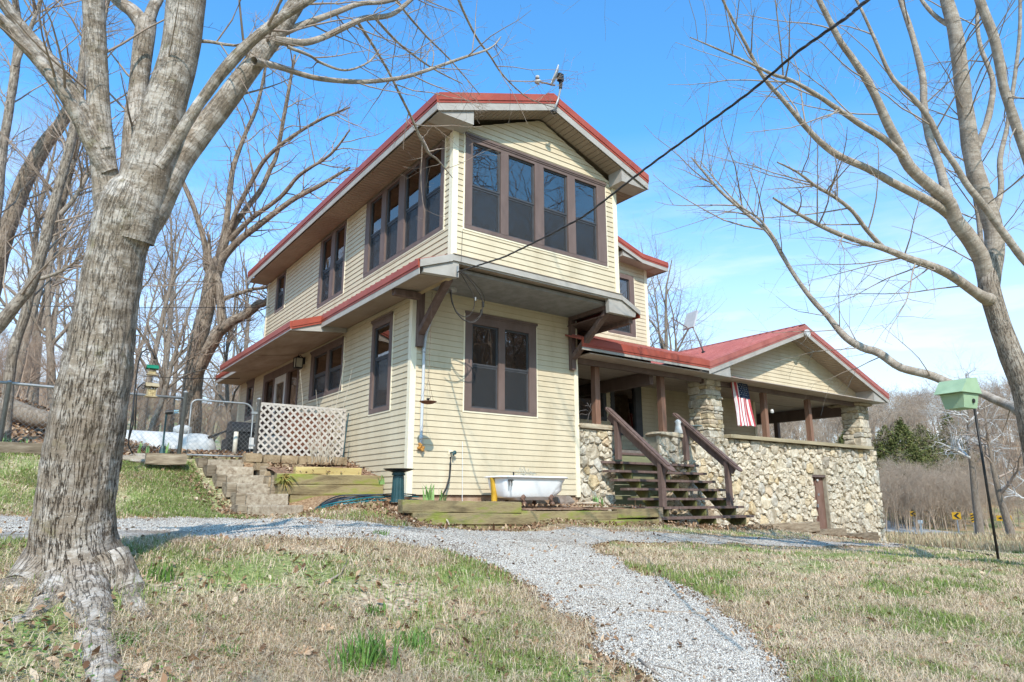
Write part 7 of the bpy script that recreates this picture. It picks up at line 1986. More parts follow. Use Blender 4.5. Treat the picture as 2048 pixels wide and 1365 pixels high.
# tree behind the porch roof
P = atD(1345, 760, 27); bg_tree(2, P[0], P[1], 'bare round crowned tree behind the porch roof and dish', 1.12, 1.0, None)
P = atD(1385, 760, 31); bg_tree(0, P[0], P[1], 'bare tree behind the porch gable beside the square dish', 1.0, 3.0, None)
for j_, (px, d, sc_, lab_) in enumerate(((1310, 31, 1.0, 'bare tree between the wing wall and the square dish'), (1365, 35, 1.12, 'far bare tree seen under the square dish'), (1425, 38, 1.05, 'faint bare tree right of the square dish'))):
    P = atD(px, 760, d); bg_tree((j_ * 2 + 1) % 5, P[0], P[1], lab_, sc_, 1.0 + j_, None)
P = atD(1255, 800, 33); bg_tree(4, P[0], P[1], 'bare tree top showing beside the wing eave', 1.0, 2.0, None)
YARD = ['bare tree mirrored in the windows, ' + w for w in ('close behind the photographer', 'behind the photographer facing the bay', 'behind the right lawn, low branched', 'far across the yard to the right', 'far back on the left side', 'well right of the drive', 'beyond the left end of the drive', 'uphill beyond the left lawn', 'beside the gravel path out of view', 'second beside the path, taller', 'tallest of those across the path', 'tall and farthest to the right', 'tall behind the path end', 'near the right lawn corner', 'just past the right edge facing the bay', 'next past the right edge facing the front window')]
# trees across the yard, behind the photographer: they stand in the window reflections and dapple the house with shade
for i, (x, y, s, r_) in enumerate(((-9.5, -16.5, .95, .4), (1.5, -19, 1.1, 2.1), (7.5, -15.5, .95, 3.3), (14, -24, 1.2, 5.0), (-3, -27, 1.3, 1.2), (22, -17, 1.1, .9), (-18, -9, 1.2, 3.9), (-16, 2, 1.0, 2.2), (11, -13.5, 1.1, 1.7), (13.5, -17.5, 1.35, .2), (18.5, -20.5, 1.5, 4.1), (25, -25, 1.5, 2.8), (9, -21, 1.4, 5.5), (17, -14.5, 1.1, .8), (8.6, -10.2, 1.2, 2.4), (6.3, -12.8, 1.3, 5.1))):
    bg_tree(i % 5, x, y, YARD[i], s, r_, 'yard trees mirrored in the windows')

# --- wooded hillside on the right, one mass
rg = np.random.default_rng(90)
def woods(name, pts, hs, seed, mat, n=(9, 6, 0)):
    rr_ = np.random.default_rng(seed); tm = []
    for i in range(5):
        tr, l1, l2, l3 = grow_tree(rr_, 1.0, n=(10, 7, 5), spread=.8, r=.013)
        l1 = [(a[::2], b[::2] * 1.2) for a, b in l1]; l2 = [(a[::2], np.maximum(b[::2], .0012)) for a, b in l2]; l3 = [(a[::2], np.maximum(b[::2], .0009)) for a, b in l3]
        tr = [(a[::3], b[::3]) for a, b in tr]
        tm.append(join([batch(tr, 4), batch(l1, 3), batch(l2, 3), batch(l3, 3)]))
    parts = []
    for (x, y), h in zip(pts, hs):
        V, q = tm[rr_.integers(5)]; a = rr_.uniform(0, 6.28); ca, sa = cos(a), sin(a)
        R_ = np.array(((ca, -sa, 0), (sa, ca, 0), (0, 0, 1))); parts.append((V @ R_.T * (h * rr_.uniform(.8, 1.1), h * rr_.uniform(.8, 1.1), h) + (x, y, g1(x, y) - .2), q))
    V, q = join(parts); return raw(name, V, 4, q, mat, kind='stuff')
pts = []; hs = []
for i in range(330):
    px = rg.uniform(1470, 2120); d = 60 + 62 * rg.random() ** .8; P = atD(px, 1000, d); pts.append((P[0], P[1])); hs.append(rg.uniform(3.6, 5.6) if d < 80 else rg.uniform(7, 10.5))
woods('woods', pts, hs, 5, WOODG)
pts = []; hs = []
for i in range(420):
    px = rg.uniform(1480, 2120); d = rg.uniform(57, 96); P = atD(px, 1020, d); pts.append((P[0], P[1])); hs.append(rg.uniform(2.0, 4.2))
woods('undergrowth', pts, hs, 8, WOODG)
pts = []; hs = []
for i in range(190):
    px = rg.uniform(-80, 560); d = rg.uniform(18.5, 36); P = atD(px, 850, d)
    if P[0] > -2.6 and P[1] < 15: continue
    pts.append((P[0], P[1])); hs.append(rg.uniform(1.2, 3.4))
woods('undergrowth', pts, hs, 15, M('brush_wood', [(.3, (.24, .165, .115)), (.7, (.42, .31, .23))], rough=.95, scale=.5))
pts = []; hs = []      # unseen wood added behind the camera to dull the blue in window reflections
for i in range(75):
    y = rg.uniform(-46, -20); x = 1.8 + .8 * (-1.25 - y) + rg.uniform(-13, 13); pts.append((x, y)); hs.append(rg.uniform(14, 20))
woods('woods', pts, hs, 44, M('brush_wood', []) if 'brush_wood' in MATS else WOODG)
pts = []; hs = []
for i in range(170):
    px = rg.uniform(1735, 1960); d = rg.uniform(60, 77); P = atD(px, 1020, d); pts.append((P[0], P[1])); hs.append(rg.uniform(3.6, 5.2))
woods('undergrowth', pts, hs, 18, WOODG)
# white sycamore and dark trunks by the road
SYC = M('white_sycamore_bark', [(.3, (.42, .39, .35)), (.6, (.58, .55, .52)), (.8, (.66, .64, .61))], rough=.8, scale=.6)
def far_tree(label, px, py, d, H, seed, mat, n, name='bare_tree', spread=.9, rmul=.018, up=.2, wob=.2):
    P = atD(px, py, d); P[2] = g1(P[0], P[1]) - .2; T = thing(name, label, 'tree', P); rr_ = np.random.default_rng(seed)
    tr, l1, l2, l3 = grow_tree(rr_, H, n=n, spread=spread, r=H * rmul, wob=wob, up=up)
    V, q = join([batch(tr, 8)]); raw('trunk', V + P, 4, q, BARKD, parent=T, smooth=True)
    V, q = join([batch(l1, 5), batch(l2, 4), batch(l3, 3)]); raw('crown', V + P, 4, q, mat, parent=T)
far_tree('white limbed sycamore standing by the distant road', 1958, 1058, 48, 12, 7, SYC, (20, 9, 5), 'sycamore_tree', spread=1.0, up=.0, wob=.24, rmul=.026)
far_tree('dark trunked bare tree right of the white sycamore', 2023, 1064, 43, 9, 9, TWIG, (12, 7, 6), rmul=.03, up=.1)
far_tree('pale leaning bare tree at the right edge of the woods', 2075, 1055, 50, 10, 10, SYC, (10, 6, 4), 'sycamore_tree', spread=1.0, up=.05, wob=.25)
# cedars on the hillside
CED = attr_mat('cedar_needles', [(0, (.03, .045, .015)), (.4, (.085, .10, .028)), (.75, (.16, .155, .05)), (1, (.22, .18, .08))], rough=.9)
def cedar(label, px, py, d, H, Wd, seed):
    rr_ = np.random.default_rng(seed); P = atD(px, py, d); P[2] = g1(P[0], P[1]) if P[2] < g1(P[0], P[1]) else P[2]
    g = g1(P[0], P[1]); base = np.array((P[0], P[1], g)); H = max(H, 1)
    T = thing('cedar_tree', label, 'tree', base, 'cedars on the wooded hillside'); mb = MB(); mb.tube([base, base + (0, 0, H * .9)], [.14, .03], 6); put('trunk', mb, BARKD, T)
    N = 5200; t = rr_.random(N) ** .8; lob = 1 + .35 * np.sin(rr_.integers(0, 7, N) * 2.1 + t * 9); a = rr_.uniform(0, 2 * pi, N); rad = Wd * (1 - t) ** .7 * lob * (.45 + .55 * rr_.random(N) ** .5) * (1 + .25 * np.sin(a * 3 + t * 8))
    c = base + np.stack([rad * np.cos(a), rad * np.sin(a), t * H + .25 * rr_.normal(0, 1, N)], 1); s = .13 + .10 * rr_.random(N)
    d1 = rr_.normal(0, 1, (N, 3)); d1 /= np.linalg.norm(d1, axis=1)[:, None]; d2 = np.cross(d1, rr_.normal(0, 1, (N, 3))); d2 /= np.linalg.norm(d2, axis=1)[:, None]
    V = np.stack([c - d1 * s[:, None], c + d2 * s[:, None] * .6, c + d1 * s[:, None]], 1).reshape(-1, 3)
    raw('crown', V, 3, np.arange(N * 3), CED, tone=np.repeat(np.clip(rr_.normal(.5, .22, N), 0, 1), 3), parent=T)
for i, (px, d, H, w_, lab) in enumerate(((1775, 82, 8.2, 3.4, 'dark cedar beside the right end of the porch'), (1808, 81, 9.0, 4.0, 'broad cedar with the highest top on the hillside'), (1846, 83, 8.0, 4.2, 'dull olive cedar right of the broad one'), (1690, 84, 7.2, 2.6, 'small cedar seen left of the far stone pillar'), (1828, 79, 6.0, 3.0, 'lower cedar in front of the olive one'), (1905, 86, 8.6, 3.0, 'half hidden cedar behind the nest box'))):
    cedar(lab, px, 900, d, H, w_, 60 + i)
# ------------------------------------------------------------------ road and signs far right
ra = []
RD = [(1700, 1046, 70), (1790, 1045, 62), (1850, 1044, 58), (1900, 1045, 55), (1960, 1048, 50), (2010, 1052, 46), (2080, 1056, 42), (2200, 1062, 38)]
C = np.array([atD(a, b, d)[:2] for a, b, d in RD]); tt = np.linspace(0, len(C) - 1, 60); C = np.stack([np.interp(tt, np.arange(len(C)), C[:, k]) for k in (0, 1)], 1)
for _ in range(20): C[1:-1] = (C[:-2] + 2 * C[1:-1] + C[2:]) / 4
T = np.gradient(C, axis=0); T /= np.linalg.norm(T, axis=1)[:, None]; N_ = np.stack([-T[:, 1], T[:, 0]], 1)
def ribbon(name, mat, o0, o1, dz, kind='structure'):
    a = C + N_ * o0; b = C + N_ * o1; za = gz(a[:, 0], a[:, 1]); zb = gz(b[:, 0], b[:, 1]); zc = np.maximum(za, zb) + dz
    V = np.vstack([np.column_stack([a, zc]), np.column_stack([b, zc])]); n = len(C)
    return put(name, MB().add(V, [(i, i + 1, n + i + 1, n + i) for i in range(n - 1)]), mat, None, kind=kind)
ribbon('road', M('pale_asphalt', [(.3, (.28, .27, .26)), (.7, (.36, .35, .335))], rough=.9, scale=2), -2.6, 2.6, .06)
ribbon('road_edge_line', M('white_road_paint', [(.4, (.5, .5, .5)), (.6, (.6, .6, .6))]), -2.4, -2.28, .066); ribbon('road_edge_line', MATS['white_road_paint'], 2.28, 2.4, .066)
YS = M('yellow_sign', [(.4, (.42, .22, .01)), (.6, (.50, .28, .015))], rough=.5)
def sign(px, py, d, w, h, label, glyph):
    P = atD(px, py, d); g = g1(P[0], P[1]); S = thing('road_sign', label, 'road sign', (P[0], P[1], g)); vd = CAM_POS[:2] - P[:2]; vd = vd / np.linalg.norm(vd); ex = np.array((-vd[1], vd[0], 0)); n3 = np.array((vd[0], vd[1], 0))
    if ex @ CR < 0: ex = -ex
    mb = MB(); mb.box((P[0] - .04, P[1] - .04, g - .2), (P[0] + .04, P[1] + .04, P[2] + h / 2)); put('post', mb, GALV, S)
    q = lambda a, b, o: P + ex * a + np.array((0, 0, b)) + n3 * o
    mb = MB(); mb.prism([q(-w / 2, -h / 2, .06), q(w / 2, -h / 2, .06), q(w / 2, h / 2, .06), q(-w / 2, h / 2, .06)], n3 * .02); put('panel', mb, YS, S)
    mb = MB()
    if glyph == 'chevron': mb.prism([q(-.2, 0, .081), q(.05, h * .42, .081), q(.24, h * .42, .081), q(0, 0, .081), q(.24, -h * .42, .081), q(.05, -h * .42, .081)], n3 * .004)
    elif glyph == 'arrow':
        mb.prism([q(-w * .40, 0, .081), q(-w * .18, h * .3, .081), q(-w * .18, h * .09, .081), q(w * .4, h * .09, .081), q(w * .4, -h * .09, .081), q(-w * .18, -h * .09, .081), q(-w * .18, -h * .3, .081)], n3 * .004)
    else:
        for b in (-.3, -.02, .26): mb.prism([q(-w * .48, h * (b - .12), .081), q(w * .48, h * (b + .10), .081), q(w * .48, h * (b + .24), .081), q(-w * .48, h * (b + .02), .081)], n3 * .004)
    put('marking', mb, BLACKM, S)
sign(1826, 1028, 58, .42, .42, 'small yellow road sign just right of the porch end', 'chevron')
sign(1913, 1032, 54, .6, .55, 'yellow chevron sign left of the white sycamore trunk', 'chevron')
sign(1947, 1036, 50, .34, .66, 'narrow yellow striped marker in front of the sycamore trunk', 'stripes')
sign(2008, 1037, 46, .85, .36, 'wide yellow sign with a black arrow beside the dark trunk', 'arrow')
P = atD(1840, 1040, 52); g = g1(P[0], P[1]); mb = MB(); mb.box((P[0] - .05, P[1] - .05, g), (P[0] + .05, P[1] + .05, g + .9)); mb.box((P[0] - .13, P[1] - .13, g + .9), (P[0] + .13, P[1] + .13, g + 1.15)); put('mailbox_post', mb, WHITEP, None, loc=(P[0], P[1], g), label='small white post beside the distant road', cat='post')
# fine wires across the woods at the left
mb = MB()
for k, (a, b) in enumerate((((-40, 610), (540, 615)), ((280, 752), (480, 757)))):
    mb.tube([atD(*a, 17), atD((a[0] + b[0]) / 2, a[1] + 6, 17.2), atD(*b, 17.5)], .008, 4)
    put('overhead_wire', mb, BLACKM, None, loc=atD(*a, 17), label=('thin wire crossing the trees left of the upper storey', 'thin wire above the propane tank between the trees')[k], cat='wire'); mb = MB()

# ------------------------------------------------------------------ planting beds (soil held up by the timbers)
SOIL = M('leafy_bed_soil', [(.3, (.09, .05, .03)), (.45, (.20, .11, .065)), (.6, (.32, .20, .13)), (.75, (.44, .32, .22))], rough=.95, scale=22, detail=8, bump=.8, bscale=40)
def bed(name, x0, x1, y0, y1, zf, st=.07):
    xs_ = np.arange(x0, x1 + st / 2, st); ys_ = np.arange(y0, y1 + st / 2, st); X, Y = np.meshgrid(xs_, ys_, indexing='ij'); Z = zf(X, Y) + (fnoise(X * 5, Y * 5, 3, 3) - .5) * .05
    ii = np.arange(X.size).reshape(X.shape); q = np.stack([ii[:-1, :-1], ii[1:, :-1], ii[1:, 1:], ii[:-1, 1:]], -1).reshape(-1, 4)
    return raw(name, np.stack([X.ravel(), Y.ravel(), Z.ravel()], 1), 4, q, SOIL, smooth=True, kind='structure')
bed('flower_bed', -.60, 4.36, -1.31, .06, lambda x, y: -.17 - .012 * x - .02 * (x > 1.3) + .03 * (y + .7))
bed('raised_bed', -1.78, -.01, .93, 2.36, lambda x, y: .31 + .22 * (y - .93))
bed('raised_bed', -1.60, .0, 2.36, 5.6, lambda x, y: .62 + .09 * (y - 2.36))

# ------------------------------------------------------------------ grass, leaves, stones
srg = np.random.default_rng(99)
def scatter(n, dmin, dmax, pxr, power=1.0, seed=0):
    r = np.random.default_rng(seed); px = r.uniform(pxr[0], pxr[1], n); d = dmin * (dmax / dmin) ** (r.random(n) ** power)
    dirs = CF[None] + CR[None] * ((px - 1024) / FPX)[:, None]
    x = CAM_POS[0] + dirs[:, 0] * d; y = CAM_POS[1] + dirs[:, 1] * d
    return x, y, d
def lawn_ok(x, y):
    ok = sd_drive(x, y) < -.03
    ok &= ~((x > -.9) & (x < 4.6) & (y > -1.6)) & ~((x > 4.2) & (x < 15.5) & (y > -1.1)) & ~((x > -2.75) & (x < 3.7) & (y > .0))
    return ok & (y < 2.35)
GR_S = [(0, (.50, .37, .24)), (.18, (.72, .57, .40)), (.36, (.66, .51, .34)), (.46, (.46, .40, .20)), (.58, (.25, .30, .08)), (.78, (.15, .23, .05)), (1, (.28, .36, .11))]
GRASS = attr_mat('grass_blades', GR_S, rough=.75, translucent=.25)
def grass(n, dmin, dmax, pxr, seed, hs=(.016, .072), wmul=1.0, green_bias=0.0, power=1.0):
    x, y, d = scatter(n, dmin, dmax, pxr, power, seed); r = np.random.default_rng(seed + 1)
    k = lawn_ok(x, y)
    thin_ = fnoise(x * 1.0, y * 1.0, 77, 4); k &= (r.random(n) < np.clip((thin_ - .30) * 4.5, .12, 1))
    x, y, d = x[k], y[k], d[k]; n = len(x); z = gz(x, y)
    gn = fnoise(x * .75, y * .75, 14, 3) * .55 + fnoise(x * 3.1, y * 3.1, 15, 3) * .45
    gp = np.clip((gn - .50 + green_bias) * 6.0, 0.08, .92)
    isg = r.random(n) < gp
    h = r.uniform(hs[0], hs[1], n) * np.where(isg, 1.0, 1.25) * (.7 + .8 * gn); w = (.0006 + .00032 * d) * wmul * r.uniform(.7, 1.3, n)
    a = r.uniform(0, 2 * pi, n); lean = np.where(isg, r.uniform(.1, .8, n), r.uniform(.5, 2.6, n))
    ca, sa = np.cos(a), np.sin(a); dx, dy = ca * lean * h, sa * lean * h
    B = np.stack([x, y, z - .004], 1); sd = np.stack([-sa, ca, np.zeros(n)], 1) * w[:, None]
    mid = B + np.stack([dx * .35, dy * .35, h * .62], 1); tip = B + np.stack([dx, dy, h * np.where(isg, .95, np.clip(1 - lean * .28, .15, 1))], 1)
    V = np.stack([B - sd, B + sd, mid + sd * .75, mid - sd * .75, tip], 1).reshape(-1, 3); o = (np.arange(n) * 5)[:, None, None]
    F = (np.array([[0, 1, 2], [0, 2, 3], [3, 2, 4]])[None] + o)
    tone = np.where(isg, np.clip(r.normal(.68, .15, n), .44, 1), np.clip(r.normal(.2, .12, n), 0, .42))
    return V, F, np.repeat(tone, 5)
Gs = [grass(480000, 2.2, 9.5, (-260, 2300), 1, power=.95), grass(110000, 8.0, 17.0, (-150, 2300), 5, hs=(.02, .05)), grass(120000, 9.3, 13.2, (-60, 520), 9, hs=(.02, .06), green_bias=.24)]
n0 = 0; VV = []; FF = []; TT = []
for V, F, t in Gs: VV.append(V); FF.append((F + n0).reshape(-1, 3)); TT.append(t); n0 += len(V)
raw('grass', np.vstack(VV), 3, np.vstack(FF), GRASS, tone=np.concatenate(TT), kind='stuff')
# rank dry grass of the field beyond the lawn
r = np.random.default_rng(140); n = 42000; px_ = r.uniform(1500, 2250, n); d = 13 * (60 / 13) ** r.random(n); dr = CF[None] + CR[None] * ((px_ - 1024) / FPX)[:, None]; x = CAM_POS[0] + dr[:, 0] * d; y = CAM_POS[1] + dr[:, 1] * d
k = (x > 16.2) & (fnoise(x * .22, y * .22, 8, 3) > r.uniform(.28, .62, n)); x, y, d = x[k], y[k], d[k]; n = len(x); z = gz(x, y); h = r.uniform(.08, .38, n) * (.6 + .8 * fnoise(x * .15, y * .15, 9, 2)); a = r.uniform(0, 6.28, n); w = .004 + .0007 * d; ca, sa = np.cos(a), np.sin(a); B = np.stack([x, y, z - .01], 1); sd = np.stack([-sa, ca, 0 * a], 1) * w[:, None]; ln = r.uniform(.1, .8, n) * h; tip = B + np.stack([ca * ln, sa * ln, h], 1)
V = np.stack([B - sd, B + sd, tip], 1).reshape(-1, 3)
raw('field_grass', V, 3, np.arange(3 * n), attr_mat('field_straw', [(0, (.30, .20, .11)), (.5, (.48, .36, .22)), (.85, (.56, .45, .30)), (1, (.30, .32, .11))], translucent=.2), tone=np.repeat(r.random(n), 3), kind='stuff')
# low broad weeds among the grass
x, y, d = scatter(26000, 2.3, 9, (-260, 2300), 1.0, 40); k = lawn_ok(x, y) & (fnoise(x * 1.6, y * 1.6, 61, 3) > .56); x, y = x[k], y[k]; n = len(x); r = np.random.default_rng(4)
z = gz(x, y) + r.uniform(.005, .04, n); a = r.uniform(0, 2 * pi, n); s = r.uniform(.006, .016, n); u = np.stack([np.cos(a), np.sin(a), r.normal(0, .3, n)], 1) * s[:, None]; v = np.stack([-np.sin(a), np.cos(a), r.normal(0, .3, n)], 1) * s[:, None] * .7; c = np.stack([x, y, z], 1)
raw('low_weeds', np.stack([c - u, c + v, c + u, c - v], 1).reshape(-1, 3), 4, np.arange(n * 4), attr_mat('weed_leaves', [(0, (.09, .17, .04)), (.6, (.18, .29, .07)), (1, (.30, .40, .13))], translucent=.25), tone=np.repeat(r.random(n), 4), kind='stuff')
# dead leaves
LEAFM = attr_mat('dead_leaves', [(0, (.10, .05, .025)), (.3, (.20, .105, .055)), (.55, (.33, .20, .115)), (.8, (.47, .32, .20)), (1, (.58, .45, .32))], rough=.8, translucent=.12)
def leaves(x, y, z, s, seed, flat=.5):
    r = np.random.default_rng(seed); n = len(x); a = r.uniform(0, 2 * pi, n)
    u = np.stack([np.cos(a), np.sin(a), r.normal(0, flat, n)], 1); v = np.stack([-np.sin(a), np.cos(a), r.normal(0, flat, n)], 1); nn = np.cross(u, v)
    c = np.stack([x, y, z], 1); S = s[:, None]; curl = r.uniform(.1, .7, n)[:, None]
    # a bent six point leaf, four triangles
    P = [c - u * S, c - u * S * .25 + v * S * .55 + nn * S * curl * .5, c + u * S * .45 + v * S * .42 + nn * S * curl * .4, c + u * S, c + u * S * .35 - v * S * .5 + nn * S * curl * .45, c - u * S * .3 - v * S * .52 + nn * S * curl * .5]
    V = np.stack(P, 1).reshape(-1, 3); o = (np.arange(n) * 6)[:, None, None]
    F = np.array([[0, 1, 5], [1, 2, 4], [1, 4, 5], [2, 3, 4]])[None] + o
    return V, F.reshape(-1, 3), np.repeat(np.clip(r.normal(.5, .25, n), 0, 1), 6)
LV = []
def add_leaves(x, y, z, s, seed, flat=.5): LV.append(leaves(np.asarray(x), np.asarray(y), np.asarray(z), np.asarray(s), seed, flat))
x, y, d = scatter(14000, 2.3, 10, (-260, 2300), 1.0, 50); k = lawn_ok(x, y); x, y, d = x[k], y[k], d[k]; r = np.random.default_rng(51)
add_leaves(x, y, gz(x, y) + r.uniform(.008, .035, len(x)), .006 + .028 * r.random(len(x)) ** 2.2, 52)
def strip_leaves(L, n, wid, seed, hmax=.05, smin=.012, smax=.032):
    r = np.random.default_rng(seed); L = np.array(L, float); t = r.uniform(0, len(L) - 1, n); i = np.minimum(t.astype(int), len(L) - 2); f = t - i; p = L[i] * (1 - f)[:, None] + L[i + 1] * f[:, None]
    off = r.normal(0, wid, n); x = p[:, 0] + r.normal(0, .05, n); y = p[:, 1] + off; add_leaves(x, y, gz(x, y) + r.random(n) ** 2 * hmax + .006, r.uniform(smin, smax, n), seed + 1, .7)
strip_leaves([(-.9, -1.62), (1.5, -1.62), (4.5, -1.62), (5.4, -1.72), (7.3, -1.75)], 1500, .07, 60, .07)
strip_leaves([tuple(q) for q in pb[1:]], 1500, .10, 55, .02, .006, .018)
strip_leaves([tuple(q) for q in pn[2:]], 900, .10, 57, .02, .006, .018)
strip_leaves([(4.6, -1.5), (7.2, -1.5)], 700, .25, 63, .08)
strip_leaves([(7.2, -1.1), (9.2, -.95), (11.5, -.8), (12.6, -.75)], 900, .16, 66, .05)
strip_leaves([(-2.6, .05), (-1.9, -.2), (-1.0, -1.2), (-.6, -1.45)], 700, .16, 70, .03)
strip_leaves([(-1.9, -.3), (-.9, -.5), (-.5, -.9)], 500, .38, 73, .012)
r = np.random.default_rng(80); n = 900; x = r.uniform(-.6, 4.3, n); y = r.uniform(-1.28, -.05, n); add_leaves(x, y, -.13 - .012 * x - .02 * (x > 1.3) + r.uniform(0, .03, n), r.uniform(.01, .028, n), 81)
n = 600; x = r.uniform(-1.75, -.1, n); y = r.uniform(.95, 2.2, n); add_leaves(x, y, .35 + .22 * (y - .93) + r.uniform(0, .03, n), r.uniform(.012, .03, n), 83)
n = 9000; x = r.uniform(-9, -1.2, n); y = 2.45 + 7 * r.random(n) ** 1.4; add_leaves(x, y, gz(x, y) + r.uniform(.01, .05, n), r.uniform(.02, .045, n), 85)
n = 700; t = r.random(n); x = -3.0 + .5 * t + r.normal(0, .15, n); y = 2.1 - 2.0 * t + r.normal(0, .15, n); add_leaves(x, y, gz(x, y) + r.uniform(.01, .04, n), r.uniform(.012, .03, n), 87)
x, y, d = scatter(8000, 2.5, 16, (-100, 2100), 1.0, 90); k = sd_drive(x, y) > .0; x, y = x[k], y[k]; k = fnoise(x * 1.1, y * 1.1, 33, 3) > np.random.default_rng(3).uniform(.35, .75, len(x)); x, y = x[k], y[k]; add_leaves(x, y, gz(x, y) + .022, r.uniform(.008, .028, len(x)), 91)
n0 = 0; VV = []; FF = []; TT = []
for V, F, t in LV: VV.append(V); FF.append(F + n0); TT.append(t); n0 += len(V)
raw('dead_leaves', np.vstack(VV), 3, np.vstack(FF), LEAFM, tone=np.concatenate(TT), kind='stuff')
# crushed stones on the path
OCT = np.array([(1, 0, 0), (-1, 0, 0), (0, 1, 0), (0, -1, 0), (0, 0, 1), (0, 0, -1)], float); OF = np.array([(0, 2, 4), (2, 1, 4), (1, 3, 4), (3, 0, 4), (2, 0, 5), (1, 2, 5), (3, 1, 5), (0, 3, 5)])
def stones(x, y, s, seed):
    r = np.random.default_rng(seed); n = len(x); J = OCT[None] * r.uniform(.55, 1.25, (n, 6, 1)) + r.normal(0, .22, (n, 6, 3)); a = r.uniform(0, 6.28, n); ca, sa = np.cos(a)[:, None], np.sin(a)[:, None]
    X = J[..., 0] * ca - J[..., 1] * sa; Y = J[..., 0] * sa + J[..., 1] * ca; V = np.stack([X, Y, J[..., 2] * .75], -1) * s[:, None, None]; V += np.stack([x, y, gz(x, y) + .014 + s * .15], 1)[:, None]
    return V.reshape(-1, 3), (OF[None] + (np.arange(n) * 6)[:, None, None]).reshape(-1, 3), np.repeat(r.random(n), 6)
x1, y1, d1 = scatter(190000, 2.4, 9.5, (1000, 2000), .95, 120); k = sd_drive(x1, y1) > -.06 + .10 * np.random.default_rng(1).random(len(x1)); x1, y1, d1 = x1[k], y1[k], d1[k]
x2, y2, d2 = scatter(150000, 6, 17, (-60, 1900), 1.0, 121); k = sd_drive(x2, y2) > .0; x2, y2, d2 = x2[k], y2[k], d2[k]
r = np.random.default_rng(122); s1 = r.uniform(.005, .0105, len(x1)); s2 = r.uniform(.006, .011, len(x2))
V, F, t = stones(np.concatenate([x1, x2]), np.concatenate([y1, y2]), np.concatenate([s1, s2]), 123)
raw('gravel', V, 3, F, attr_mat('gravel_stones', [(0, (.13, .085, .06)), (.07, (.22, .17, .14)), (.16, (.27, .235, .20)), (.3, (.38, .338, .29)), (.75, (.50, .452, .395)), (1, (.60, .552, .49))], rough=.9), tone=t, kind='stuff')

# tufts, big leaves, twigs one can point at
def tuft(px, py, n, h, label, seed, w=.007, spread=.55):
    P = ground_px(px, py); rg_ = np.random.default_rng(seed); mb = MB()
    for i in range(n):
        q = P + (rg_.normal(0, .05 * h / .2), rg_.normal(0, .05 * h / .2), 0); blades(mb, q, 1, h, w, rg_, spread, droop=.8)
    put('grass_tuft', mb, TUFTM, None, smooth=True, loc=P, label=label, cat='grass tuft')
TUFTM = M('lush_grass', [(.3, (.06, .13, .025)), (.6, (.11, .20, .035)), (.8, (.22, .29, .08))], rough=.6, scale=20)
tuft(735, 1335, 120, .26, 'tall lush green grass tuft at the bottom centre of the lawn', 1)
tuft(700, 1345, 60, .2, 'smaller lush grass tuft left of the tall one', 2); tuft(825, 1300, 60, .16, 'thin green tuft just right of the tall lush tuft', 3)
tuft(320, 1160, 60, .16, 'grass tuft growing beside the maple roots', 4); tuft(390, 1245, 60, .08, 'short dense green tuft in front of the maple roots', 5); tuft(320, 1262, 50, .08, 'short green tuft nearest the big root', 6)
tuft(250, 1290, 60, .10, 'green tuft against the right side of the big root', 7); tuft(745, 1230, 70, .11, 'loose yellow green tuft on the left lawn near the path', 8); tuft(450, 1310, 50, .08, 'low green tuft below the lying stick', 9)
tuft(1750, 1170, 60, .10, 'green tuft on the right lawn below the porch', 10); tuft(2035, 1110, 70, .16, 'green grass tuft beside the nest box pole', 11); tuft(1620, 1250, 60, .10, 'green tuft right of the gravel path', 12); tuft(760, 1072, 40, .10, 'small green tuft at the far edge of the left lawn', 13)
OAK = [(0, -1), (.10, -.75), (.30, -.72), (.34, -.5), (.16, -.36), (.48, -.22), (.58, .02), (.22, .06), (.50, .34), (.46, .56), (.16, .50), (.20, .80), (0, 1)]
OAK = OAK + [(-a, b) for a, b in OAK[-2:0:-1]]
def big_leaf(px, py, s, label, seed, rot=None):
    P = ground_px(px, py); P = P + (0, 0, .03); rg_ = np.random.default_rng(seed); a = rg_.uniform(0, 6.28) if rot is None else rot
    tl = rg_.normal(0, .25, 2); V = []
    for u, v in OAK + [(0, 0)]:
        x = (u * cos(a) - v * sin(a)) * s; y = (u * sin(a) + v * cos(a)) * s; V.append(P + (x, y, abs(u) * s * rg_.uniform(.25, .6) + tl[0] * x + tl[1] * y + .15 * s * v * v))
    n = len(OAK); put('fallen_leaf', MB().add(V, [(i, (i + 1) % n, n) for i in range(n)]), LEAFT, None, loc=P, label=label, cat='leaf')
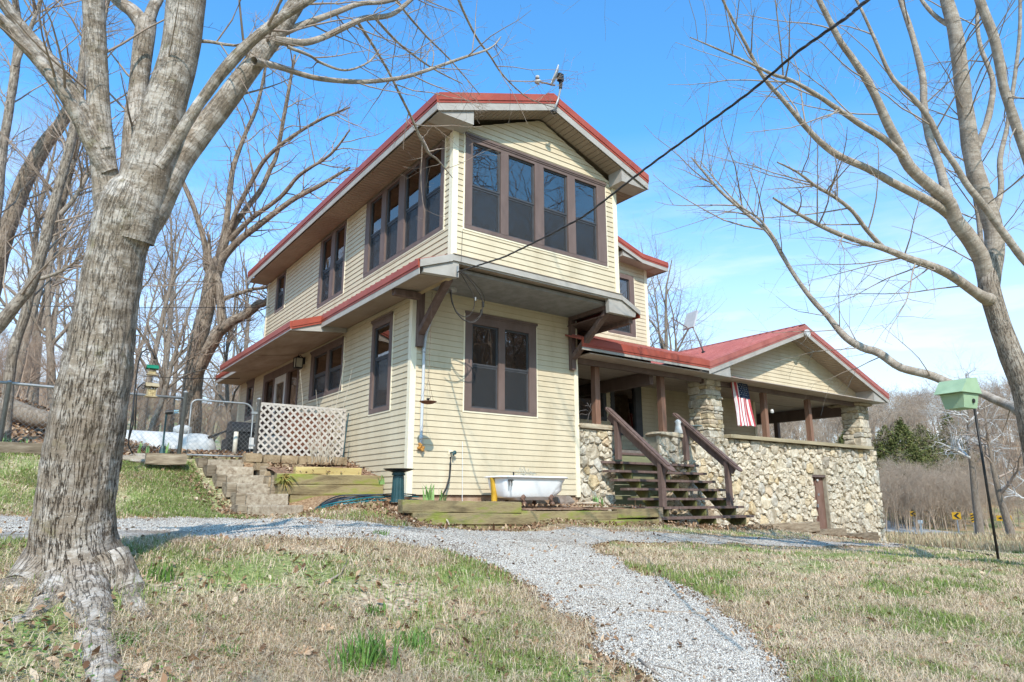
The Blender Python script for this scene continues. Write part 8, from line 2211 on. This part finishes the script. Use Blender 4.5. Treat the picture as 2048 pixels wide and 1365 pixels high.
LEAFT = M('tan_leaf', [(.3, (.32, .19, .10)), (.6, (.47, .31, .19)), (.8, (.55, .40, .27))], rough=.8, scale=30, stretch=(1, 1, 1))
big_leaf(605, 1320, .085, 'large tan oak leaf under the lying stick', 1); big_leaf(1895, 1298, .085, 'large pale leaf on the right lawn near the corner', 2, 1.2); big_leaf(735, 1350, .07, 'tan leaf in front of the tall lush grass tuft', 3); big_leaf(772, 1302, .06, 'upright tan leaf inside the tall lush grass tuft', 4)
big_leaf(1745, 1250, .07, 'curled brown leaf in the middle of the right lawn', 5); big_leaf(592, 1128, .05, 'light curled leaf on the far left lawn', 6); big_leaf(660, 1133, .045, 'dark curled leaf next to the light curled one', 7); big_leaf(1000, 1355, .05, 'dark leaf on the soil beside the path end', 8); big_leaf(1690, 1095, .06, 'orange brown leaf below the cellar door', 9); big_leaf(92, 1250, .05, 'orange leaf lying on the big maple root', 10); big_leaf(650, 1272, .06, 'brown leaf left of the loose tuft', 11)
def stick(L, w, label):
    P = np.array([ground_px(a, b) + (0, 0, .02) for a, b in L]); d = np.array([(p - CAM_POS) @ CF for p in P]); mb = MB(); mb.tube(P, np.linspace(w, w * .5, len(P)) * d / FPX / 2, 6); put('fallen_twig', mb, TWIGL, None, smooth=True, loc=P[0], label=label, cat='twig')
stick([(375, 1362), (395, 1310), (412, 1268), (415, 1235)], 7, 'long grey stick standing out of the lawn right of the root'); stick([(1275, 1227), (1340, 1230), (1400, 1232), (1425, 1236)], 6, 'thin stick lying across the gravel path')
stick([(1278, 1327), (1300, 1345), (1330, 1366)], 7, 'short stick at the lower left edge of the path'); stick([(1160, 1177), (1195, 1175), (1215, 1185)], 5, 'small bent twig in the middle of the path'); stick([(640, 1178), (680, 1155), (695, 1128)], 6, 'dark curved twig on the left lawn'); stick([(1310, 1340), (1345, 1345), (1390, 1362)], 4, 'thin dark twig at the bottom of the path'); stick([(1960, 1165), (1975, 1155), (1985, 1140)], 4, 'white bent twig on the right lawn near the pole')
